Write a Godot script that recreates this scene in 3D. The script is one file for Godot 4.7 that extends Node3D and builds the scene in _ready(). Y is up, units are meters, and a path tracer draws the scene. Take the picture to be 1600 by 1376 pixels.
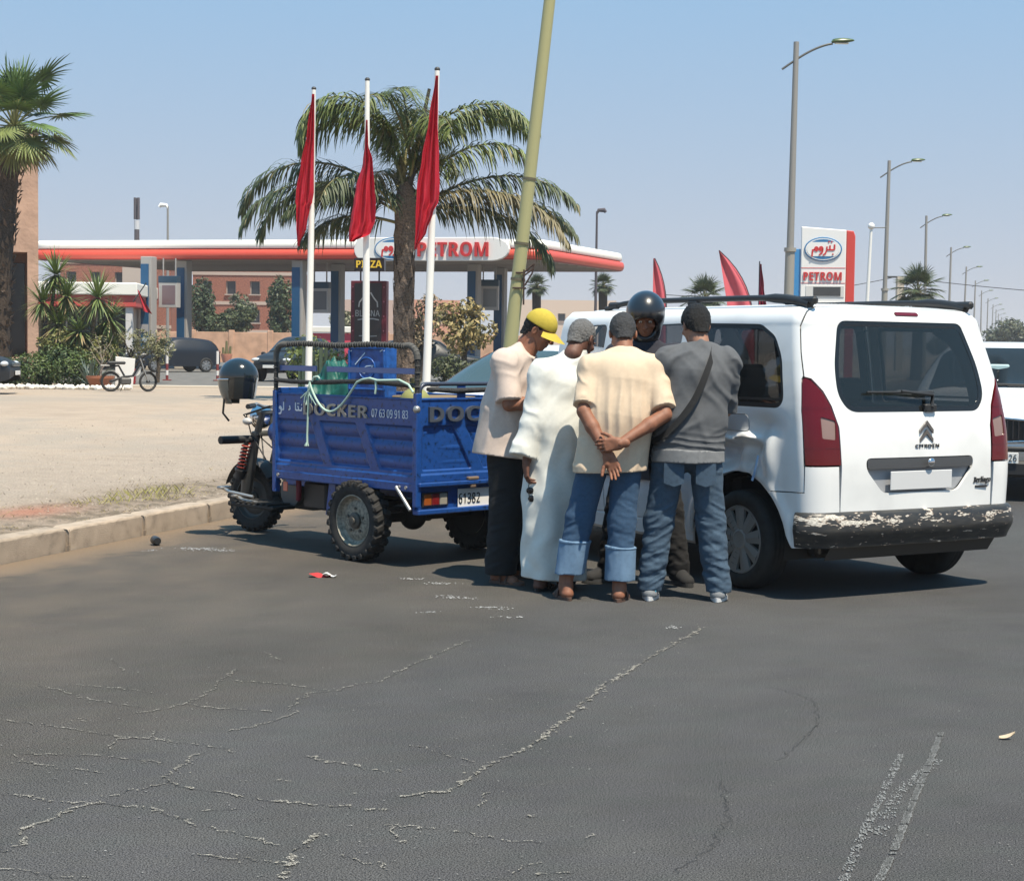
extends Node3D

var rng := RandomNumberGenerator.new()
var mats := {}
var texs := {}

func _ready():
	rng.seed = 7
	setup_view()
	build_ground()
	build_station()
	build_background()
	build_vegetation()
	build_street_furniture()
	build_tricycle()
	build_van()
	build_other_cars()
	build_people()
	build_small_things()

func setup_view():
	var cam := Camera3D.new()
	cam.name = "camera"
	cam.fov = 29.65
	cam.near = 0.1
	cam.far = 4000.0
	add_child(cam)
	cam.transform = Transform3D(Basis.from_euler(Vector3(0, 0, 0)), Vector3(0, 1.5, 0))
	var p := atan(143.0 / 2600.0)
	var roll := deg_to_rad(0.7)
	cam.basis = Basis(Vector3(1, 0, 0), -p) * Basis(Vector3(0, 0, 1), roll)
	cam.current = true
	var sky_m := ProceduralSkyMaterial.new()
	sky_m.sky_top_color = lin(0.165 / 1.45, 0.475 / 1.45, 0.83 / 1.45)
	sky_m.sky_horizon_color = lin(0.63 / 1.45, 0.63 / 1.45, 0.66 / 1.45)
	sky_m.sky_curve = 0.14
	sky_m.ground_bottom_color = Color(0.5, 0.45, 0.4)
	sky_m.ground_horizon_color = Color(0.75, 0.74, 0.76)
	sky_m.sun_angle_max = 1.0
	var sky := Sky.new()
	sky.sky_material = sky_m
	var env := Environment.new()
	env.background_mode = Environment.BG_SKY
	env.sky = sky
	env.tonemap_mode = Environment.TONE_MAPPER_LINEAR
	env.tonemap_exposure = 1.45
	env.sdfgi_enabled = true
	env.ssao_enabled = true
	env.ssil_enabled = true
	env.fog_enabled = true
	env.fog_density = 0.00042
	env.fog_light_color = Color(0.78, 0.78, 0.79)
	var we := WorldEnvironment.new()
	we.name = "world_environment"
	we.environment = env
	add_child(we)
	var sun := DirectionalLight3D.new()
	sun.name = "sun"
	sun.light_energy = 1.6
	sun.light_color = Color(1.0, 0.955, 0.875)
	sun.light_angular_distance = 0.5
	sun.shadow_enabled = true
	add_child(sun)
	var el := deg_to_rad(66.0)
	var s := Vector3(0.6 * cos(el), sin(el), 0.8 * cos(el))
	sun.look_at_from_position(s * 50.0, Vector3.ZERO, Vector3(0, 0, -1))

# ------------------------------------------------------------------ mesh builder
class MB:
	var v := PackedVector3Array()
	var n := PackedVector3Array()
	var c := PackedColorArray()
	var u := PackedVector2Array()
	var ix := PackedInt32Array()
	var xf := Transform3D()
	var flip := false
	var col := Color.WHITE

	func at(t: Transform3D) -> MB:
		xf = t
		flip = t.basis.determinant() < 0
		return self

	func vt(p: Vector3, nn: Vector3, w := Vector2()) -> int:
		v.append(xf * p)
		n.append((xf.basis * nn).normalized())
		c.append(col)
		u.append(w)
		return v.size() - 1

	func ti(a: int, b: int, d: int):
		ix.append(a)
		ix.append(b if flip else d)
		ix.append(d if flip else b)

	func tri(a: Vector3, b: Vector3, d: Vector3):
		var m := (b - a).cross(d - a)
		if m.length_squared() < 1e-16:
			return
		m = m.normalized()
		ti(vt(a, m), vt(b, m), vt(d, m))

	func quad(a: Vector3, b: Vector3, d: Vector3, e: Vector3):
		var m := (d - a).cross(e - b)
		if m.length_squared() < 1e-16:
			return
		m = m.normalized()
		var i := vt(a, m, Vector2(0, 0))
		vt(b, m, Vector2(1, 0))
		vt(d, m, Vector2(1, 1))
		vt(e, m, Vector2(0, 1))
		ti(i, i + 1, i + 2)
		ti(i, i + 2, i + 3)

	func box(o: Vector3, size: Vector3, bev := 0.0, rot := Basis()):
		var h := size * 0.5
		var b: float = minf(bev, minf(h.x, minf(h.y, h.z)) * 0.9)
		if b <= 0.0:
			for ax in 3:
				for sg in [-1.0, 1.0]:
					var a := Vector3.ZERO
					a[ax] = sg * h[ax]
					var e := Vector3.ZERO
					e[(ax + 1) % 3] = h[(ax + 1) % 3]
					var f := Vector3.ZERO
					f[(ax + 2) % 3] = h[(ax + 2) % 3] * sg
					quad(o + rot * (a - e - f), o + rot * (a + e - f), o + rot * (a + e + f), o + rot * (a - e + f))
			return
		for ax in 3:
			var p := (ax + 1) % 3
			var q := (ax + 2) % 3
			for sg in [-1.0, 1.0]:
				var pts := []
				for k in [[-1, -1], [1, -1], [1, 1], [-1, 1]]:
					var w := Vector3.ZERO
					w[ax] = sg * h[ax]
					w[p] = k[0] * (h[p] - b)
					w[q] = k[1] * (h[q] - b) * sg
					pts.append(o + rot * w)
				quad(pts[0], pts[1], pts[2], pts[3])
			for s1 in [-1.0, 1.0]:
				for s2 in [-1.0, 1.0]:
					var w := []
					for k in [[0, -1], [0, 1], [1, 1], [1, -1]]:
						var z := Vector3.ZERO
						z[ax] = k[1] * (h[ax] - b)
						z[p] = s1 * (h[p] - (b if k[0] == 0 else 0.0))
						z[q] = s2 * (h[q] - (0.0 if k[0] == 0 else b))
						w.append(o + rot * z)
					if s1 * s2 > 0:
						quad(w[0], w[3], w[2], w[1]) if true else null
					else:
						quad(w[0], w[1], w[2], w[3])
		for sx in [-1.0, 1.0]:
			for sy in [-1.0, 1.0]:
				for sz in [-1.0, 1.0]:
					var a := o + rot * Vector3(sx * h.x, sy * (h.y - b), sz * (h.z - b))
					var d := o + rot * Vector3(sx * (h.x - b), sy * h.y, sz * (h.z - b))
					var e := o + rot * Vector3(sx * (h.x - b), sy * (h.y - b), sz * h.z)
					if sx * sy * sz > 0:
						tri(a, d, e)
					else:
						tri(a, e, d)

	# swept round tube; r is a float or a list of radii
	func tube(pts: Array, r, seg := 8, caps := true, flat := 1.0):
		var k := pts.size()
		var up := Vector3.UP
		var d0: Vector3 = (pts[1] - pts[0]).normalized()
		if absf(d0.dot(up)) > 0.95:
			up = Vector3.RIGHT
		var side := d0.cross(up).normalized()
		var rings := []
		for i in k:
			var a: Vector3 = pts[maxi(i - 1, 0)]
			var b: Vector3 = pts[mini(i + 1, k - 1)]
			var d := (b - a).normalized()
			side = (side - d * side.dot(d)).normalized()
			var oth := d.cross(side)
			var rr: float = r[i] if r is Array else r
			var ring := []
			for j in seg:
				var an := TAU * j / seg
				var nn := side * cos(an) + oth * sin(an) * flat
				ring.append(vt(pts[i] + nn * rr, nn, Vector2(float(j) / seg, float(i) / k)))
			rings.append(ring)
		for i in k - 1:
			for j in seg:
				var j2 := (j + 1) % seg
				ti(rings[i][j], rings[i][j2], rings[i + 1][j2])
				ti(rings[i][j], rings[i + 1][j2], rings[i + 1][j])
		if caps:
			for e in [0, k - 1]:
				var d: Vector3 = (pts[0] - pts[1]).normalized() if e == 0 else (pts[k - 1] - pts[k - 2]).normalized()
				var cc := vt(pts[e], d)
				var cr := []
				for j in seg:
					var w: Vector3 = xf.affine_inverse() * v[rings[e][j]]
					cr.append(vt(w, d))
				for j in seg:
					if e == 0:
						ti(cc, cr[(j + 1) % seg], cr[j])
					else:
						ti(cc, cr[j], cr[(j + 1) % seg])

	# profile points (radius, height) turned round the y axis of t
	func lathe(prof: Array, seg := 24, t := Transform3D(), crease := 0.75):
		var k := prof.size()
		for i in k - 1:
			var a: Vector2 = prof[i]
			var b: Vector2 = prof[i + 1]
			if a.distance_to(b) < 1e-6:
				continue
			var m := Vector2(b.y - a.y, a.x - b.x).normalized()
			var ma := m
			var mb := m
			if i > 0:
				var z: Vector2 = prof[i - 1]
				var m2 := Vector2(a.y - z.y, z.x - a.x).normalized()
				if m2.dot(m) > crease:
					ma = (m + m2).normalized()
			if i < k - 2:
				var z: Vector2 = prof[i + 2]
				var m2 := Vector2(z.y - b.y, b.x - z.x).normalized()
				if m2.dot(m) > crease:
					mb = (m + m2).normalized()
			var first := v.size()
			for j in seg + 1:
				var an := TAU * j / seg
				var cs := cos(an)
				var sn := sin(an)
				vt(t * Vector3(a.x * cs, a.y, a.x * sn), t.basis * Vector3(ma.x * cs, ma.y, ma.x * sn), Vector2(float(j) / seg, float(i) / k))
				vt(t * Vector3(b.x * cs, b.y, b.x * sn), t.basis * Vector3(mb.x * cs, mb.y, mb.x * sn), Vector2(float(j) / seg, float(i + 1) / k))
			for j in seg:
				var q := first + j * 2
				ti(q, q + 1, q + 3)
				ti(q, q + 3, q + 2)

	func ball(o: Vector3, rad: Vector3, seg := 14, rings := 8, rot := Basis()):
		var first := v.size()
		for i in rings + 1:
			var th := PI * i / rings
			for j in seg + 1:
				var ph := TAU * j / seg
				var d := Vector3(sin(th) * cos(ph), cos(th), sin(th) * sin(ph))
				vt(o + rot * (d * rad), rot * (d / rad).normalized(), Vector2(float(j) / seg, float(i) / rings))
		for i in rings:
			for j in seg:
				var a := first + i * (seg + 1) + j
				var b := a + seg + 1
				ti(a, a + 1, b + 1)
				ti(a, b + 1, b)

	# polygon (x, y) pushed along z from z0 to z1
	func prism(poly: PackedVector2Array, z0: float, z1: float, bev := 0.0):
		var p := poly
		if Geometry2D.is_polygon_clockwise(p):
			p = p.duplicate()
			p.reverse()
		var top := p
		if bev > 0.0:
			var o := Geometry2D.offset_polygon(p, -bev)
			if o.size() == 1 and o[0].size() == p.size():
				top = o[0]
				# line the shrunk outline up with the outer one
				var best := 0
				for i in top.size():
					if top[i].distance_to(p[0]) < top[best].distance_to(p[0]):
						best = i
				var r := PackedVector2Array()
				for i in top.size():
					r.append(top[(best + i) % top.size()])
				if Geometry2D.is_polygon_clockwise(r):
					var r2 := PackedVector2Array([r[0]])
					for i in range(r.size() - 1, 0, -1):
						r2.append(r[i])
					r = r2
				top = r
			else:
				bev = 0.0
		var tr := Geometry2D.triangulate_polygon(top)
		for i in range(0, tr.size(), 3):
			var a := top[tr[i]]
			var b := top[tr[i + 1]]
			var d := top[tr[i + 2]]
			if (b - a).cross(d - a) < 0:
				var w := b
				b = d
				d = w
			tri(Vector3(a.x, a.y, z1), Vector3(b.x, b.y, z1), Vector3(d.x, d.y, z1))
			tri(Vector3(a.x, a.y, z0), Vector3(d.x, d.y, z0), Vector3(b.x, b.y, z0))
		var zb := z1 - bev
		for i in p.size():
			var a := p[i]
			var b := p[(i + 1) % p.size()]
			quad(Vector3(a.x, a.y, z0), Vector3(b.x, b.y, z0), Vector3(b.x, b.y, zb), Vector3(a.x, a.y, zb))
			if bev > 0.0:
				var e := top[i]
				var f := top[(i + 1) % p.size()]
				quad(Vector3(a.x, a.y, zb), Vector3(b.x, b.y, zb), Vector3(f.x, f.y, z1), Vector3(e.x, e.y, z1))

	# smooth surface from f(i, j) -> Vector3 on a lattice of (nu+1) x (nv+1) points
	func sheet(f: Callable, nu: int, nv: int, turn := false):
		var p := PackedVector3Array()
		p.resize((nu + 1) * (nv + 1))
		for i in nu + 1:
			for j in nv + 1:
				p[i * (nv + 1) + j] = f.call(float(i) / nu, float(j) / nv)
		var first := v.size()
		for i in nu + 1:
			for j in nv + 1:
				var du := p[mini(i + 1, nu) * (nv + 1) + j] - p[maxi(i - 1, 0) * (nv + 1) + j]
				var dv := p[i * (nv + 1) + mini(j + 1, nv)] - p[i * (nv + 1) + maxi(j - 1, 0)]
				var m := du.cross(dv)
				if m.length_squared() < 1e-14:
					m = Vector3.UP
				if turn:
					m = -m
				vt(p[i * (nv + 1) + j], m.normalized(), Vector2(float(i) / nu, float(j) / nv))
		for i in nu:
			for j in nv:
				var a := first + i * (nv + 1) + j
				var b := a + nv + 1
				if turn:
					ti(a, b + 1, b)
					ti(a, a + 1, b + 1)
				else:
					ti(a, b, b + 1)
					ti(a, b + 1, a + 1)

	# a piece of a curved skin: poly lies in the plane that f maps to space; off pushes it out along the skin, edge turns its rim inwards
	func skin(poly: PackedVector2Array, f: Callable, cell: float, holes := [], off := 0.0, edge := 0.012, turn := false):
		var p := poly
		if Geometry2D.is_polygon_clockwise(p):
			p = p.duplicate()
			p.reverse()
		var lo := p[0]
		var hi := p[0]
		for q in p:
			lo = lo.min(q)
			hi = hi.max(q)
		var nx := int(ceil((hi.x - lo.x) / cell))
		var ny := int(ceil((hi.y - lo.y) / cell))
		var cut := {}
		for ring in [p] + holes:
			for i in ring.size():
				var a: Vector2 = ring[i]
				var b: Vector2 = ring[(i + 1) % ring.size()]
				var steps := int(a.distance_to(b) / (cell * 0.15)) + 2
				for k in steps + 1:
					var q := (a.lerp(b, float(k) / steps) - lo) / cell
					var qi := Vector2i(int(floor(q.x)), int(floor(q.y)))
					cut[qi] = true
					for dx in [-1, 0, 1]:
						for dy in [-1, 0, 1]:
							var e: Vector2 = q + Vector2(dx, dy) * 0.08
							cut[Vector2i(int(floor(e.x)), int(floor(e.y)))] = true
		var known := {}
		var put := func(q: Vector2) -> int:
			var key := Vector2i(roundi(q.x * 20000.0), roundi(q.y * 20000.0))
			if known.has(key):
				return known[key]
			var e := 0.004
			var a: Vector3 = f.call(q)
			var du: Vector3 = f.call(q + Vector2(e, 0)) - f.call(q - Vector2(e, 0))
			var dv: Vector3 = f.call(q + Vector2(0, e)) - f.call(q - Vector2(0, e))
			var m := du.cross(dv).normalized()
			if turn:
				m = -m
			known[key] = vt(a + m * off, m, q)
			return known[key]
		for ixx in nx:
			for iy in ny:
				var o := lo + Vector2(ixx, iy) * cell
				var sq := PackedVector2Array([o, o + Vector2(cell, 0), o + Vector2(cell, cell), o + Vector2(0, cell)])
				if not cut.has(Vector2i(ixx, iy)):
					var mid := o + Vector2(cell, cell) * 0.5
					if not Geometry2D.is_point_in_polygon(mid, p):
						continue
					var gone := false
					for hl in holes:
						if Geometry2D.is_point_in_polygon(mid, hl):
							gone = true
					if gone:
						continue
					var a: int = put.call(sq[0])
					var b: int = put.call(sq[1])
					var d: int = put.call(sq[2])
					var e: int = put.call(sq[3])
					if turn:
						ti(a, d, b)
						ti(a, e, d)
					else:
						ti(a, b, d)
						ti(a, d, e)
					continue
				var bits: Array = Geometry2D.intersect_polygons(sq, p)
				for hl in holes:
					var nb := []
					for bit in bits:
						nb.append_array(Geometry2D.clip_polygons(bit, hl))
					bits = nb
				for bit in bits:
					if bit.size() < 3:
						continue
					var tr := Geometry2D.triangulate_polygon(bit)
					for i in range(0, tr.size(), 3):
						var a: Vector2 = bit[tr[i]]
						var b: Vector2 = bit[tr[i + 1]]
						var d: Vector2 = bit[tr[i + 2]]
						if ((b - a).cross(d - a) < 0) != turn:
							var w := b
							b = d
							d = w
						ti(put.call(a), put.call(b), put.call(d))
		if edge > 0.0:
			var hs := []
			for hl in holes:
				var r: PackedVector2Array = hl.duplicate()
				if not Geometry2D.is_polygon_clockwise(r):
					r.reverse()
				hs.append(r)
			for ring in [p] + hs:
				for i in ring.size():
					var a: Vector2 = ring[i]
					var b: Vector2 = ring[(i + 1) % ring.size()]
					var steps := maxi(1, int(ceil(a.distance_to(b) / cell)))
					for k in steps:
						var q0 := a.lerp(b, float(k) / steps)
						var q1 := a.lerp(b, float(k + 1) / steps)
						var p0: Vector3 = f.call(q0)
						var p1: Vector3 = f.call(q1)
						var e := 0.004
						var du: Vector3 = f.call(q0 + Vector2(e, 0)) - f.call(q0 - Vector2(e, 0))
						var dv: Vector3 = f.call(q0 + Vector2(0, e)) - f.call(q0 - Vector2(0, e))
						var m := du.cross(dv).normalized()
						if turn:
							m = -m
							quad(p0 + m * off, p1 + m * off, p1 + m * (off - edge), p0 + m * (off - edge))
						else:
							quad(p1 + m * off, p0 + m * off, p0 + m * (off - edge), p1 + m * (off - edge))

	func mesh() -> ArrayMesh:
		var a := []
		a.resize(Mesh.ARRAY_MAX)
		a[Mesh.ARRAY_VERTEX] = v
		a[Mesh.ARRAY_NORMAL] = n
		a[Mesh.ARRAY_COLOR] = c
		a[Mesh.ARRAY_TEX_UV] = u
		a[Mesh.ARRAY_INDEX] = ix
		var m := ArrayMesh.new()
		if ix.size():
			m.add_surface_from_arrays(Mesh.PRIMITIVE_TRIANGLES, a)
		return m

# ------------------------------------------------------------------ scene helpers
func put(called: String, mb, mat: Material, parent: Node = null) -> MeshInstance3D:
	var o := MeshInstance3D.new()
	o.name = called
	o.mesh = mb.mesh() if mb is MB else mb
	o.material_override = mat
	(parent if parent else self).add_child(o, true)
	return o

func thing(called: String, label: String, category: String, at := Vector3.ZERO, turn := 0.0, group := "") -> Node3D:
	var o := Node3D.new()
	o.name = called
	add_child(o, true)
	o.position = at
	o.rotation.y = turn
	tag(o, label, category, group)
	return o

func tag(o: Node, label: String, category: String, group := ""):
	o.set_meta("label", label)
	o.set_meta("category", category)
	if group:
		o.set_meta("group", group)

func kind(o: Node, k: String) -> Node:
	o.set_meta("kind", k)
	return o

func copy(o: Node3D, at: Vector3, turn: float, label := "") -> Node3D:
	var r: Node3D = o.duplicate()
	r.name = String(o.name).rstrip("0123456789")
	add_child(r, true)
	r.position = at
	r.rotation.y = turn
	if label:
		r.set_meta("label", label)
	return r

func lin(r: float, g: float, b: float, a := 1.0) -> Color:
	var c := Color(r, g, b).linear_to_srgb()
	c.a = a
	return c

func mat(key: String, r: float, g: float, b: float, rough := 0.6, metal := 0.0) -> StandardMaterial3D:
	if mats.has(key):
		return mats[key]
	var m := StandardMaterial3D.new()
	m.resource_name = key
	m.albedo_color = lin(r, g, b)
	m.roughness = rough
	m.metallic = metal
	mats[key] = m
	return m

func paint(key: String, r: float, g: float, b: float, rough := 0.35) -> StandardMaterial3D:
	var m := mat(key, r, g, b, rough)
	m.clearcoat_enabled = true
	m.clearcoat = 0.7
	m.clearcoat_roughness = 0.08
	return m

func glass(key: String, r: float, g: float, b: float, a: float) -> StandardMaterial3D:
	var m := mat(key, r, g, b, 0.04)
	m.albedo_color.a = a
	m.transparency = BaseMaterial3D.TRANSPARENCY_ALPHA
	return m

func noise(sd: int, freq: float, octaves := 4, type := FastNoiseLite.TYPE_SIMPLEX_SMOOTH) -> FastNoiseLite:
	var f := FastNoiseLite.new()
	f.seed = sd
	f.frequency = freq
	f.noise_type = type
	f.fractal_octaves = octaves
	return f

# a tiling tone texture; stops are [offset, grey or Color]
func tone_tex(sd: int, freq: float, stops: Array, octaves := 4, size := 512) -> NoiseTexture2D:
	var t := NoiseTexture2D.new()
	t.width = size
	t.height = size
	t.seamless = freq < 0.03
	t.noise = noise(sd, freq, octaves)
	var g := Gradient.new()
	var offs := PackedFloat32Array()
	var cols := PackedColorArray()
	for s in stops:
		offs.append(s[0])
		cols.append(s[1] if s[1] is Color else Color(s[1], s[1], s[1]))
	g.offsets = offs
	g.colors = cols
	t.color_ramp = g
	return t

func bump_tex(sd: int, freq: float, octaves := 4, strength := 4.0, size := 512) -> NoiseTexture2D:
	var t := NoiseTexture2D.new()
	t.width = size
	t.height = size
	t.seamless = freq < 0.03
	t.as_normal_map = true
	t.bump_strength = strength
	t.noise = noise(sd, freq, octaves)
	return t

# gives a material fine tone and relief without needing uvs; scale is tiles per metre
func grain(m: StandardMaterial3D, tone: Texture2D, bump: Texture2D, scale: float, depth := 1.0, world := false) -> StandardMaterial3D:
	m.uv1_triplanar = true
	m.uv1_world_triplanar = world
	m.uv1_scale = Vector3(scale, scale, scale)
	if tone:
		m.albedo_texture = tone
	if bump:
		m.normal_enabled = true
		m.normal_texture = bump
		m.normal_scale = depth
	return m

func tinted(m: StandardMaterial3D) -> StandardMaterial3D:
	m.vertex_color_use_as_albedo = true
	return m

func pv(a: Array) -> PackedVector2Array:
	var r := PackedVector2Array()
	for i in range(0, a.size(), 2):
		r.append(Vector2(a[i], a[i + 1]))
	return r

# rounds the corners of an outline
func rounded(p: PackedVector2Array, r: float, steps := 5) -> PackedVector2Array:
	var out := PackedVector2Array()
	var k := p.size()
	for i in k:
		var a := p[(i - 1 + k) % k]
		var b := p[i]
		var d := p[(i + 1) % k]
		var ra := minf(r, a.distance_to(b) * 0.45)
		var rb := minf(r, d.distance_to(b) * 0.45)
		var s := b + (a - b).normalized() * ra
		var e := b + (d - b).normalized() * rb
		for j in steps + 1:
			var t := float(j) / steps
			out.append(s.lerp(b, t).lerp(b.lerp(e, t), t))
	return out

func oval(cx: float, cy: float, rx: float, ry: float, k := 28) -> PackedVector2Array:
	var out := PackedVector2Array()
	for i in k:
		out.append(Vector2(cx + rx * cos(TAU * i / k), cy + ry * sin(TAU * i / k)))
	return out

func lettering(called: String, words: String, height: float, width: float, depth: float, m: Material, parent: Node, t: Transform3D, font := "Droid Sans", bold := false) -> MeshInstance3D:
	var tm := TextMesh.new()
	var f := SystemFont.new()
	f.font_names = PackedStringArray([font])
	if bold:
		f.font_weight = 700
	tm.font = f
	tm.text = words
	tm.font_size = 64
	tm.pixel_size = 0.01
	tm.depth = 0.05
	tm.curve_step = 2.0
	var ab := tm.get_aabb()
	var o := MeshInstance3D.new()
	o.name = called
	o.mesh = tm
	o.material_override = m
	parent.add_child(o, true)
	var sc := Vector3(width / ab.size.x, height / ab.size.y, depth / 0.05)
	o.transform = t * Transform3D(Basis.from_scale(sc), -(ab.position + Vector3(ab.size.x, ab.size.y, 0) * 0.5) * Vector3(sc.x, sc.y, 0))
	return o

# brush strokes of a fixed width in the xy plane, used for letters that the fonts lack
func strokes(mb: MB, lines: Array, w: float, z: float):
	for ln in lines:
		var p: PackedVector2Array = ln
		if p.size() == 1:
			var d := w * 0.62
			mb.prism(PackedVector2Array([p[0] + Vector2(-d, 0), p[0] + Vector2(0, -d), p[0] + Vector2(d, 0), p[0] + Vector2(0, d)]), 0, z)
			continue
		for poly in Geometry2D.offset_polyline(p, w * 0.5, Geometry2D.JOIN_ROUND, Geometry2D.END_ROUND):
			if not Geometry2D.is_polygon_clockwise(poly):
				mb.prism(poly, 0, z)

func arc(cx: float, cy: float, rx: float, ry: float, a0: float, a1: float, k := 10) -> PackedVector2Array:
	var out := PackedVector2Array()
	for i in k + 1:
		var a := deg_to_rad(lerpf(a0, a1, float(i) / k))
		out.append(Vector2(cx + rx * cos(a), cy + ry * sin(a)))
	return out

# the road runs along this line: its kerb passes x at depth z
func kerb_x(z: float) -> float:
	return -3.45 + 0.31 * (-z - 11.17)

func along(deg: float) -> Basis:
	return Basis(Vector3.UP, deg_to_rad(deg))

func build_ground():
	var dirx = Vector3(0.31, 0, -1).normalized()
	var lat = Vector3(-dirx.z, 0, dirx.x)
	var k0 = Vector3(kerb_x(0.0), 0, 0)
	# far soil, one sheet to the horizon
	var soil = mat("dusty_soil", 0.36, 0.285, 0.215, 0.95)
	grain(soil, tone_tex(3, 0.012, [[0.0, 0.75], [0.5, 0.95], [1.0, 1.0]]), null, 0.12, 1.0, true)
	var g = MB.new()
	g.quad(Vector3(-1500, -0.03, 100), Vector3(1500, -0.03, 100), Vector3(1500, -0.03, -2500), Vector3(-1500, -0.03, -2500))
	kind(put("ground", g, soil), "structure")
	# road
	var n1 = noise(11, 0.35, 4)
	var n2 = noise(12, 2.2, 4)
	var n3 = noise(13, 6.0, 3)
	var asphalt = tinted(mat("asphalt", 1, 1, 1, 0.86))
	asphalt.metallic_specular = 0.35
	grain(asphalt, tone_tex(5, 0.17, [[0.0, 0.1], [0.36, 0.56], [0.5, 0.82], [0.62, 0.97], [1.0, 1.0]], 5, 1024), bump_tex(6, 0.2, 5, 7.0, 1024), 0.8, 0.7, true)
	var road = MB.new()
	var ls = [0.0]
	while ls[-1] < 14.0:
		ls.append(ls[-1] + (0.045 if ls[-1] < 1.0 else 0.11 if ls[-1] < 6.5 else 0.4))
	var ss = [-8.0]
	while ss[-1] < 900.0:
		ss.append(ss[-1] + (0.6 if ss[-1] < 3.5 else 0.085 if ss[-1] < 16.0 else 0.6 if ss[-1] < 40.0 else 40.0))
	var idx = []
	for s in ss:
		var row = []
		for l in ls:
			var p = k0 + dirx * s + lat * l
			var a = n1.get_noise_2d(p.x, p.z)
			var b = n2.get_noise_2d(p.x * 1.0, p.z * 0.6)
			var f = n3.get_noise_2d(p.x, p.z)
			var tone = 0.12 * (1.0 + 0.2 * a + 0.13 * b + 0.10 * f)
			var c = Color(tone * 1.02, tone * 0.995, tone * 0.975)
			# older, browner surface left of the long seam
			var seam = 3.62 + 0.12 * (s - 8.0) + 0.25 * n1.get_noise_2d(p.z, 7.0)
			var old = 1.0 - smoothstep(seam - 0.35, seam + 0.2, l)
			c = c.lerp(Color(tone * 1.12, tone * 1.03, tone * 0.92), old)
			# sand blown into the gutter
			var w = 0.34 + 0.2 * b + 0.3 * a
			var sand = 1.0 - smoothstep(w * 0.3, w + 0.35 + 0.3 * f, l)
			var film = (1.0 - smoothstep(0.3, 3.4 + 1.1 * a, l)) * 0.36 * (0.75 + 0.7 * b)
			c = c.lerp(Color(0.36, 0.26, 0.175), clampf(maxf(sand * 0.95, film * 0.8), 0.0, 1.0))
			road.col = c
			p.y = 0.0
			row.append(road.vt(p, Vector3.UP))
		idx.append(row)
	for i in ss.size() - 1:
		for j in ls.size() - 1:
			road.ti(idx[i][j], idx[i][j + 1], idx[i + 1][j + 1])
			road.ti(idx[i][j], idx[i + 1][j + 1], idx[i + 1][j])
	var road_o = put("road", road, asphalt)
	kind(road_o, "structure")
	crack_lines(road_o)
	# kerb: single stones on a recessed footing
	var kerb = Node3D.new()
	kerb.name = "kerb"
	add_child(kerb, true)
	kind(kerb, "structure")
	var foot = mat("kerb_footing", 0.2, 0.155, 0.115, 0.95)
	var fb = MB.new()
	fb.at(Transform3D(Basis(dirx, Vector3.UP, lat), k0))
	fb.box(Vector3(200, 0.012, -0.112), Vector3(430, 0.045, 0.17))
	put("footing", fb, foot, kerb)
	var stone_m = []
	for i in 4:
		var t: float = [1.0, 0.92, 1.06, 0.97][i]
		var m = mat("kerb_stone_%d" % i, 0.42 * t, 0.335 * t, 0.255 * t, 0.92)
		grain(m, tone_tex(20 + i, 0.011, [[0.0, 0.72], [0.4, 0.92], [1.0, 1.0]], 5), bump_tex(24, 0.25, 3, 3.0), 0.9, 0.5, true)
		stone_m.append(m)
	var variants = []
	for q in 4:
		var sb = MB.new()
		var nn = noise(40 + q, 3.0, 3)
		# a cast stone with a worn rounded arris
		var prof = [Vector2(0.0, -0.10), Vector2(0.002, 0.1), Vector2(-0.006, 0.115), Vector2(-0.02, 0.122), Vector2(-0.155, 0.124), Vector2(-0.165, 0.10)]
		sb.sheet(func(a, b):
			var fi: float = b * (prof.size() - 1)
			var i0: int = mini(int(fi), prof.size() - 2)
			var pp: Vector2 = prof[i0].lerp(prof[i0 + 1], fi - i0)
			var x: float = (a - 0.5) * 1.05
			var e: float = smoothstep(0.475, 0.5, absf(a - 0.5)) * 0.016
			var wob: float = nn.get_noise_2d(x * 3.0, b * 2.0) * 0.0035
			return Vector3(x, 0.03 + pp.y + wob - (e if pp.y > 0.1 else 0.0), pp.x - e * (1.0 if pp.x > -0.05 else 0.0) + wob), 24, 15, true)
		for sx in [-1.0, 1.0]:
			var x: float = sx * 0.52
			sb.quad(Vector3(x, -0.07, 0.0), Vector3(x, 0.13, -0.01), Vector3(x, 0.14, -0.15), Vector3(x, -0.07, -0.16))
		variants.append(sb.mesh())
	var s0 = 4.0
	for i in 64:
		var st = MeshInstance3D.new()
		st.name = "kerb_stone"
		st.mesh = variants[i % 4]
		st.material_override = stone_m[(i * 7 + i / 3) % 4]
		kerb.add_child(st, true)
		var jit = sin(i * 12.9898) * 0.006
		st.transform = Transform3D(Basis(dirx, Vector3.UP, lat) * Basis(Vector3.UP, jit), k0 + dirx * (s0 + i * 1.095 + 0.35) + Vector3(0, 0.018 + jit, 0) + lat * (-0.012 + jit))
	var far = MB.new()
	far.at(Transform3D(Basis(dirx, Vector3.UP, lat), k0))
	far.box(Vector3(s0 + 64 * 1.095 + 165.0, 0.07, -0.09), Vector3(330, 0.16, 0.16), 0.02)
	kind(put("far_kerb_stones", far, stone_m[0], kerb), "stuff")
	# open dirt lot behind the kerb
	var dirt = tinted(mat("lot_dirt", 1, 1, 1, 0.95))
	grain(dirt, tone_tex(31, 0.07, [[0.0, 0.62], [0.4, 0.86], [0.7, 0.97], [1.0, 1.0]], 5, 1024), bump_tex(32, 0.06, 5, 6.0, 1024), 0.5, 0.9, true)
	var lot = MB.new()
	var bs = []
	var bl = 0.15
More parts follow.
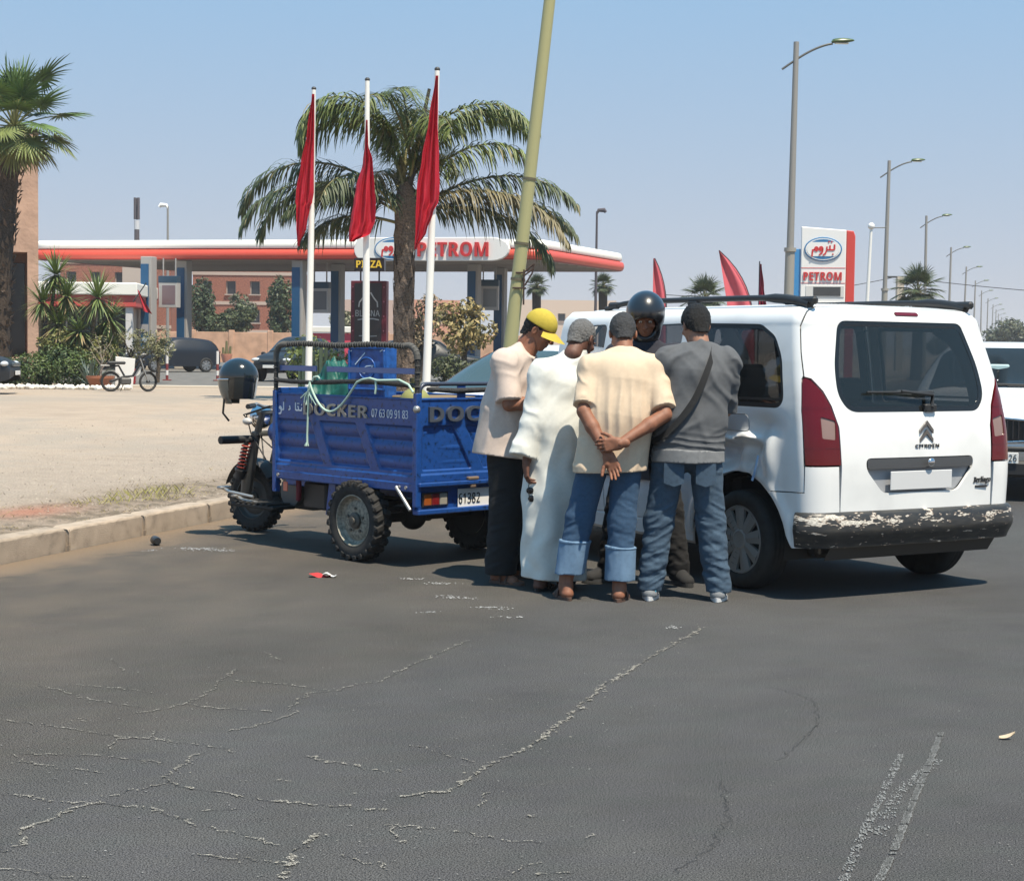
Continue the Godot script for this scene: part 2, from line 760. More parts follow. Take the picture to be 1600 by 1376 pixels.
	while bl < 140.0:
		bs.append(bl)
		bl += 0.07 if bl < 4.5 else 0.3 if bl < 14.0 else 2.0 if bl < 40.0 else 20.0
	var sr = []
	var sv = 4.0
	while sv < 420.0:
		sr.append(sv)
		sv += 0.09 if sv < 21.0 else 0.45 if sv < 70.0 else 40.0
	idx = []
	for s in sr:
		var row = []
		for l in bs:
			var p: Vector3 = k0 + dirx * s - lat * l
			var a = n1.get_noise_2d(p.x * 0.5, p.z * 0.35)
			var b = n2.get_noise_2d(p.x * 0.35, p.z * 0.6)
			var f = n3.get_noise_2d(p.x * 1.3, p.z * 1.3)
			var c = Color(0.5, 0.395, 0.3) * (1.0 + 0.15 * a + 0.12 * b + 0.10 * f)
			# greyer gravel in patches, reddish soil close to the kerb
			c = c.lerp(Color(0.38, 0.325, 0.265), smoothstep(-0.15, 0.3, a + 0.5 * b) * 0.75)
			c = c.lerp(Color(0.34, 0.285, 0.23) * (1.0 + 0.25 * f), (1.0 - smoothstep(2.0, 7.0, l + 2.0 * b)) * 0.55)
			var verge = 1.0 - smoothstep(0.5 + 0.4 * a, 2.3 + 1.2 * a + 0.5 * b, l)
			c = c.lerp(Color(0.33, 0.25, 0.18) * (1.0 + 0.35 * f), verge * 0.8)
			var rub = smoothstep(0.12, 0.5, f + 0.5 * b + 0.35 * verge - 0.1) * verge
			c = c.lerp(Color(0.15, 0.115, 0.075), rub * 0.9)
			var red = exp(-pow((l - 1.05) / 0.3, 2.0) - pow((s - 13.6) / 0.5, 2.0))
			c = c.lerp(Color(0.42, 0.16, 0.09), red * 0.75)
			lot.col = c
			p.y = 0.15 + 0.02 * a + 0.012 * b * verge + 0.01 * f * verge
			row.append(lot.vt(p, Vector3(-0.35 * f * verge, 1, 0.3 * b * verge)))
		idx.append(row)
	for i in sr.size() - 1:
		for j in bs.size() - 1:
			lot.ti(idx[i][j], idx[i + 1][j], idx[i + 1][j + 1])
			lot.ti(idx[i][j], idx[i + 1][j + 1], idx[i][j + 1])
	kind(put("dirt_lot", lot, dirt), "structure")
	# pebbles and crumbs over the lot
	var peb = MB.new()
	for i in 9000:
		var s = rng.randf_range(5.0, 30.0)
		var l = 0.2 + pow(rng.randf(), 1.6) * 9.0
		var p: Vector3 = k0 + dirx * s - lat * l
		var near: bool = l < 1.6 and n3.get_noise_2d(p.x, p.z) + 0.6 * n2.get_noise_2d(p.x, p.z) > 0.05
		if not near and rng.randf() < 0.45:
			continue
		var t = rng.randf_range(0.12, 0.5) if not near else rng.randf_range(0.07, 0.3)
		peb.col = Color(t, t * 0.86, t * 0.7)
		var r = rng.randf_range(0.003, 0.011) * (1.5 if rng.randf() < 0.06 else 1.0)
		var c = Vector3(p.x, 0.15 + 0.02 * n1.get_noise_2d(p.x * 0.5, p.z * 0.35) + 0.006, p.z)
		var a = rng.randf() * 6.28
		var e = Vector3(cos(a), 0.2, sin(a)) * r
		var f = Vector3(-sin(a), 0.1, cos(a)) * r * 0.8
		var top = c + Vector3(0, r * 0.9, 0)
		peb.tri(c + e, top, c + f)
		peb.tri(c - f, top, c + e)
		peb.tri(c - e, top, c - f)
		peb.tri(c + f, top, c - e)
	kind(tagged(put("pebbles", peb, tinted(mat("pebble", 1, 1, 1, 0.95))), "pebbles and crumbs scattered over the dirt lot", "pebbles"), "stuff")
	# paved forecourt of the petrol station
	var pave = mat("forecourt_asphalt", 0.165, 0.155, 0.14, 0.9)
	grain(pave, tone_tex(35, 0.02, [[0.0, 0.7], [0.5, 0.92], [1.0, 1.0]], 5), null, 0.15, 1.0, true)
	var fc = MB.new()
	fc.tri(Vector3(-13.5, 0.19, -53), Vector3(3.0, 0.19, -54), Vector3(20, 0.19, -130))
	fc.tri(Vector3(-13.5, 0.19, -53), Vector3(20, 0.19, -130), Vector3(-60, 0.19, -130))
	kind(put("forecourt", fc, pave), "structure")
	var edge = mat("edging_concrete", 0.5, 0.44, 0.36, 0.9)
	var eb = MB.new()
	eb.box(Vector3(-5.2, 0.15, -53.4), Vector3(16.6, 0.12, 0.3), 0.02, along(3.5))
	kind(put("forecourt_edging", eb, edge), "structure")

func crack_lines(road: Node3D):
	var fill = MB.new()
	var dark = MB.new()
	var lines = [
		[1, -2.02, -6.55, -1.83, -6.47, -1.68, -6.39, -1.48, -6.28, -1.35, -6.26, -1.26, -6.21, -1.07, -6.13, -1.00, -6.07],
		[1, -1.79, -6.01, -1.46, -5.98, -1.32, -5.93, -1.21, -5.89],
		[0.8, -1.80, -5.99, -1.75, -5.90, -1.59, -5.81, -1.40, -5.75],
		[1.2, -1.69, -5.46, -1.42, -5.36, -1.31, -5.36, -1.15, -5.30, -1.06, -5.23, -0.99, -5.13, -0.84, -5.05, -0.68, -4.91],
		[1.3, -0.74, -6.02, -0.63, -5.92, -0.55, -5.89, -0.47, -5.83, -0.35, -5.81],
		[1.5, -1.20, -5.69, -1.15, -5.62, -1.07, -5.56, -0.92, -5.48, -0.77, -5.41, -0.65, -5.38, -0.51, -5.34, -0.36, -5.32],
		[1, -2.09, -7.26, -1.89, -7.08, -1.83, -6.99, -1.67, -6.89, -1.50, -6.79],
		[0.9, -1.94, -7.26, -1.73, -7.19, -1.53, -7.10],
		[0.9, -1.22, -7.38, -0.98, -7.31, -0.83, -7.21, -0.73, -7.22],
		[0.9, -1.35, -6.89, -1.25, -6.82, -0.96, -6.76],
		[1.1, -1.76, -6.59, -1.64, -6.53],
		[1.5, -1.49, -4.82, -1.46, -4.90, -1.49, -5.05, -1.46, -5.12, -1.40, -5.29, -1.34, -5.39, -1.29, -5.47, -1.24, -5.55, -1.16, -5.62],
		[1.3, -1.20, -5.70, -1.17, -5.86, -1.15, -6.00, -1.10, -6.05],
		[1, -1.47, -5.98, -1.48, -6.26, -1.37, -6.28, -1.37, -6.42],
		[0.8, -1.51, -6.70, -1.41, -6.79, -1.35, -6.89, -1.29, -7.12, -1.29, -7.43, -1.26, -7.66],
		[1, -1.09, -6.39, -1.04, -6.44, -0.95, -6.58, -0.87, -6.70, -0.91, -6.85, -0.87, -7.11, -0.73, -7.22, -0.68, -7.33, -0.58, -7.40, -0.47, -7.79, -0.40, -7.96, -0.26, -8.36, -0.20, -8.50],
		[2.2, -0.63, -4.61, -0.64, -4.72, -0.64, -4.84, -0.60, -4.92, -0.58, -5.07],
		[1.2, -0.91, -4.82, -0.83, -4.79, -0.66, -4.76],
		[0.8, -1.00, -5.27, -0.88, -5.33],
		[0.9, -0.51, -4.85, -0.44, -4.79, -0.37, -4.75, -0.32, -4.70],
		[2, -0.36, -5.47, -0.30, -5.53, -0.20, -5.56, -0.16, -5.66, -0.12, -5.77, -0.07, -5.91, 0.01, -6.07],
		[2, 0.01, -6.05, 0.11, -6.31, 0.23, -6.67, 0.34, -7.05, 0.43, -7.39, 0.51, -7.58, 0.62, -7.86, 0.75, -8.22, 0.82, -8.37, 1.06, -8.99],
		[1, -0.37, -5.13, -0.34, -4.98, -0.28, -4.94],
		[0.9, -0.38, -5.15, -0.18, -5.10, -0.07, -5.04, 0.01, -5.00],
		[0.9, -0.37, -6.21, -0.26, -6.09, -0.12, -5.95],
		[0.8, -0.10, -5.54, -0.06, -5.54, -0.09, -5.37],
		[1, -1.44, -4.66, -1.37, -4.66, -1.28, -4.61, -1.16, -4.59],
		[1, 0.05, -5.28, 0.13, -5.23],
		[1, 0.01, -5.00, 0.13, -4.99],
		[1, 0.02, -4.69, 0.05, -4.72, 0.09, -4.80],
		[1.2, 0.06, -4.68, 0.20, -4.69],
		[0.9, 0.24, -5.04, 0.27, -5.09],
		[0.8, -0.79, -5.68, -0.73, -5.64],
		[0.8, -0.51, -5.53, -0.48, -5.52],
		[0.7, -1.91, -7.86, -1.76, -7.55],
		[0.7, -1.19, -8.07, -1.05, -7.79],
		[-1, 0.49, -4.71, 0.59, -4.91, 0.68, -5.16, 0.73, -5.42, 0.74, -5.75],
		[-1, 0.99, -6.03, 1.12, -6.34, 1.26, -6.67, 1.31, -7.04, 1.28, -7.24, 1.16, -7.40],
	]
	var nz = noise(77, 3.5, 3)
	var nw = noise(78, 9.0, 2)
	for ln in lines:
		var w: float = ln[0]
		var pts = []
		for i in range(1, ln.size(), 2):
			pts.append(Vector2(ln[i], ln[i + 1]))
		# resample and roughen
		var fine = []
		for i in pts.size() - 1:
			var a: Vector2 = pts[i]
			var b: Vector2 = pts[i + 1]
			var k = maxi(2, int(a.distance_to(b) / 0.012))
			for j in k:
				var p = a.lerp(b, float(j) / k)
				p += Vector2(nz.get_noise_2d(p.x * 4.0, p.y * 4.0), nz.get_noise_2d(p.y * 4.0 + 50.0, p.x * 4.0)) * 0.03
				p += Vector2(nw.get_noise_2d(p.x * 6.0, p.y * 6.0), nw.get_noise_2d(p.y * 6.0 + 50.0, p.x * 6.0)) * 0.012
				fine.append(p)
		for i in fine.size() - 1:
			var a: Vector2 = fine[i]
			var b: Vector2 = fine[i + 1]
			var s = nw.get_noise_2d(a.x * 3.0 + 9.0, a.y * 3.0)
			var t = nz.get_noise_2d(a.x * 1.3 + 31.0, a.y * 1.3)
			var half = 0.0024 * absf(w) * (0.5 + 2.2 * s + 1.4 * t)
			var d = (b - a).normalized()
			var o = Vector2(-d.y, d.x)
			if s > -0.4 or w < 0:
				var e = o * (0.0009 + 0.0006 * absf(w) * rng.randf()) * (1.1 if w < 0 else 1.0)
				dark.quad(Vector3(a.x - e.x, 0.003, a.y - e.y), Vector3(b.x - e.x, 0.003, b.y - e.y), Vector3(b.x + e.x, 0.003, b.y + e.y), Vector3(a.x + e.x, 0.003, a.y + e.y))
			if w > 0 and half > 0.0004:
				for k in 3 + int(w * 2.2 + half * 1100.0):
					var p = a.lerp(b, rng.randf()) + o * rng.randfn(0, half * 0.75)
					var tone = rng.randf_range(0.22, 0.46) + 0.1 * t
					fill.col = Color(tone, tone * 0.93, tone * 0.8)
					chip(fill, p, rng.randf_range(0.0009, 0.0028) * (0.85 + 0.3 * w), 0.0046, 1.0)
			if rng.randf() < 0.06 * absf(w) and w > 0:
				var p = a + Vector2(rng.randfn(0, 0.035), rng.randfn(0, 0.025))
				fill.col = Color(0.26, 0.24, 0.2)
				chip(fill, p, rng.randf_range(0.001, 0.004) * maxf(w, 1.0), 0.005)
	kind(put("crack_filling", fill, tinted(mat("crack_sand", 1, 1, 1, 0.95)), road), "stuff")
	kind(put("open_cracks", dark, mat("crack_dark", 0.035, 0.034, 0.033, 0.95), road), "stuff")
	# crumbs of stone scattered over the old surface
	var grit = MB.new()
	for i in 9000:
		var p = Vector2(rng.randf_range(-2.6, 2.6), -4.4 - 8.0 * pow(rng.randf(), 1.5))
		if nz.get_noise_2d(p.x * 0.6, p.y * 0.6) + rng.randf() * 0.5 < 0.1 + 0.12 * p.x:
			continue
		var t = rng.randf_range(0.035, 0.22) if rng.randf() < 0.93 else rng.randf_range(0.22, 0.36)
		grit.col = Color(t, t * 0.96, t * 0.9)
		chip(grit, p, rng.randf_range(0.0012, 0.0045), 0.004)
	kind(put("grit", grit, tinted(mat("grit", 1, 1, 1, 0.95)), road), "stuff")
	# worn paint: two long scuffed lines and pale splashes
	var worn = MB.new()
	for ln in [[1.5, 0.02, 1.715, -6.52, 1.61, -6.21, 1.37, -5.53, 1.17, -4.95, 1.0, -4.5], [0.3, 0.026, 1.47, -6.15, 1.24, -5.48, 1.13, -5.18, 0.94, -4.6], [0.25, 0.05, 1.6, -6.1, 1.33, -5.6, 1.15, -5.1]]:
		for i in range(2, ln.size() - 2, 2):
			var a = Vector2(ln[i], ln[i + 1])
			var b = Vector2(ln[i + 2], ln[i + 3])
			var cnt = int(a.distance_to(b) * 1500.0 * ln[0])
			for j in cnt:
				var p = a.lerp(b, rng.randf())
				if nz.get_noise_2d(p.x * 5.0, p.y * 1.7) < -0.3:
					continue
				var off = rng.randf_range(-1, 1)
				p.x += off * ln[1] * (0.55 + 0.25 * nz.get_noise_2d(p.y * 3.0, 4.0))
				var t = rng.randf_range(0.13, 0.29)
				worn.col = Color(t, t, t * 0.97)
				chip(worn, p, rng.randf_range(0.0012, 0.0034), 0.0042, 2.6)
	kind(put("worn_line_marking", worn, tinted(mat("worn_paint", 1, 1, 1, 0.85)), road), "structure")
	var spl = MB.new()
	for q in [[-0.1, -9.57, 0.11, 0.06], [-0.03, -9.5, 0.06, 0.03], [-0.46, -9.38, 0.07, 0.045], [0.01, -9.23, 0.1, 0.035], [-0.44, -10.54, 0.12, 0.05], [-0.65, -10.73, 0.09, 0.05], [-0.31, -9.92, 0.13, 0.05], [-0.38, -10.0, 0.08, 0.03], [0.88, -8.95, 0.05, 0.05], [-2.3, -12.18, 0.2, 0.1], [-2.1, -12.1, 0.12, 0.07], [-2.62, -12.05, 0.06, 0.05]]:
		var k = int(q[2] * q[3] * 17000.0)
		for j in k:
			var p = Vector2(q[0] + rng.randfn(0, q[2] * 0.42), q[1] + rng.randfn(0, q[3] * 0.42))
			if nw.get_noise_2d(p.x * 2.0, p.y * 2.0) < -0.1:
				continue
			var t = rng.randf_range(0.26, 0.5)
			spl.col = Color(t, t, t * 0.98)
			chip(spl, p, rng.randf_range(0.002, 0.008), 0.0042, 1.4)
	kind(put("dried_splashes", spl, tinted(mat("dried_paint", 1, 1, 1, 0.85)), road), "stuff")

# a ragged flat flake lying on the ground
func chip(m: MB, p: Vector2, r: float, y: float, long := 1.0):
	var k = 5
	var i0 = m.v.size()
	var a0 = rng.randf() * TAU
	for j in k:
		var a = a0 + TAU * j / k
		var q = r * rng.randf_range(0.6, 1.2)
		m.vt(Vector3(p.x + cos(a) * q, y, p.y + sin(a) * q * long), Vector3.UP)
	for j in range(1, k - 1):
		m.ti(i0, i0 + j + 1, i0 + j)

func arabic_mark(mb: MB, cx: float, cy: float, sc: float, w: float, z: float):
	var raw = [
		pv([1.0, 0.24, 1.0, 0.02, 0.92, 0.0, 0.8, 0.0, 0.8, 0.2]), pv([0.8, 0.0, 0.66, 0.0]), pv([0.67, 0.15, 0.66, 0.0, 0.61, -0.15, 0.5, -0.24]),
		pv([0.93, -0.19]), pv([0.75, 0.36]), pv([0.87, 0.36]),
		arc(0.41, 0.05, 0.075, 0.085, 0, 360, 12), pv([0.485, 0.05, 0.47, -0.1, 0.33, -0.23]),
		arc(0.2, 0.04, 0.07, 0.085, 0, 360, 12), pv([0.13, 0.0, 0.04, 0.0, 0.015, -0.3])]
	var lines = []
	for r in raw:
		var q = PackedVector2Array()
		for p in r:
			q.append(Vector2(cx + (p.x - 0.5) * sc, cy + (p.y - 0.03) * sc))
		lines.append(q)
	strokes(mb, lines, w, z)

# oval badge of the station; made of a blue field, a white rim, a white band and red letters
func oval_badge(parent: Node, at: Transform3D, rx: float, ry: float):
	var root = Node3D.new()
	root.name = "oval_badge"
	parent.add_child(root, true)
	root.transform = at
	var blue = mat("sign_blue", 0.03, 0.17, 0.36, 0.4)
	var white = mat("sign_white", 0.8, 0.79, 0.76, 0.45)
	var red = mat("sign_red", 0.55, 0.03, 0.03, 0.4)
	var a = MB.new()
	a.prism(oval(0, 0, rx, ry), 0, 0.05, 0.015)
	put("blue_field", a, blue, root)
	var b = MB.new()
	b.prism(oval(0, 0, rx * 0.93, ry * 0.9), 0.052, 0.06)
	put("rim", b, white, root)
	var d = MB.new()
	d.prism(oval(0, 0, rx * 0.86, ry * 0.82), 0.062, 0.066)
	put("inner_field", d, blue, root)
	var e = MB.new()
	var band = Geometry2D.intersect_polygons(oval(0, 0, rx * 0.86, ry * 0.82), pv([-rx, -ry * 0.58, rx, -ry * 0.58, rx, ry * 0.58, -rx, ry * 0.58]))
	e.prism(band[0], 0.068, 0.073)
	put("band", e, white, root)
	var f = MB.new()
	f.at(Transform3D(Basis(), Vector3(0, 0, 0.075)))
	arabic_mark(f, 0, 0, rx * 1.2, rx * 0.08, 0.02)
	put("letters", f, red, root)

func build_station():
	# canopy: corners seen from above
	var cs = [Vector2(1.35, -85.0), Vector2(6.5, -97.4), Vector2(-20.6, -104.0), Vector2(-26.6, -91.5)]
	var lo = 6.08
	var cano = thing("petrol_station_canopy", "long white petrol station canopy with a red stripe round its edge", "canopy", Vector3(-10, 0, -94))
	var o = Vector3(10, 0, 94)
	var outl = rounded(PackedVector2Array(cs), 1.1, 6)
	var white = mat("canopy_white", 0.83, 0.81, 0.74, 0.45)
	var red = mat("canopy_red", 0.66, 0.085, 0.05, 0.38)
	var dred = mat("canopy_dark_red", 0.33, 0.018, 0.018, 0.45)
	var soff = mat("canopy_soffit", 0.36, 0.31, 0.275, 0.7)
	# a band that follows the outline, with a profile of (outward, height) pairs
	var band = func(prof: Array, m: Material, called: String):
		var b = MB.new()
		var k = outl.size()
		var ctr = Vector2(-10, -94)
		var nor = []
		for i in k:
			var d: Vector2 = (outl[(i + 1) % k] - outl[(i - 1 + k) % k]).normalized()
			var q = Vector2(-d.y, d.x)
			if q.dot(outl[i] - ctr) < 0:
				q = -q
			nor.append(q)
		b.sheet(func(u, w):
			var i = int(round(u * k)) % k
			var j = int(round(w * (prof.size() - 1)))
			var pr: Vector2 = prof[j]
			var p: Vector2 = outl[i] + nor[i] * pr.x
			return o + Vector3(p.x, pr.y, p.y), k, prof.size() - 1, false)
		put(called, b, m, cano)
	band.call([Vector2(-0.2, lo - 0.02), Vector2(0.0, lo - 0.02), Vector2(0.1, lo + 0.02)], dred, "lower_edge")
	band.call([Vector2(0.1, lo + 0.02), Vector2(0.17, lo + 0.12), Vector2(0.2, lo + 0.25), Vector2(0.17, lo + 0.42), Vector2(0.08, lo + 0.5), Vector2(-0.05, lo + 0.51)], red, "red_stripe")
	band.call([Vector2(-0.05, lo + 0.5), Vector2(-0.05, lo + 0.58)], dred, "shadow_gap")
	band.call([Vector2(-0.05, lo + 0.58), Vector2(0.06, lo + 0.58), Vector2(0.06, lo + 0.8), Vector2(0.0, lo + 0.96), Vector2(-0.1, lo + 1.02), Vector2(-0.5, lo + 1.05)], white, "white_fascia")
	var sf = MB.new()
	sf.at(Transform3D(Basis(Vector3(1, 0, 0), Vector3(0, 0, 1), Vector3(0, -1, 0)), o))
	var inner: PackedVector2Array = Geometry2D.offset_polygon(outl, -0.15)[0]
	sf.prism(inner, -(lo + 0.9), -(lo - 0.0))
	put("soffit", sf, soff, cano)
	# soffit lights and strips that can be told apart as joints
	var jt = MB.new()
	var ux = Vector3(-27.95, 0, -6.5).normalized()
	var uz = Vector3(5.15, 0, -12.4).normalized()
	for i in 9:
		jt.box(o + Vector3(1.35, lo - 0.015, -85) + uz * (1.0 + i * 1.45) + ux * 14.0, Vector3(27.0, 0.03, 0.06), 0, Basis(ux, Vector3.UP, ux.cross(Vector3.UP)))
	put("soffit_joints", jt, mat("soffit_joint", 0.25, 0.21, 0.19, 0.8), cano)
	# sign plate on the front edge
	var fdir = Vector3(27.95, 0, 6.5).normalized()
	var fn = Vector3(-fdir.z, 0, fdir.x)
	var plate = thing("fascia_sign", "white fascia sign with red capital letters and an oval badge on the canopy edge", "sign", Vector3(-4.2, 6.62, -86.3) + fn * 0.35)
	plate.basis = Basis(fdir, Vector3.UP, fn)
	var pb = MB.new()
	var pp = PackedVector2Array([Vector2(-3.9, 0.55)])
	for p in arc(3.2, -0.05, 0.95, 0.6, 90, -90, 10):
		pp.append(p)
	pp.append(Vector2(-3.6, -0.65))
	for p in arc(-3.6, 0.0, 0.55, 0.65, -95, -178, 6):
		pp.append(p)
	pb.prism(pp, -0.2, 0.1, 0.03)
	put("plate", pb, mat("plate_white", 0.78, 0.76, 0.72, 0.5), plate)
	lettering("letters", "PETROM", 0.74, 3.75, 0.14, mat("sign_red", 0.55, 0.03, 0.03, 0.4), plate, Transform3D(Basis(), Vector3(1.2, -0.06, 0.17)), "Droid Sans", true)
	oval_badge(plate, Transform3D(Basis(), Vector3(-2.0, -0.05, 0.1)), 1.02, 0.6)
	# columns in pairs, with blue front cladding
	var proto: Node3D
	var spots = [[-19.0, -86.8, "first"], [-17.9, -90.6, ""], [-11.4, -88.6, ""], [-9.75, -92.4, ""], [-2.15, -90.5, ""], [-0.75, -94.3, ""]]
	var labels = ["blue and grey canopy column with a small notice near its middle, left end of the station", "blue and grey canopy column just behind the dark parked estate car", "blue and grey canopy column left of the white flagpole nearest the pizza sign", "blue and grey canopy column directly left of the pizza sign", "blue and grey canopy column rising behind the yellowing bush", "blue and grey canopy column under the right end of the fascia sign, right of the yellowing bush"]
	for i in spots.size():
		var sp = spots[i]
		var c: Node3D
		if i == 0:
			c = thing("canopy_column", labels[0], "column", Vector3(sp[0], 0.19, sp[1]), deg_to_rad(-16), "columns carrying the station canopy")
			var b = MB.new()
			b.box(Vector3(0, 2.93, 0), Vector3(0.62, 5.86, 0.62), 0.03)
			put("shaft", b, mat("column_grey", 0.33, 0.31, 0.29, 0.6), c)
			var cl = MB.new()
			cl.box(Vector3(-0.06, 2.75, 0.325), Vector3(0.46, 5.45, 0.03), 0.008)
			put("cladding", cl, mat("column_blue", 0.004, 0.068, 0.165, 0.5), c)
			var pl = MB.new()
			pl.box(Vector3(0, 0.1, 0), Vector3(0.8, 0.2, 0.8), 0.03)
			put("plinth", pl, mat("edging_concrete", 0.5, 0.44, 0.36, 0.9), c)
			proto = c
		else:
			c = copy(proto, Vector3(sp[0], 0.19, sp[1]), deg_to_rad(-16), labels[i])
	var nb = MB.new()
	nb.box(Vector3(-0.06, 2.15, 0.35), Vector3(0.44, 0.42, 0.02))
	put("notice", nb, mat("notice_grey", 0.4, 0.4, 0.42, 0.6), proto)
	var nb2 = MB.new()
	nb2.prism(oval(-0.06, 1.55, 0.16, 0.16, 12), 0.345, 0.36)
	nb2.prism(oval(-0.06, 1.1, 0.12, 0.12, 12), 0.345, 0.36)
	nb2.box(Vector3(-0.06, 0.75, 0.35), Vector3(0.22, 0.2, 0.015))
	put("pictogram", nb2, mat("notice_pale", 0.45, 0.55, 0.65, 0.6), proto)
	# price panels hung between the columns
	var lab = ["hanging price panel with a pinkish screen between the two leftmost canopy columns", "hanging price panel with a grey screen between the middle pair of canopy columns", "hanging price panel with a pale frame between the right pair of canopy columns"]
	var ps = [[-18.35, -88.9, 4.35], [-10.5, -90.6, 4.2], [-1.35, -92.3, 4.5]]
	for i in 3:
		var h = thing("hanging_price_sign", lab[i], "panel", Vector3(ps[i][0], ps[i][2], ps[i][1]), deg_to_rad(-12 if i < 2 else -6), "hanging panels under the canopy")
		var b = MB.new()
		b.box(Vector3(0, -0.2, 0), Vector3(1.05, 1.35, 0.5), 0.02)
		put("case", b, mat("panel_frame", 0.42, 0.4, 0.38, 0.5), h)
		var e = MB.new()
		e.box(Vector3(0, 0.62, 0), Vector3(1.07, 0.36, 0.53), 0.02)
		put("header", e, mat("panel_navy", 0.015, 0.05, 0.09, 0.5), h)
		var e2 = MB.new()
		e2.box(Vector3(-0.54, -0.14, 0.0), Vector3(0.03, 1.2, 0.47))
		put("side_plate", e2, mat("canopy_dark_red", 0.33, 0.018, 0.018, 0.45), h)
		var s = MB.new()
		s.box(Vector3(0.06, -0.2, 0.252), Vector3(0.74, 1.0, 0.02))
		put("screen", s, mat("panel_screen_%d" % i, [0.2, 0.17, 0.2][i], [0.14, 0.17, 0.2][i], [0.15, 0.18, 0.2][i], 0.25), h)
		for x in [-0.35, 0.35]:
			var r = MB.new()
			r.tube([Vector3(x, 0.8, 0), Vector3(x, 6.1 - ps[i][2], 0)], 0.04, 6)
			put("hanger", r, mat("column_grey", 0.33, 0.31, 0.29, 0.6), h)
	# station shop at the left
	var sh = thing("station_shop", "low station shop with white roof band, red stripe and dark glass front", "shop", Vector3(-21.2, 0.19, -84.0), deg_to_rad(4))
	var w = MB.new()
	w.box(Vector3(-1.4, 2.1, -3.2), Vector3(6.4, 4.2, 5.8), 0.03)
	put("wall", w, mat("shop_wall", 0.5, 0.42, 0.33, 0.8), sh)
	var rb = MB.new()
	rb.box(Vector3(-1.1, 4.05, -2.4), Vector3(7.0, 0.62, 7.4), 0.05)
	put("roof_band", rb, mat("canopy_white", 0.83, 0.81, 0.74, 0.45), sh)
	var rs = MB.new()
	rs.box(Vector3(-1.1, 3.45, -2.55), Vector3(6.8, 0.58, 7.4), 0.03)
	put("red_stripe", rs, mat("shop_red", 0.52, 0.07, 0.06, 0.5), sh)
	for i in 4:
		var gl = MB.new()
		gl.box(Vector3(-3.6 + i * 1.5, 1.6, -0.27), Vector3(1.42, 3.05, 0.04))
		put("window", gl, mat("shop_glass", 0.022, 0.026, 0.03, 0.08), sh)
		var fr = MB.new()
		fr.box(Vector3(-4.35 + i * 1.5, 1.6, -0.24), Vector3(0.07, 3.1, 0.08))
		put("window_frame", fr, mat("panel_frame", 0.42, 0.4, 0.38, 0.5), sh)
	for x in [-4.5, 1.95]:
		var pi = MB.new()
		pi.box(Vector3(x, 1.6, 0.85), Vector3(0.34, 3.2, 0.34), 0.02)
		put("post", pi, mat("shop_post", 0.62, 0.6, 0.58, 0.6), sh)
	var fl = thing("wall_flag", "small red flag at the corner of the station shop roof", "flag", Vector3(-18.7, 3.6, -82.6))
	var fb = MB.new()
	fb.sheet(func(u, v): return Vector3(0.05 + 0.3 * v + 0.35 * u * (0.3 + v), 0.65 - v * 1.1 - 0.15 * u, 0.08 * sin(u * 7.0)), 6, 6)
	put("cloth", fb, mat("flag_red", 0.42, 0.008, 0.02, 0.75), fl)
	var fp = MB.new()
	fp.tube([Vector3(-0.15, 0, 0), Vector3(0.5, 0.95, 0)], 0.03, 6)
	put("staff", fp, mat("dark_steel", 0.05, 0.05, 0.05, 0.5), fl)
	# red awning kiosk behind the station
	var ki = thing("kiosk", "small white and pink-red kiosk seen between the middle canopy columns", "kiosk", Vector3(-11.6, 0.19, -112))
	var k1 = MB.new()
	k1.box(Vector3(0, 1.1, 0), Vector3(4.4, 2.2, 2.5), 0.03)
	put("wall", k1, mat("kiosk_red", 0.62, 0.06, 0.11, 0.5), ki)
	var k2 = MB.new()
	k2.box(Vector3(0, 2.45, 0), Vector3(4.7, 0.4, 2.9), 0.04)
	put("roof", k2, mat("canopy_white", 0.83, 0.81, 0.74, 0.45), ki)
	# roadside totem with the oval badge
	var py = thing("price_totem", "tall white roadside totem with oval badge, red letters and red edge", "sign", Vector3(13.35, 0.15, -72), deg_to_rad(-9))
	var t1 = MB.new()
	t1.prism(pv([-0.98, 0.0, 0.92, 0.0, 0.92, 6.6, -0.98, 6.75]), -0.3, 0.3, 0.03)
	put("face", t1, mat("sign_white", 0.8, 0.79, 0.76, 0.45), py)
	var t2 = MB.new()
	t2.prism(pv([0.925, 0.0, 1.3, 0.0, 1.3, 6.35, 1.22, 6.56, 0.925, 6.59]), -0.28, 0.28, 0.03)
	put("red_edge", t2, mat("totem_red", 0.6, 0.06, 0.045, 0.4), py)
	var t3 = MB.new()
	t3.box(Vector3(-1.13, 2.9, -0.05), Vector3(0.28, 5.8, 0.5), 0.02)
	put("blue_edge", t3, mat("totem_blue", 0.05, 0.24, 0.5, 0.4), py)
	oval_badge(py, Transform3D(Basis(), Vector3(-0.05, 5.78, 0.3)), 0.8, 0.52)
	lettering("letters", "PETROM", 0.36, 1.62, 0.05, mat("sign_red", 0.55, 0.03, 0.03, 0.4), py, Transform3D(Basis(), Vector3(-0.05, 4.63, 0.33)), "Droid Sans", true)
	var t4 = MB.new()
	t4.box(Vector3(-0.03, 4.98, 0.305), Vector3(1.88, 0.025, 0.01))
	t4.box(Vector3(-0.03, 4.33, 0.305), Vector3(1.88, 0.025, 0.01))
	put("joint", t4, mat("sign_red", 0.55, 0.03, 0.03, 0.4), py)
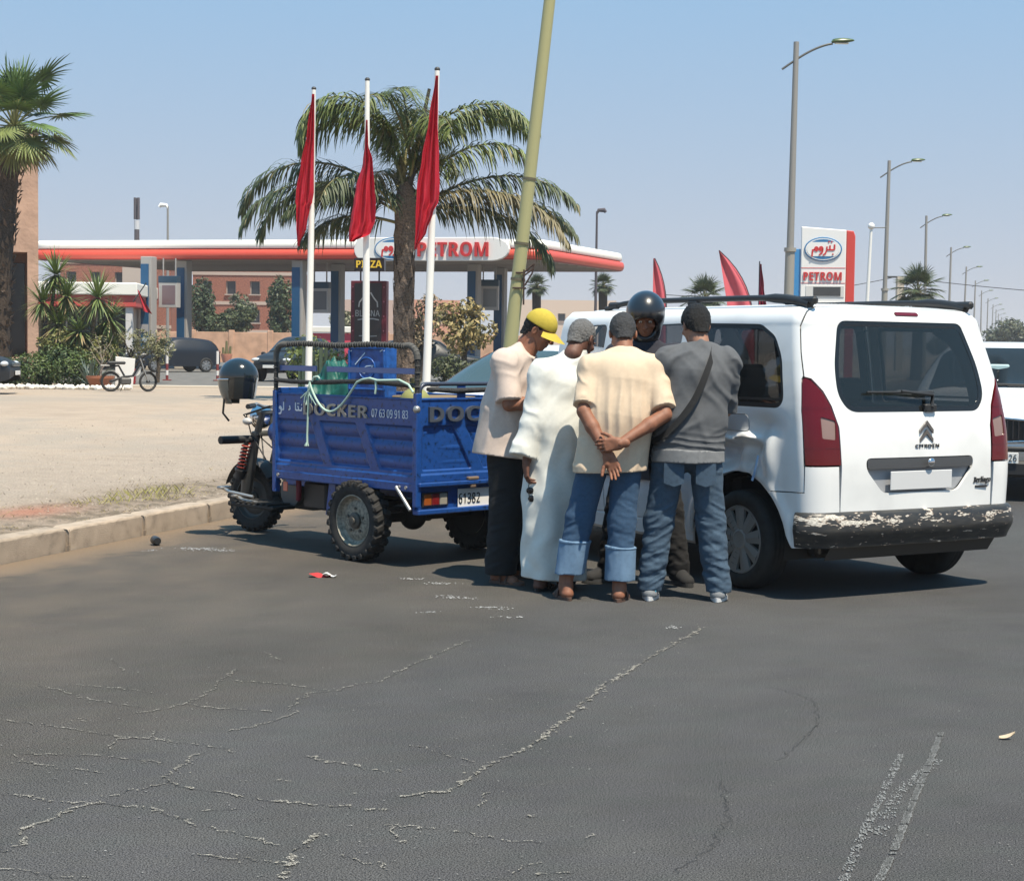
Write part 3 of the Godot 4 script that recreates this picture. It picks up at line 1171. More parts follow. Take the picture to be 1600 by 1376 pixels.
	for i in 3:
		var t5 = MB.new()
		t5.box(Vector3(0.06, 3.98 - i * 0.7, 0.31), Vector3(1.62, 0.5, 0.03), 0.01)
		put("price_field", t5, mat("price_field", 0.62, 0.61, 0.58, 0.5), py)
		var t6 = MB.new()
		t6.box(Vector3(0.15, 3.98 - i * 0.7, 0.33), Vector3(1.15, 0.38, 0.02))
		put("price_display", t6, mat("price_display", 0.06, 0.06, 0.06, 0.3), py)

# a plain block with window openings that have a reveal, a frame and a pane; fronts face +z
func block(called: String, label: String, at: Vector3, size: Vector3, turn: float, wall: Material, wins: Array, floors := [], group := "") -> Node3D:
	var o = thing(called, label, "building", at, turn, group)
	var outer = pv([-size.x / 2, 0, size.x / 2, 0, size.x / 2, size.y, -size.x / 2, size.y])
	var holes = []
	for w in wins:
		holes.append(pv([w[0] - w[2] / 2, w[1] - w[3] / 2, w[0] + w[2] / 2, w[1] - w[3] / 2, w[0] + w[2] / 2, w[1] + w[3] / 2, w[0] - w[2] / 2, w[1] + w[3] / 2]))
	var m = MB.new()
	m.skin(outer, func(p): return Vector3(p.x, p.y, 0), 0.7, holes, 0.0, 0.35)
	var h = size * 0.5
	m.quad(Vector3(h.x, 0, 0), Vector3(h.x, 0, -size.z), Vector3(h.x, size.y, -size.z), Vector3(h.x, size.y, 0))
	m.quad(Vector3(-h.x, 0, -size.z), Vector3(-h.x, 0, 0), Vector3(-h.x, size.y, 0), Vector3(-h.x, size.y, -size.z))
	m.quad(Vector3(-h.x, size.y, 0), Vector3(h.x, size.y, 0), Vector3(h.x, size.y, -size.z), Vector3(-h.x, size.y, -size.z))
	m.quad(Vector3(h.x, 0, -size.z), Vector3(-h.x, 0, -size.z), Vector3(-h.x, size.y, -size.z), Vector3(h.x, size.y, -size.z))
	put("wall", m, wall, o)
	for w in wins:
		var g = MB.new()
		g.box(Vector3(w[0], w[1], -0.3), Vector3(w[2], w[3], 0.05))
		var win = put("window", g, mat("far_window", 0.03, 0.03, 0.035, 0.2), o)
		var f = MB.new()
		for sx in [-1, 1]:
			f.box(Vector3(w[0] + sx * (w[2] / 2 - 0.05), w[1], -0.25), Vector3(0.1, w[3], 0.06))
		f.box(Vector3(w[0], w[1] - w[3] / 2 - 0.03, 0.03), Vector3(w[2] + 0.2, 0.12, 0.3))
		put("frame", f, mat("far_frame", 0.36, 0.3, 0.26, 0.7), win)
	for y in floors:
		var s = MB.new()
		s.box(Vector3(0, y, 0.02), Vector3(size.x + 0.1, 0.32, 0.1))
		put("floor_slab", s, mat("far_concrete", 0.42, 0.34, 0.29, 0.9), o)
	return o

func build_background():
	var brick = mat("far_brick", 0.34, 0.135, 0.09, 0.9)
	grain(brick, tone_tex(51, 0.03, [[0.0, 0.7], [0.5, 0.9], [1.0, 1.0]], 4), null, 0.35)
	var brick2 = mat("far_brick_pale", 0.4, 0.2, 0.14, 0.9)
	grain(brick2, tone_tex(51, 0.03, [[0.0, 0.7], [0.5, 0.9], [1.0, 1.0]], 4), null, 0.35)
	var conc = mat("far_plaster", 0.4, 0.34, 0.3, 0.9)
	var w1 = []
	for f in 3:
		for k in 4:
			w1.append([-4.2 + k * 2.3, 2.0 + f * 2.9, 0.95, 1.15])
	block("brick_block", "red brick apartment block with square openings behind the station shop", Vector3(-38.2, 0, -160), Vector3(10.5, 9.6, 12), 0.05, brick, w1, [3.2, 6.1, 9.3])
	block("concrete_stair_tower", "bare grey concrete tower between the two red brick blocks", Vector3(-35.3, 0, -156), Vector3(2.6, 9.0, 3), 0.05, conc, [[0, 4.0, 0.8, 1.0]])
	var w2 = []
	for f in 3:
		for k in 4:
			w2.append([-3.6 + k * 2.4, 1.6 + f * 2.8, 1.0, 1.3])
	block("brick_block", "unfinished red brick block with pale floor slabs behind the dark trees", Vector3(-26.8, 0, -165), Vector3(10.0, 8.9, 12), -0.04, brick, w2, [2.9, 5.7, 8.6])
	block("far_house", "pale brick house low between the first two canopy columns", Vector3(-33.0, 0, -172), Vector3(7.0, 7.6, 8), 0.0, brick2, [[-1.5, 4.8, 1.0, 1.2], [1.4, 2.6, 0.7, 1.6]], [3.3, 6.2])
	block("far_house", "terracotta house with a flat roof seen above the yellowing bush", Vector3(-10.4, 0, -205), Vector3(7.6, 7.4, 9), 0.1, mat("terracotta", 0.52, 0.26, 0.18, 0.9), [[1.6, 5.4, 1.5, 1.3], [-1.8, 4.6, 1.0, 1.0]], [])
	block("far_house", "greyish pink flat block behind the palm trunk on the skyline", Vector3(-19.0, 0, -240), Vector3(14, 8.3, 9), 0.0, mat("far_pink", 0.45, 0.33, 0.28, 0.9), [[-4, 6, 1.2, 1.2], [0, 6, 1.2, 1.2], [4, 6, 1.2, 1.2]], [])
	block("far_house", "long pale house on the skyline right of the canopy end", Vector3(8.5, 0, -260), Vector3(15, 9.2, 9), 0.0, mat("far_pale", 0.55, 0.44, 0.36, 0.9), [[-5, 6.5, 1.2, 1.2], [-1, 6.5, 1.2, 1.2], [4, 6.5, 1.2, 1.2]], [])
	# garden wall behind the forecourt
	var gw = thing("boundary_wall", "long terracotta plaster wall along the back of the forecourt", "wall", Vector3(-14.5, 0.15, -131))
	var wm = mat("wall_plaster", 0.6, 0.36, 0.235, 0.9)
	grain(wm, tone_tex(52, 0.012, [[0.0, 0.82], [0.6, 0.96], [1.0, 1.0]], 4), null, 0.15)
	var b = MB.new()
	b.box(Vector3(0, 1.2, 0), Vector3(34, 2.4, 0.3), 0.02)
	put("panel", b, wm, gw)
	for i in 12:
		var p = MB.new()
		p.box(Vector3(-16.8 + i * 3.05, 1.28, 0), Vector3(0.42, 2.56, 0.42), 0.03)
		put("pier", p, wm, gw)
	# tall tan building at the left edge, with a deep niche
	var tb = thing("tan_building", "tall plain tan building with a deep dark niche at the left edge", "building", Vector3(-17.1, 0.15, -60), deg_to_rad(17))
	var tan = mat("tan_plaster", 0.52, 0.335, 0.245, 0.9)
	grain(tan, tone_tex(53, 0.01, [[0.0, 0.86], [0.6, 0.96], [1.0, 1.0]], 5), bump_tex(54, 0.05, 4, 2.0), 0.2, 0.4)
	var t = MB.new()
	t.box(Vector3(-6.5, 6.75, -5), Vector3(13.0, 4.3, 10))
	t.box(Vector3(-0.19, 2.3, -5), Vector3(0.38, 4.6, 10))
	t.box(Vector3(-7.2, 2.3, -5), Vector3(11.6, 4.6, 10))
	t.box(Vector3(-0.9, 2.3, -6.0), Vector3(1.04, 4.6, 7.6))
	put("wall", t, tan, tb)
	var sl = MB.new()
	sl.box(Vector3(-0.9, 0.75, -1.0), Vector3(1.3, 0.16, 2.3), 0.02)
	put("sill", sl, tan, tb)
	var dg = MB.new()
	dg.box(Vector3(-0.9, 2.6, -2.15), Vector3(0.9, 3.4, 0.06))
	put("window", dg, mat("shop_glass", 0.022, 0.026, 0.03, 0.08), tb)
	var cp = MB.new()
	cp.box(Vector3(-6.5, 8.95, -5), Vector3(13.1, 0.1, 10.1), 0.02)
	put("coping", cp, mat("coping_pale", 0.6, 0.45, 0.36, 0.9), tb)
	# phone mast
	var ms = thing("phone_mast", "dark phone mast with a pale collar on the skyline", "mast", Vector3(-45.2, 0, -200))
	var m1 = MB.new()
	m1.tube([Vector3(0, 0, 0), Vector3(0, 15.2, 0)], [0.4, 0.3], 10)
	put("pole", m1, mat("mast_dark", 0.07, 0.06, 0.07, 0.8), ms)
	var m2 = MB.new()
	m2.tube([Vector3(0, 15.2, 0), Vector3(0, 16.3, 0)], 0.34, 10)
	put("collar", m2, mat("mast_pale", 0.5, 0.52, 0.55, 0.6), ms)
	for i in 3:
		var m3 = MB.new()
		var a = TAU * i / 3.0 + 0.5
		m3.box(Vector3(cos(a) * 0.26, 17.7, sin(a) * 0.26), Vector3(0.32, 2.6, 0.18), 0.03, Basis(Vector3.UP, -a + PI / 2))
		put("antenna", m3, mat("mast_dark", 0.07, 0.06, 0.07, 0.8), ms)
	# low hills of haze-blue land at the horizon
	var hb = MB.new()
	var hn = noise(61, 0.004, 4)
	hb.sheet(func(u, v):
		var x: float = lerpf(-1100, 1300, u)
		var h: float = (6.0 + 9.0 * (hn.get_noise_1d(x) + 0.5)) * v
		return Vector3(x, h - 1.0, -1500 - 260 * v), 90, 4)
	kind(put("hills", hb, mat("far_land", 0.2, 0.17, 0.13, 0.95)), "structure")

# one leaf blade as a thin folded strip
func blade(m: MB, a: Vector3, dir: Vector3, up: Vector3, long: float, wide: float, sag: float, seg := 3):
	var side = dir.cross(up).normalized()
	var p = a
	var d = dir
	var step = long / seg
	var prev = -1
	for i in seg + 1:
		var f = float(i) / seg
		var w = wide * (1.0 - f) * (0.55 + 1.6 * f) if i > 0 else wide * 0.45
		var nn = side.cross(d).normalized()
		var i0 = m.vt(p - side * w, (nn - side * 0.35))
		m.vt(p + side * w, (nn + side * 0.35))
		if prev >= 0:
			m.ti(prev, prev + 1, i0 + 1)
			m.ti(prev, i0 + 1, i0)
		prev = i0
		p += d * step
		d = (d + Vector3(0, -sag / seg, 0)).normalized()

# loose leafy mass: leaf-sized faces through ellipsoids, in clumps; blobs are [centre, radii]
func leaves(m: MB, blobs: Array, count: int, size: float, c0: Color, c1: Color, sd: int, airy := 0.35, aspect := 0.5):
	var r = RandomNumberGenerator.new()
	r.seed = sd
	var nz = noise(sd, 1.0, 2)
	var vol = 0.0
	for b in blobs:
		vol += b[1].x * b[1].y * b[1].z
	for b in blobs:
		var k = int(count * b[1].x * b[1].y * b[1].z / vol)
		for i in k:
			var d = Vector3(r.randfn(), r.randfn(), r.randfn()).normalized()
			var q = pow(r.randf(), 0.42)
			var p: Vector3 = b[0] + d * b[1] * q
			var cl = nz.get_noise_3dv(p * (1.4 / maxf(b[1].x, 0.3)))
			if cl < -airy + 0.25 * q:
				continue
			var s = size * r.randf_range(0.6, 1.3)
			var f = (d + Vector3(r.randfn(), r.randfn(), r.randfn()) * 0.7 + Vector3(0, 0.4, 0)).normalized()
			var x = f.cross(Vector3(r.randfn(), r.randfn(), r.randfn())).normalized()
			var y = f.cross(x) * aspect
			var t = clampf(0.5 + cl * 0.9 + r.randfn() * 0.22, 0.0, 1.0)
			m.col = c0.lerp(c1, t)
			var i0 = m.vt(p - x * s, f)
			m.vt(p + y * s + f * s * 0.12, f)
			m.vt(p + x * s, f)
			m.vt(p - y * s + f * s * 0.12, f)
			m.ti(i0, i0 + 2, i0 + 1)
			m.ti(i0, i0 + 3, i0 + 2)

func leaf_mat(key: String) -> StandardMaterial3D:
	var m = tinted(mat(key, 1, 1, 1, 0.55))
	m.backlight_enabled = true
	m.backlight = lin(0.12, 0.14, 0.05)
	return m

func trunk_mat(key: String, r: float, g: float, b: float) -> StandardMaterial3D:
	var m = mat(key, r, g, b, 0.95)
	return grain(m, tone_tex(71, 0.03, [[0.0, 0.35], [0.45, 0.75], [1.0, 1.0]], 5), bump_tex(72, 0.035, 5, 9.0), 0.9, 1.2)

# feather palm frond with hanging leaflets
func frond(m: MB, st: MB, base: Vector3, az: float, e0: float, droop: float, long: float, c: Color, r: RandomNumberGenerator, hang := 0.75, dens := 66):
	var p = base
	var el = e0
	var pts = []
	var out = Vector3(cos(az), 0, -sin(az))
	for i in 17:
		pts.append(p)
		var f = i / 16.0
		var d = out * cos(el) + Vector3.UP * sin(el)
		p += d * long / 16.0
		el -= droop / 16.0 * (0.35 + 1.5 * f)
	var rr = []
	for i in 17:
		rr.append(lerpf(0.045, 0.008, i / 16.0))
	st.tube(pts, rr, 5, false)
	for i in dens:
		var f = lerpf(0.14, 0.995, float(i) / dens)
		var q = f * 16.0
		var k = mini(int(q), 15)
		var a: Vector3 = pts[k].lerp(pts[k + 1], q - k)
		var d: Vector3 = (pts[k + 1] - pts[k]).normalized()
		var sd = d.cross(Vector3.UP)
		if sd.length() < 0.05:
			sd = out.cross(Vector3.UP)
		sd = sd.normalized()
		var len = 1.08 * pow(sin(PI * (0.12 + 0.86 * f)), 0.6) + 0.1
		for s in [-1.0, 1.0]:
			var dd = (sd * s * r.randf_range(0.65, 1.05) + d * r.randf_range(0.35, 0.75) + Vector3(0, r.randf_range(-0.45, 0.35), 0)).normalized()
			var t = r.randf_range(0.75, 1.3)
			m.col = Color(c.r * t, c.g * t, c.b * t)
			if r.randf() < 0.07:
				m.col = Color(0.2, 0.17, 0.08) * t
			blade(m, a, dd, Vector3.UP, len * r.randf_range(0.75, 1.1), 0.03, hang * r.randf_range(1.2, 2.8), 4)

func fan_leaf(m: MB, st: MB, base: Vector3, dir: Vector3, pet: float, rad: float, c: Color, r: RandomNumberGenerator, sag: float):
	var pts = []
	var p = base
	var d = dir
	for i in 6:
		pts.append(p)
		p += d * pet / 5.0
		d = (d + Vector3(0, -sag * 0.14, 0)).normalized()
	st.tube(pts, [0.035, 0.03, 0.026, 0.022, 0.02, 0.016], 5, false)
	var hub: Vector3 = pts[5]
	var sd = d.cross(Vector3.UP).normalized()
	var up = sd.cross(d).normalized()
	var k = 34
	for i in k:
		var a = lerpf(-2.15, 2.15, float(i) / (k - 1))
		var dd = (d * cos(a) + sd * sin(a) + up * 0.22 * (1.0 - absf(a) / 2.2) * 0.8).normalized()
		var t = r.randf_range(0.8, 1.25) * (1.12 if i % 2 == 0 else 0.9)
		m.col = Color(c.r * t, c.g * t, c.b * t)
		var l = rad * (1.0 - 0.22 * absf(a) / 2.2) * r.randf_range(0.88, 1.05)
		blade(m, hub, dd, (up + sd * (0.5 if i % 2 == 0 else -0.5)).normalized(), l, 0.042 * rad, sag * r.randf_range(0.3, 1.0), 4)

# rosette of stiff sword leaves
func rosette(m: MB, at: Vector3, rad: float, n: int, c: Color, r: RandomNumberGenerator, low := -0.5, wide := 0.035, sag := 0.35):
	for i in n:
		var e = lerpf(1.45, low, pow(float(i) / n, 0.8)) + r.randfn() * 0.1
		var az = i * 2.39996 + r.randfn() * 0.2
		var d = Vector3(cos(az) * cos(e), sin(e), sin(az) * cos(e))
		var t = r.randf_range(0.75, 1.3)
		m.col = Color(c.r * t, c.g * t, c.b * t)
		if e < -0.15 and r.randf() < 0.35:
			m.col = Color(0.25, 0.19, 0.09) * t
		blade(m, at + d * 0.05, d, Vector3.UP if absf(d.y) < 0.95 else Vector3.RIGHT, rad * r.randf_range(0.8, 1.1), wide, sag * r.randf_range(0.4, 1.6), 4)

func small_tree(called: String, label: String, at: Vector3, h: float, blobs: Array, n: int, leaf: float, c0: Color, c1: Color, sd: int, cat := "tree", airy := 0.35, group := "") -> Node3D:
	var o = thing(called, label, cat, at, 0.0, group)
	var m = MB.new()
	leaves(m, blobs, n, leaf, c0, c1, sd, airy)
	put("crown", m, leaf_mat("leaf_green"), o)
	var t = MB.new()
	var r = RandomNumberGenerator.new()
	r.seed = sd
	t.tube([Vector3(0, -0.1, 0), Vector3(0.03 * h, h * 0.3, 0), Vector3(-0.01 * h, h * 0.6, 0)], [0.045 * h, 0.035 * h, 0.02 * h], 7)
	for b in blobs:
		var e: Vector3 = b[0] + Vector3(r.randfn(), r.randfn(), r.randfn()) * b[1] * 0.3
		t.tube([Vector3(0.03 * h, h * 0.28, 0), (e + Vector3(0.0, h * 0.35, 0)) * 0.5, e], [0.022 * h, 0.014 * h, 0.005 * h], 5)
	put("trunk", t, trunk_mat("bark_brown", 0.16, 0.12, 0.085), o)
	return o

func build_vegetation():
	var r = RandomNumberGenerator.new()
	r.seed = 21
	var lm = leaf_mat("leaf_green")
	# feather palm beside the flagpoles
	var qp = thing("feather_palm", "large feather palm with drooping fronds behind the three red flags", "palm tree", Vector3(-2.72, 0.15, -42))
	var tk = MB.new()
	var tp = []
	var tr = []
	for i in 23:
		var f = i / 22.0
		tp.append(Vector3(-0.05 * sin(f * 3.0), -0.1 + f * 4.9, 0.0))
		tr.append(lerpf(0.26, 0.235, f) + 0.02 * sin(i * 2.1) + (0.05 if f > 0.84 else 0.0))
	for q in [[5.0, 0.3], [5.25, 0.24], [5.5, 0.1]]:
		tp.append(Vector3(-0.01, q[0], 0))
		tr.append(q[1])
	tk.tube(tp, tr, 14)
	put("trunk", tk, trunk_mat("palm_bark", 0.26, 0.19, 0.14), qp)
	for i in 90:
		var bo = MB.new()
		var f = i / 90.0
		var a = i * 2.39996
		var h = 0.25 + f * 4.5
		var d = Vector3(cos(a), 0, sin(a))
		var q = d * 0.235 + Vector3(-0.05 * sin(f * 3.0), h, 0)
		var t = r.randf_range(0.5, 1.7)
		bo.col = Color(0.24, 0.18, 0.135) * t
		var e = Vector3(-d.z, 0, d.x)
		var w = r.randf_range(0.1, 0.15)
		var hh = r.randf_range(0.3, 0.5)
		bo.tri(q - e * w, q + d * 0.03 + Vector3(0, -hh * 0.2, 0), q + d * 0.05 + Vector3(0, hh, 0))
		bo.tri(q + d * 0.03 + Vector3(0, -hh * 0.2, 0), q + e * w, q + d * 0.05 + Vector3(0, hh, 0))
		put("leaf_scar", bo, tinted(trunk_mat("palm_scar", 1, 1, 1)), qp)
	var fm = MB.new()
	var sm = MB.new()
	sm.col = Color(0.2, 0.18, 0.07)
	var top = Vector3(-0.03, 4.9, 0)
	# azimuth (0 right, 180 left), start elevation, droop, length
	var fl = [[178, 84, 215, 4.9], [168, 80, 200, 4.6], [192, 82, 205, 4.7], [183, 72, 185, 4.3], [2, 68, 120, 4.5], [12, 72, 135, 4.6], [350, 66, 120, 4.3], [355, 60, 110, 4.0],
		[176, 40, 118, 5.2], [186, 34, 108, 5.0], [170, 30, 108, 4.7], [-2, 34, 84, 4.8], [6, 26, 82, 4.8], [-8, 17, 84, 4.7], [4, 12, 86, 4.5],
		[80, 80, 120, 3.8], [100, 70, 120, 3.6], [270, 82, 110, 3.8], [250, 70, 120, 3.6], [300, 66, 120, 3.6], [60, 62, 120, 3.4], [120, 58, 130, 3.2], [230, 50, 120, 3.4], [188, 22, 80, 3.1], [165, 15, 70, 2.8]]
	for f in fl:
		var t = r.randf_range(0.85, 1.2)
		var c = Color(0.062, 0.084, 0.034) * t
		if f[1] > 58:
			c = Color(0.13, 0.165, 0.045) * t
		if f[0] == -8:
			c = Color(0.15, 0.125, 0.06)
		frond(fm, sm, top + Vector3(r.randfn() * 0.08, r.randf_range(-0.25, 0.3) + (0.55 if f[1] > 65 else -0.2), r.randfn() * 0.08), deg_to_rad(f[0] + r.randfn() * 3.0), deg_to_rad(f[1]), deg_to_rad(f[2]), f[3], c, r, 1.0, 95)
	put("fronds", fm, lm, qp)
	put("leaf_stalks", sm, lm, qp)
	var sp = MB.new()
	sp.tube([top, top + Vector3(0.3, 1.5, 0.1), top + Vector3(0.58, 2.9, 0.1)], [0.09, 0.07, 0.04], 8)
	put("new_spear", sp, mat("dry_spear", 0.05, 0.04, 0.03, 0.9), qp)
	# fan palm in front of the tan building
	var fp = thing("fan_palm", "tall fan palm with shaggy dark trunk before the tan building", "palm tree", Vector3(-16.95, 0.15, -55))
	var ft = MB.new()
	tp = []
	tr = []
	for i in 40:
		var f = i / 39.0
		tp.append(Vector3(-0.05 + 0.55 * f * f, -0.1 + f * 8.4, 0))
		tr.append(lerpf(0.36, 0.31, f) + 0.03 * sin(i * 2.7))
	ft.tube(tp, tr, 12)
	put("trunk", ft, trunk_mat("fan_bark", 0.105, 0.072, 0.05), fp)
	var boots = MB.new()
	for i in 420:
		var f = r.randf()
		var a = r.randf() * TAU
		var d = Vector3(cos(a), 0, sin(a))
		var q = Vector3(-0.05 + 0.62 * f * f, 0.3 + f * 7.5, 0) + d * (lerpf(0.36, 0.31, f))
		var e = Vector3(-d.z, 0, d.x)
		var t = r.randf_range(0.6, 1.5)
		boots.col = Color(0.085, 0.06, 0.043) * t
		var tip = q + d * r.randf_range(0.05, 0.16) + Vector3(0, r.randf_range(-0.05, 0.28), 0) + e * r.randf_range(-0.1, 0.1)
		boots.tri(q - e * 0.07, q + e * 0.07, tip)
		boots.tri(q - e * 0.07 - Vector3(0, 0.1, 0), q + e * 0.07, tip)
	kind(put("leaf_boots", boots, tinted(mat("boots", 1, 1, 1, 0.95)), fp), "stuff")
	var ff = MB.new()
	var fs = MB.new()
	fs.col = Color(0.2, 0.2, 0.07)
	var hd = Vector3(0.5, 8.4, 0)
	for i in 38:
		var e = lerpf(1.5, -0.75, float(i) / 38.0)
		var az = i * 2.39996 + 0.5
		var d = Vector3(cos(az) * cos(e), sin(e), sin(az) * cos(e)).normalized()
		var c = Color(0.09, 0.15, 0.042) if e > 0.2 else Color(0.15, 0.18, 0.055)
		if i > 33:
			c = Color(0.21, 0.2, 0.065)
		fan_leaf(ff, fs, hd, d, r.randf_range(1.0, 1.55) * (0.8 if e < -0.3 else 1.0), r.randf_range(0.95, 1.3), c, r, 0.9 if e < 0.4 else 0.5)
	# the pale hanging fan just under the crown, and two at the right
	fan_leaf(ff, fs, hd + Vector3(0.1, -0.3, 0.35), Vector3(0.35, -0.45, 0.75).normalized(), 0.45, 1.05, Color(0.26, 0.25, 0.08), r, 1.6)
	fan_leaf(ff, fs, hd, Vector3(0.97, 0.22, 0.2).normalized(), 1.3, 1.0, Color(0.06, 0.1, 0.04), r, 0.9)
	fan_leaf(ff, fs, hd, Vector3(0.5, 1.0, 0.1).normalized(), 1.8, 1.3, Color(0.07, 0.115, 0.035), r, 0.7)
	put("fan_leaves", ff, lm, fp)
	put("leaf_stalks", fs, lm, fp)
	# planting bed: yuccas, hedge, agave, shrubs
	var yd = [
		["tall yucca with several heads of sword leaves beside the tan building", -14.55, -53.0, [[0.0, 3.5, 0.95, 0], [0.4, 2.8, 0.85, 0.2], [-0.35, 2.6, 0.8, 0.3], [0.2, 1.9, 0.85, 0.4]]],
		["yucca with one round bright head on a leaning bare trunk, left of the terracotta pot", -12.95, -52.0, [[0.0, 2.75, 1.0, 0.1], [-0.5, 1.7, 0.65, 0.3], [0.3, 2.1, 0.8, -0.2]]],
		["young yucca of long arching leaves low before the shop front", -13.0, -52.4, [[0.0, 1.5, 0.7, 0.1], [0.4, 1.2, 0.5, 0.2]]]]
	for y in yd:
		var o = thing("yucca", y[0], "plant", Vector3(y[1], 0.17, y[2]), 0.0, "yuccas in the planting bed")
		var m = MB.new()
		var t = MB.new()
		for q in y[3]:
			var e = Vector3(q[0], q[1], q[3])
			t.tube([Vector3(-0.4 + q[0] * 0.4, -0.1, 0), Vector3(-0.25 + q[0] * 0.6, q[1] * 0.45, q[3] * 0.5), e], [0.09, 0.07, 0.055], 7)
			rosette(m, e, q[2], 130, Color(0.12, 0.165, 0.05), r, -1.1, 0.042, 0.5)
		put("sword_leaves", m, lm, o)
		put("stem", t, trunk_mat("yucca_bark", 0.36, 0.29, 0.2), o)
	var he = thing("clipped_shrub", "wide dark green clipped shrub with a lighter top below the yuccas", "shrub", Vector3(-14.35, 0.15, -51.2))
	var hm = MB.new()
	leaves(hm, [[Vector3(-0.4, 0.5, 0), Vector3(0.95, 0.6, 0.7)], [Vector3(0.75, 0.6, 0.1), Vector3(0.9, 0.68, 0.7)], [Vector3(0.3, 0.85, -0.2), Vector3(0.8, 0.5, 0.6)]], 9000, 0.05, Color(0.025, 0.05, 0.018), Color(0.09, 0.13, 0.03), 5, 0.6)
	put("foliage", hm, lm, he)
	var h2 = thing("clipped_shrub", "small dark round shrub at the foot of the tan building", "shrub", Vector3(-15.65, 0.15, -51.3))
	var hm2 = MB.new()
	leaves(hm2, [[Vector3(0, 0.42, 0), Vector3(0.5, 0.5, 0.5)]], 3000, 0.05, Color(0.02, 0.04, 0.016), Color(0.05, 0.075, 0.022), 6, 0.6)
	put("foliage", hm2, lm, h2)
	small_tree("olive_shrub", "loose yellow green shrub above the clipped shrub", Vector3(-13.6, 0.15, -51.9), 1.8, [[Vector3(-0.4, 1.35, 0), Vector3(0.9, 0.45, 0.5)], [Vector3(0.7, 1.25, 0), Vector3(0.7, 0.4, 0.5)], [Vector3(0.1, 1.0, 0.3), Vector3(0.8, 0.4, 0.4)]], 4200, 0.06, Color(0.06, 0.075, 0.02), Color(0.2, 0.19, 0.05), 7, "shrub", 0.2)
	small_tree("olive_shrub", "grey green feathery shrub left of the parked moped", Vector3(-12.95, 0.15, -56.5), 2.0, [[Vector3(0, 1.35, 0), Vector3(0.8, 0.6, 0.5)], [Vector3(0.9, 1.2, 0), Vector3(0.6, 0.55, 0.5)]], 2600, 0.055, Color(0.07, 0.085, 0.04), Color(0.2, 0.19, 0.09), 8, "shrub", 0.05)
	small_tree("olive_shrub", "grey green feathery shrub behind the handlebar of the parked moped", Vector3(-12.3, 0.15, -57.5), 2.0, [[Vector3(0.1, 1.4, 0), Vector3(0.55, 0.65, 0.5)]], 1300, 0.055, Color(0.08, 0.09, 0.045), Color(0.19, 0.18, 0.09), 9, "shrub", 0.05)
	var ag = thing("agave", "grey blue agave with pale leaf edges beside the terracotta pot", "plant", Vector3(-12.85, 0.15, -50.6))
	var am = MB.new()
	rosette(am, Vector3(0, 0.05, 0), 0.95, 26, Color(0.13, 0.17, 0.15), r, 0.5, 0.075, 0.35)
	put("leaves", am, lm, ag)
	# yellowing bush before the right pair of columns
	small_tree("yellowing_bush", "tall yellowing bush with dry tips right of the palm trunk", Vector3(-1.85, 0.15, -60), 3.2, [[Vector3(-0.3, 2.3, 0), Vector3(0.85, 0.75, 0.7)], [Vector3(0.5, 2.0, 0.2), Vector3(0.8, 0.7, 0.7)], [Vector3(0.0, 1.6, 0.3), Vector3(0.7, 0.5, 0.6)], [Vector3(0.25, 2.75, 0), Vector3(0.55, 0.45, 0.5)]], 3200, 0.1, Color(0.09, 0.095, 0.03), Color(0.36, 0.27, 0.11), 10, "bush", 0.2)
	small_tree("dark_bush", "dark green bush in the shade under the yellowing bush", Vector3(-1.7, 0.15, -57), 1.4, [[Vector3(-0.5, 0.6, 0), Vector3(0.7, 0.6, 0.6)], [Vector3(0.5, 0.5, 0), Vector3(0.7, 0.5, 0.6)]], 3000, 0.07, Color(0.03, 0.04, 0.02), Color(0.09, 0.1, 0.035), 11, "bush", 0.4)
	small_tree("bright_bush", "light green bush seen through the tricycle's front rail", Vector3(-5.6, 0.15, -46), 1.5, [[Vector3(0, 0.95, 0), Vector3(0.75, 0.75, 0.6)], [Vector3(0.8, 0.7, 0), Vector3(0.5, 0.6, 0.5)]], 2600, 0.07, Color(0.06, 0.1, 0.025), Color(0.17, 0.2, 0.05), 12, "bush", 0.3)
	small_tree("brown_bush", "brownish dry bush directly right of the palm trunk", Vector3(-3.6, 0.15, -66), 3.4, [[Vector3(0.2, 2.6, 0), Vector3(0.8, 0.9, 0.7)], [Vector3(-0.2, 1.7, 0), Vector3(0.7, 0.7, 0.6)]], 1900, 0.1, Color(0.1, 0.085, 0.04), Color(0.24, 0.18, 0.11), 13, "bush", 0.2)
	var ca = thing("candle_cactus", "pale green upright cactus behind the tricycle's front rail", "cactus", Vector3(-5.15, 0.15, -43))
	var cm = MB.new()
	for i in 9:
		var x = -0.35 + i * 0.11
		var h = 0.9 + 0.55 * absf(sin(i * 2.3))
		cm.tube([Vector3(x, -0.1, 0.1 * sin(i * 1.7)), Vector3(x, h * 0.9, 0.1 * sin(i * 1.7)), Vector3(x, h, 0.1 * sin(i * 1.7))], [0.055, 0.05, 0.015], 7)
	put("stems", cm, mat("cactus_green", 0.2, 0.24, 0.13, 0.7), ca)
	# dark trees behind the boundary wall
	var dc = [Color(0.025, 0.045, 0.02), Color(0.075, 0.1, 0.04)]
	small_tree("ficus_tree", "dark upright ficus tree right of the second canopy column", Vector3(-25.6, 0, -137), 7.5, [[Vector3(0, 4.8, 0), Vector3(1.1, 2.3, 1.0)], [Vector3(0.5, 3.2, 0), Vector3(1.3, 1.2, 1.0)]], 4200, 0.17, dc[0], dc[1], 31, "tree", 0.4)
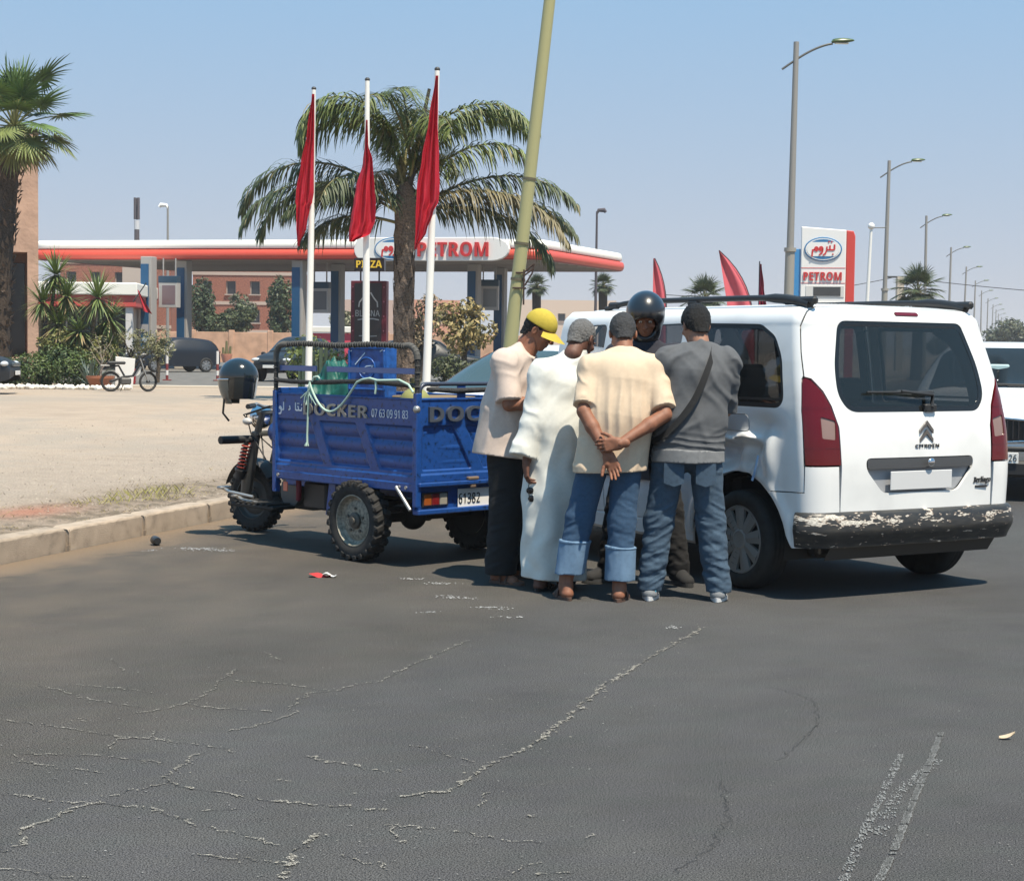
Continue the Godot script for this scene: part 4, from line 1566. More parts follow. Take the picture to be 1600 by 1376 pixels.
	small_tree("ficus_tree", "broad dark green tree low above the boundary wall", Vector3(-22.6, 0, -137), 5.0, [[Vector3(0, 3.6, 0), Vector3(1.6, 1.1, 1.0)], [Vector3(-1.2, 3.3, 0), Vector3(1.2, 0.9, 1.0)], [Vector3(0.6, 4.3, 0), Vector3(1.0, 0.9, 0.9)]], 4200, 0.17, Color(0.035, 0.055, 0.025), Color(0.1, 0.12, 0.05), 32, "tree", 0.35)
	small_tree("ficus_tree", "dark leafy tree left of the middle canopy columns", Vector3(-19.0, 0, -136), 8.0, [[Vector3(0, 5.3, 0), Vector3(1.2, 2.0, 1.0)], [Vector3(0.1, 3.4, 0), Vector3(1.3, 1.2, 1.0)]], 4200, 0.17, dc[0], dc[1], 33, "tree", 0.3)
	small_tree("ficus_tree", "thin young tree standing before the unfinished brick block", Vector3(-23.2, 0, -141), 6.2, [[Vector3(0, 5.2, 0), Vector3(0.9, 0.8, 0.8)], [Vector3(0.9, 4.6, 0), Vector3(0.7, 0.7, 0.7)]], 1500, 0.15, Color(0.04, 0.055, 0.03), Color(0.09, 0.1, 0.05), 34, "tree", 0.1)
	small_tree("ficus_tree", "pale flowering shrub between the middle pair of canopy columns", Vector3(-12.7, 0, -128), 4.3, [[Vector3(0, 3.6, 0), Vector3(1.5, 0.9, 0.8)]], 1800, 0.14, Color(0.1, 0.12, 0.06), Color(0.4, 0.38, 0.25), 35, "tree", 0.2)
	# far fan palms along the road
	var pl = [["fan palm with a round crown on the skyline behind the leaning pole", 1.6, -118, 6.0, 1.0], ["fan palm under the right end of the station canopy", 6.3, -118, 6.1, 1.0], ["fan palm crown just above the car roof, left of the pink banner", 11.2, -98, 4.6, 1.5], ["fan palm right of the second street lamp, low behind the van", 23.0, -95, 5.1, 1.6]]
	for q in pl:
		var o = thing("far_fan_palm", q[0], "palm tree", Vector3(q[1], 0.1, q[2]), 0.0, "fan palms farther along the road")
		var t = MB.new()
		t.tube([Vector3(0, -0.1, 0), Vector3(0.05, q[3] * 0.5, 0), Vector3(0, q[3] - 0.3, 0)], [0.34, 0.3, 0.32], 8)
		put("trunk", t, trunk_mat("fan_bark", 0.105, 0.072, 0.05), o)
		var m = MB.new()
		var s = MB.new()
		s.col = Color(0.15, 0.14, 0.06)
		for i in 26:
			var e = lerpf(1.5, -0.6, i / 26.0)
			var az = i * 2.39996
			fan_leaf(m, s, Vector3(0, q[3] - 0.2, 0), Vector3(cos(az) * cos(e), sin(e), sin(az) * cos(e)), q[4] * 0.55, q[4] * 0.62, Color(0.075, 0.095, 0.045), r, 0.8)
		put("crown", m, lm, o)
		put("leaf_stalks", s, lm, o)
	# treeline at the far right
	var ft2 = [["broad rounded tree on the horizon right of the white van", 78.0, -262, 7.5], ["second rounded tree on the horizon at the right edge", 85.0, -262, 8.6], ["low grey green tree on the horizon below the row of lamps", 72.5, -275, 5.2], ["dark tree on the horizon partly behind the white car", 92.0, -265, 8.0]]
	for i in ft2.size():
		var q = ft2[i]
		small_tree("horizon_tree", q[0], Vector3(q[1], 0, q[2]), q[3], [[Vector3(0, q[3] * 0.68, 0), Vector3(3.6, q[3] * 0.3, 2.5)], [Vector3(2.2, q[3] * 0.58, 0), Vector3(2.6, q[3] * 0.25, 2.0)], [Vector3(-2.4, q[3] * 0.52, 0), Vector3(2.4, q[3] * 0.25, 2.0)]], 3500, 0.32, Color(0.03, 0.045, 0.025), Color(0.09, 0.1, 0.05), 60 + i, "tree", 0.4, "trees on the far horizon")
	# dry grass along the verge
	var dg = MB.new()
	var dirx = Vector3(0.31, 0, -1).normalized()
	var lat = Vector3(-dirx.z, 0, dirx.x)
	var k0 = Vector3(kerb_x(0.0), 0, 0)
	var gz = noise(91, 1.1, 3)
	for i in 8500:
		var s = r.randf_range(8.0, 21.0)
		var l = 0.16 + absf(r.randfn()) * 0.75
		var p = k0 + dirx * s - lat * l
		var dn = gz.get_noise_2d(p.x, p.z)
		var green = exp(-pow((s - 15.2) / 0.9, 2.0) - pow((l - 0.85) / 0.3, 2.0))
		if dn + green * 1.2 + r.randf() * 0.35 < 0.42:
			continue
		var hh = r.randf_range(0.012, 0.035) + green * r.randf_range(0.01, 0.08)
		var c = Color(0.4, 0.32, 0.17).lerp(Color(0.5, 0.46, 0.13), minf(green * 1.5, 1.0))
		if r.randf() < 0.35:
			c = Color(0.14, 0.11, 0.07)
		dg.col = c * r.randf_range(0.7, 1.2)
		var a = r.randf() * TAU
		var d = Vector3(cos(a), r.randf_range(0.15, 1.6) + green, sin(a)).normalized()
		blade(dg, Vector3(p.x, 0.145, p.z), d, Vector3(-sin(a), 0.2, cos(a)), hh * 1.6, 0.0035, 0.6, 2)
	kind(tagged(put("dry_grass", dg, leaf_mat("dry_leaf")), "dry yellow grass and litter along the top of the kerb", "grass"), "stuff")

func tagged(o: Node, label: String, cat: String) -> Node:
	tag(o, label, cat)
	return o

func hanging_flag(rows: Array, sc: float, sd: int) -> MB:
	# rows: [down, left, right] in photo-free units (metres after sc); the cloth falls in pleats
	var m = MB.new()
	var k = rows.size()
	m.sheet(func(u, v):
		var q: float = v * (k - 1)
		var i: int = mini(int(q), k - 2)
		var a = rows[i]
		var b = rows[i + 1]
		var t: float = q - i
		t = t * t * (3.0 - 2.0 * t)
		var y: float = lerpf(a[0], b[0], q - i)
		var l: float = lerpf(a[1], b[1], t)
		var r: float = lerpf(a[2], b[2], t)
		var w: float = r - l
		var fold: float = sin(u * 15.0 + sd + v * 2.5) * 0.5 + sin(u * 27.0 + sd * 2.0 - v * 3.0) * 0.22
		r *= 1.1
		return Vector3(lerpf(l, r, u) * sc + 0.05 * w * sc * fold, -y * sc, (0.09 + 0.11 * w * sc) * fold), 40, 34)
	return m

func build_street_furniture():
	var galv = mat("galvanised", 0.3, 0.285, 0.26, 0.55, 0.3)
	var galv2 = mat("galvanised_base", 0.33, 0.31, 0.27, 0.6, 0.2)
	# street lamps along the kerb
	var lamp = thing("street_lamp", "nearest grey street lamp, tallest of the row, with a green-tinged lamp head", "street lamp", Vector3(0, 0, 0), 0.0, "street lamps along the road")
	var a = MB.new()
	a.tube([Vector3(0, 4.6, 0), Vector3(0, 11.0, 0)], [0.115, 0.085], 12)
	put("pole", a, galv, lamp)
	var b = MB.new()
	b.tube([Vector3(0, -0.1, 0), Vector3(0, 4.6, 0)], [0.17, 0.15], 12)
	b.tube([Vector3(0, 4.5, 0), Vector3(0, 4.62, 0)], 0.19, 12)
	put("base_tube", b, galv2, lamp)
	var ar = MB.new()
	var pts = []
	for i in 13:
		var f = i / 12.0
		pts.append(Vector3(-0.42 + f * 1.55, 10.15 + 1.0 * sin(f * 1.35) / 0.976 * 0.82, 0))
	ar.tube(pts, 0.035, 8)
	put("arm", ar, mat("lamp_arm", 0.12, 0.12, 0.11, 0.5, 0.4), lamp)
	var hd = MB.new()
	hd.sheet(func(u, v):
		var an: float = v * TAU
		var w: float = 0.13 * pow(sin(PI * clampf(0.08 + 0.9 * pow(u, 0.75), 0, 1)), 0.55)
		if u <= 0.001 or u >= 0.999:
			w = 0.0
		return Vector3(1.08 + u * 0.74, 11.0 + 0.03 + 0.05 * u + w * sin(an) * (0.75 if sin(an) > 0 else 0.45), w * cos(an) * 1.2), 14, 14, true)
	put("lamp_head", hd, mat("lamp_head", 0.075, 0.115, 0.04, 0.35), lamp)
	var gl = MB.new()
	gl.box(Vector3(1.42, 10.985, 0), Vector3(0.42, 0.02, 0.2), 0.008)
	put("lamp_glass", gl, mat("lamp_glass", 0.3, 0.32, 0.28, 0.15), lamp)
	var words = ["nearest", "second", "third", "fourth", "fifth", "sixth", "seventh", "eighth", "ninth", "tenth", "eleventh", "twelfth", "thirteenth", "fourteenth"]
	var ds = [52.4, 84.0, 117.0, 151.0, 184.0, 218.0, 252.0, 286.0, 320.0, 354.0, 390.0, 425.0, 460.0, 500.0]
	for i in ds.size():
		var at = Vector3(kerb_x(-ds[i]) - (0.72 if i == 0 else 0.5), 0.15, -ds[i])
		if i == 0:
			lamp.position = at
			lamp.rotation.z = deg_to_rad(-0.5)
		else:
			var c = copy(lamp, at, 0.0, "%s street lamp along the kerb counted from the camera, with a curved arm" % words[i])
			c.rotation.z = deg_to_rad([-1.1, -0.6, 0.3, -0.4][i % 4])
	# olive green leaning lamp post close by
	var lp = thing("leaning_post", "olive green lamp post leaning to the right behind the men", "lamp post", Vector3(-0.18, 0.13, -22))
	var lb = MB.new()
	var ln = []
	var lr = []
	for i in 12:
		var f = i / 11.0
		ln.append(Vector3(0, -0.2 + f * 11.0, 0))
		lr.append(lerpf(0.098, 0.058, f))
	lb.tube(ln, lr, 16)
	var olive = mat("olive_paint", 0.36, 0.34, 0.165, 0.5)
	put("pole", lb, olive, lp)
	for h in [2.28, 2.75, 3.6]:
		var rg = MB.new()
		rg.tube([Vector3(0, h, 0), Vector3(0, h + 0.035, 0)], 0.1 if h < 3 else 0.093, 14)
		put("clamp_band", rg, mat("clamp_steel", 0.16, 0.14, 0.09, 0.5, 0.5), lp)
	lp.rotation.z = deg_to_rad(-5.8)
	var br = MB.new()
	br.at(lp.transform.affine_inverse())
	var bo = Vector3(0, 0, -21.9)
	for s in [[0.13, 2.08, 0.13, 2.54], [0.13, 2.5, 0.26, 2.62], [0.26, 2.62, 0.24, 2.5], [0.24, 2.5, 0.14, 2.33], [-0.02, 2.3, 0.16, 2.3], [0.02, 2.5, 0.14, 2.5], [0.13, 2.46, 0.25, 2.55]]:
		br.tube([bo + Vector3(s[0], s[1], 0), bo + Vector3(s[2], s[3], 0)], 0.013, 6)
	put("bracket", br, mat("rust_dark", 0.045, 0.025, 0.018, 0.8), lp)
	# flagpoles with limp red flags
	var fred = mat("flag_cloth", 0.44, 0.004, 0.022, 0.7)
	fred.backlight_enabled = true
	fred.backlight = lin(0.25, 0.0, 0.01)
	var fdat = [
		["white flagpole with limp red flag, leftmost of the three", -4.92, -40.0, 7.45, -0.75, [[0.0, -0.02, 0.03], [0.9, -0.12, 0.045], [1.7, -0.26, 0.05], [2.3, -0.36, 0.06], [2.55, -0.37, 0.03], [2.65, -0.35, -0.02], [3.1, -0.34, -0.08], [3.6, -0.31, -0.23]], 0.0],
		["white flagpole with limp red flag, before the left half of the palm crown", -3.27, -37.0, 7.2, 0.1, [[0.0, -0.02, 0.03], [0.7, -0.05, 0.05], [1.2, -0.1, 0.17], [2.0, -0.3, 0.22], [2.35, -0.36, 0.25], [2.9, -0.44, 0.24], [3.3, -0.5, 0.12], [3.55, -0.5, -0.3]], 0.75],
		["white flagpole with limp red flag, nearest of the three and right of the palm trunk", -1.78, -34.0, 6.95, -1.45, [[0.0, -0.02, 0.03], [0.9, -0.13, 0.05], [1.7, -0.25, 0.1], [2.25, -0.33, 0.13], [2.5, -0.33, 0.12], [2.75, -0.33, 0.02], [3.1, -0.32, -0.08], [3.5, -0.33, -0.26]], 0.0]]
	for i in 3:
		var q = fdat[i]
		var o = thing("flagpole", q[0], "flagpole", Vector3(q[1], 0.15, q[2]), 0.0, "three flagpoles before the station")
		o.rotation.z = deg_to_rad(q[4])
		var m = MB.new()
		m.tube([Vector3(0, -0.1, 0), Vector3(0, q[3] * 0.5, 0), Vector3(0, q[3], 0)], [0.085, 0.075, 0.05], 12)
		put("pole", m, mat("pole_white", 0.78, 0.77, 0.73, 0.45), o)
		var f = MB.new()
		f.ball(Vector3(0, q[3] + 0.03, 0), Vector3(0.06, 0.05, 0.06), 10, 6)
		put("finial", f, mat("dark_steel", 0.05, 0.05, 0.05, 0.5), o)
		var c = hanging_flag(q[5], 0.75 if i == 1 else 1.0, i * 3 + 1)
		var fl = put("flag", c, fred, o)
		fl.position = Vector3(0, q[3] - 0.12 - q[6], 0.15)
	# pizza totem
	var pt = thing("pizza_sign", "dark maroon restaurant sign board topped by a small pizza sign", "sign", Vector3(-3.97, 0.15, -46), deg_to_rad(-8))
	var p1 = MB.new()
	p1.box(Vector3(0, 1.62, 0), Vector3(1.0, 3.1, 0.3), 0.01)
	put("frame", p1, mat("maroon", 0.105, 0.006, 0.018, 0.45), pt)
	var p2 = MB.new()
	p2.box(Vector3(-0.01, 1.68, 0.155), Vector3(0.76, 2.85, 0.02))
	put("board", p2, mat("board_black", 0.016, 0.012, 0.016, 0.3), pt)
	var p3 = MB.new()
	p3.box(Vector3(0, 3.62, 0), Vector3(0.84, 0.36, 0.22), 0.01)
	put("top_box", p3, mat("board_black", 0.016, 0.012, 0.016, 0.3), pt)
	lettering("pizza_letters", "PIZZA", 0.2, 0.72, 0.03, mat("letter_yellow", 0.75, 0.52, 0.05, 0.4), pt, Transform3D(Basis(), Vector3(0, 3.63, 0.12)), "Droid Sans", true)
	for x in [-0.26, 0.26]:
		var p4 = MB.new()
		p4.tube([Vector3(x, 3.15, 0), Vector3(x, 3.46, 0)], 0.025, 6)
		put("post", p4, mat("dark_steel", 0.05, 0.05, 0.05, 0.5), pt)
	lettering("name_letters", "BLASNA", 0.17, 0.68, 0.012, mat("letter_grey", 0.4, 0.4, 0.4, 0.5), pt, Transform3D(Basis(), Vector3(-0.02, 2.28, 0.17)))
	for q in [[pv([-0.27, 2.45, -0.25, 2.58, -0.14, 2.72, -0.05, 2.85]), 0.035], [pv([0.26, 2.45, 0.25, 2.58, 0.14, 2.72, 0.06, 2.85]), 0.035], [pv([-0.3, 2.1, -0.1, 2.13, 0.15, 2.13, 0.3, 2.1]), 0.03],
		[pv([-0.26, 1.66, -0.05, 1.66]), 0.022], [pv([0.06, 1.65, 0.24, 1.66]), 0.022], [arc(-0.13, 1.5, 0.06, 0.05, 180, 330, 6), 0.022], [arc(0.14, 1.5, 0.06, 0.05, 180, 330, 6), 0.022], [pv([-0.2, 0.9, 0.2, 0.9]), 0.022], [pv([-0.16, 0.7, 0.16, 0.7]), 0.022]]:
		var p5 = MB.new()
		p5.at(Transform3D(Basis(), Vector3(0, 0, 0.167)))
		strokes(p5, [q[0]], q[1], 0.01)
		put("emblem_line", p5, mat("letter_grey", 0.4, 0.4, 0.4, 0.5), pt)
	for i in 7:
		for x in [-0.44, 0.43]:
			var p6 = MB.new()
			p6.prism(oval(x, 0.6 + i * 0.4, 0.022, 0.022, 8), 0.15, 0.165)
			put("bulb", p6, mat("bulb_pink", 0.35, 0.1, 0.14, 0.4), pt)
	# feather banners and the far flag
	var bn = [["pink feather banner left of the tricycle driver's helmeted onlooker, short and blunt", 4.85, -58.0, 4.55, 0.5, 0.0], ["pink feather banner with a pointed tip curving left, above the van roof", 7.85, -58.0, 4.85, 0.82, 1.0]]
	bn[0][0] = "short blunt pink feather banner behind the men, nearer the canopy"
	for i in 2:
		var q = bn[i]
		var o = thing("feather_banner", q[0], "banner", Vector3(q[1], 0.15, q[2]), 0.0, "pink feather banners")
		var m = MB.new()
		var h: float = q[3]
		var w: float = q[4]
		m.sheet(func(u, v):
			var y: float = lerpf(0.5, h, v)
			var xl: float = -0.02 if i == 0 else -0.42 - 0.33 * clampf((v - 0.55) / 0.45, 0, 1)
			var xr: float = 0.46 - 0.44 * pow(clampf((v - 0.5) / 0.5, 0, 1), 2.5) if i == 0 else 0.55 - 1.3 * pow(v, 4.0)
			return Vector3(lerpf(xl, maxf(xr, xl + 0.005), u), y, 0.07 * sin(u * 8.0 + v * 3.0)), 10, 24)
		var cl = put("cloth", m, mat("banner_pink", 0.55, 0.1, 0.125, 0.75), o)
		var s = MB.new()
		var pl = []
		for k in 15:
			var v = k / 14.0
			var x1 = 0.47 - 0.44 * pow(clampf((v - 0.5) / 0.5, 0, 1), 2.5) if i == 0 else 0.56 - 1.3 * pow(v, 4.0)
			pl.append(Vector3(x1, h * v if v < 0.2 else lerpf(0.5, h, v), 0.02))
		s.tube(pl, 0.02, 6)
		put("pole", s, mat("dark_steel", 0.05, 0.05, 0.05, 0.5), o)
	var rf = thing("roadside_flag", "narrow dark red flag on a thin pole left of the totem", "flag", Vector3(8.85, 0.15, -60))
	var rm = MB.new()
	rm.tube([Vector3(-0.03, 0, 0), Vector3(-0.03, 4.6, 0)], 0.025, 6)
	put("pole", rm, mat("dark_steel", 0.05, 0.05, 0.05, 0.5), rf)
	var rc = hanging_flag([[0.0, -0.02, 0.03], [0.8, -0.03, 0.12], [1.6, -0.04, 0.22], [2.4, -0.05, 0.2]], 1.0, 5)
	var rfc = put("cloth", rc, mat("flag_dark", 0.26, 0.008, 0.04, 0.75), rf)
	rfc.position = Vector3(0, 4.5, 0.04)
	# thin white mast with a small lamp
	var wm = thing("white_mast", "thin white mast with a small round lamp right of the totem", "mast", Vector3(17.05, 0.15, -81))
	var w1 = MB.new()
	w1.tube([Vector3(0, -0.1, 0), Vector3(0.02, 7.4, 0)], [0.11, 0.07], 10)
	put("pole", w1, mat("pole_white", 0.78, 0.77, 0.73, 0.45), wm)
	var w2 = MB.new()
	w2.ball(Vector3(0.02, 7.5, 0), Vector3(0.17, 0.17, 0.17), 10, 6)
	put("lamp", w2, mat("pole_white", 0.78, 0.77, 0.73, 0.45), wm)
	var w3 = MB.new()
	w3.tube([Vector3(0.02, 7.42, 0), Vector3(0.75, 7.46, 0)], 0.025, 6)
	put("arm", w3, mat("lamp_arm", 0.12, 0.12, 0.11, 0.5, 0.4), wm)
	wm.rotation.z = deg_to_rad(-1.6)
	# concrete post and cables
	var cpst = thing("concrete_post", "pale concrete utility post low on the skyline carrying the cables", "utility pole", Vector3(29.9, 0.1, -131))
	var c1 = MB.new()
	c1.box(Vector3(0.4, 3.7, 0), Vector3(0.55, 7.4, 0.55), 0.03)
	put("post", c1, mat("edging_concrete", 0.5, 0.44, 0.36, 0.9), cpst)
	var c2 = MB.new()
	c2.box(Vector3(0.25, 7.4, 0), Vector3(1.7, 0.14, 0.14))
	put("cross_arm", c2, mat("dark_steel", 0.05, 0.05, 0.05, 0.5), cpst)
	var cb = [["thin overhead cable sagging from the concrete post to the right edge", Vector3(30.2, 7.5, -131), Vector3(47, 5.6, -118), 0.25], ["thin overhead cable running left from the concrete post behind the totem", Vector3(29.9, 7.5, -131), Vector3(10.5, 6.0, -131), 0.8]]
	for q in cb:
		var m = MB.new()
		var cp = []
		for i in 15:
			var f = i / 14.0
			cp.append(q[1].lerp(q[2], f) - Vector3(0, q[3] * 4.0 * f * (1.0 - f), 0))
		m.tube(cp, 0.028, 4)
		tag(put("overhead_cable", m, mat("cable_black", 0.05, 0.05, 0.055, 0.7)), q[0], "cable", "overhead cables")
	# two distant lamps over the station roof
	var dl = [["distant lamp with a white hooked head above the left canopy roof", -24.9, -120.0, 11.3, -1.0], ["distant lamp with a dark drooping head above the right end of the canopy", 5.65, -115.0, 10.9, 1.0]]
	for q in dl:
		var o = thing("distant_lamp", q[0], "street lamp", Vector3(q[1], 0.1, q[2]))
		var m = MB.new()
		m.tube([Vector3(0, 0, 0), Vector3(0, q[3], 0)], [0.12, 0.07], 8)
		put("pole", m, mat("mast_dark", 0.07, 0.06, 0.07, 0.8) if q[4] > 0 else galv, o)
		var h = MB.new()
		h.tube([Vector3(0, q[3] - 0.15, 0), Vector3(q[4] * 0.1, q[3] + 0.08, 0), Vector3(q[4] * 0.5, q[3] + 0.1, 0), Vector3(q[4] * 0.62, q[3] - 0.05, 0)], [0.07, 0.13, 0.16, 0.1], 8)
		put("lamp_head", h, mat("pole_white", 0.78, 0.77, 0.73, 0.45) if q[4] < 0 else mat("mast_dark", 0.07, 0.06, 0.07, 0.8), o)
	# red and white bollards
	var bol = thing("bollard", "red and white banded bollard beside the parked moped", "bollard", Vector3(-12.68, 0.19, -61.0), 0.0, "banded bollards on the forecourt")
	for i in 5:
		var m = MB.new()
		var y0: float = [0.0, 0.2, 0.38, 0.62, 0.74][i]
		var y1: float = [0.2, 0.38, 0.62, 0.74, 1.1][i]
		m.tube([Vector3(0, y0, 0), Vector3(0, y1, 0)], 0.052, 10)
		put("band", m, mat("bollard_white", 0.72, 0.68, 0.64, 0.6) if i % 2 == 1 or i == 4 else mat("bollard_red", 0.19, 0.03, 0.03, 0.6), bol)
	var ft = MB.new()
	ft.box(Vector3(0, 0.02, 0), Vector3(0.3, 0.04, 0.2), 0.01)
	put("foot", ft, mat("bollard_red", 0.19, 0.03, 0.03, 0.6), bol)
	copy(bol, Vector3(-10.9, 0.19, -61.4), 0.3, "red and white banded bollard at the tail of the dark parked estate car")

# vehicle coordinates (forward, left, up) to node coordinates
func vc(x: float, y: float, h: float) -> Vector3:
	return Vector3(-y, h, -x)

func vbox(m: MB, x0: float, x1: float, y0: float, y1: float, h0: float, h1: float, bev := 0.006):
	m.box(vc((x0 + x1) / 2, (y0 + y1) / 2, (h0 + h1) / 2), Vector3(absf(y1 - y0), absf(h1 - h0), absf(x1 - x0)), bev)

# wheel with its axle along local x; face points to -x (left)
func lug_wheel(parent: Node3D, at: Vector3, r: float, w: float, lugs: int, rim_m: Material, called := "wheel", flipx := 1.0) -> Node3D:
	var o = Node3D.new()
	o.name = called
	parent.add_child(o, true)
	o.position = at
	o.basis = Basis(Vector3(0, flipx, 0), Vector3(-flipx, 0, 0), Vector3(0, 0, 1))
	# in this frame local y points to the outer face
	var rub = mat("tyre_rubber", 0.03, 0.028, 0.026, 0.85)
	grain(rub, tone_tex(111, 0.02, [[0.0, 0.55], [0.5, 0.85], [1.0, 1.0]], 4), null, 1.5)
	var t = MB.new()
	var hw = w / 2
	t.lathe([Vector2(r * 0.60, hw * 0.62), Vector2(r * 0.68, hw * 0.86), Vector2(r * 0.8, hw * 0.98), Vector2(r * 0.9, hw * 0.92), Vector2(r * 0.945, hw * 0.7), Vector2(r * 0.955, 0), Vector2(r * 0.945, -hw * 0.7), Vector2(r * 0.9, -hw * 0.92), Vector2(r * 0.8, -hw * 0.98), Vector2(r * 0.6, -hw * 0.62)].map(func(q): return Vector2(q.x, q.y)), 44)
	for i in lugs:
		for s in [-1.0, 1.0]:
			var a = TAU * (i + (0.5 if s > 0 else 0.0)) / lugs
			var b = Basis(Vector3.UP, -a)
			t.box(b * Vector3(r * 0.945, s * hw * 0.52, 0), Vector3(r * 0.11, hw * 0.9, TAU * r / lugs * 0.56), 0.006, b * Basis(Vector3(1, 0, 0), s * 0.35))
			t.box(b * Vector3(r * 0.905, s * hw * 0.93, 0), Vector3(r * 0.10, hw * 0.22, TAU * r / lugs * 0.5), 0.005, b)
	put("tyre", t, rub, o)
	var m = MB.new()
	m.lathe([Vector2(r * 0.645, hw * 0.8), Vector2(r * 0.62, hw * 0.82), Vector2(r * 0.6, hw * 0.7), Vector2(r * 0.57, hw * 0.35), Vector2(r * 0.5, hw * 0.22), Vector2(r * 0.42, hw * 0.34), Vector2(r * 0.34, hw * 0.4), Vector2(r * 0.2, hw * 0.36), Vector2(0.001, hw * 0.36)], 36)
	put("rim", m, rim_m, o)
	var h = MB.new()
	h.lathe([Vector2(r * 0.2, hw * 0.34), Vector2(r * 0.2, hw * 0.62), Vector2(r * 0.16, hw * 0.72), Vector2(r * 0.1, hw * 0.74), Vector2(r * 0.09, hw * 0.95), Vector2(0.001, hw * 0.97)], 20)
	for i in 5:
		var a = TAU * i / 5
		h.tube([Vector3(cos(a) * r * 0.3, hw * 0.36, sin(a) * r * 0.3), Vector3(cos(a) * r * 0.3, hw * 0.52, sin(a) * r * 0.3)], r * 0.04, 6)
	put("hub", h, mat("hub_greasy", 0.1, 0.09, 0.075, 0.6, 0.4), o)
	var bk = MB.new()
	bk.lathe([Vector2(r * 0.6, -hw * 0.75), Vector2(r * 0.3, -hw * 0.3), Vector2(0.001, -hw * 0.3)].map(func(q): return Vector2(q.x, q.y)), 24)
	put("brake_drum", bk, mat("dark_iron", 0.03, 0.028, 0.026, 0.7, 0.3), o)
	return o

func corrugated(m: MB, x0: float, x1: float, h0: float, h1: float, ribs: Array, toward: Callable, nx := 150):
	# pressed sheet: flat band on top, ridged bays below, slanting ribs between the bays; toward(x, h, out) gives space
	var bt = h1 - 0.175
	var bb = h0 + 0.075
	m.sheet(func(u, v):
		var x: float = lerpf(x0, x1, u)
		var h: float = lerpf(h0, h1, v)
		var d: float = 0.0
		var f: float = clampf((h - bb) / (bt - bb), 0.0, 1.0)
		if h > bb and h < bt:
			var deep: float = smoothstep(0.0, 0.05, f) * smoothstep(1.0, 0.95, f)
			var edge: float = minf(absf(x - x0), absf(x - x1))
			deep *= smoothstep(0.035, 0.05, edge)
			for r in ribs:
				var xc: float = lerpf(r[1], r[0], f)
				deep *= smoothstep(r[2] * 0.5, r[2] * 0.5 + 0.014, absf(x - xc))
			var ridge: float = pow(absf(sin(PI * 3.0 * f)), 0.7)
			d = -0.032 * deep + 0.021 * deep * ridge
		elif h <= bb:
			d = 0.008 * smoothstep(bb - 0.02, bb - 0.028, h)
		d += 0.0025 * sin(x * 9.0) * sin(h * 14.0)
		return toward.call(x, h, d), nx, 96)

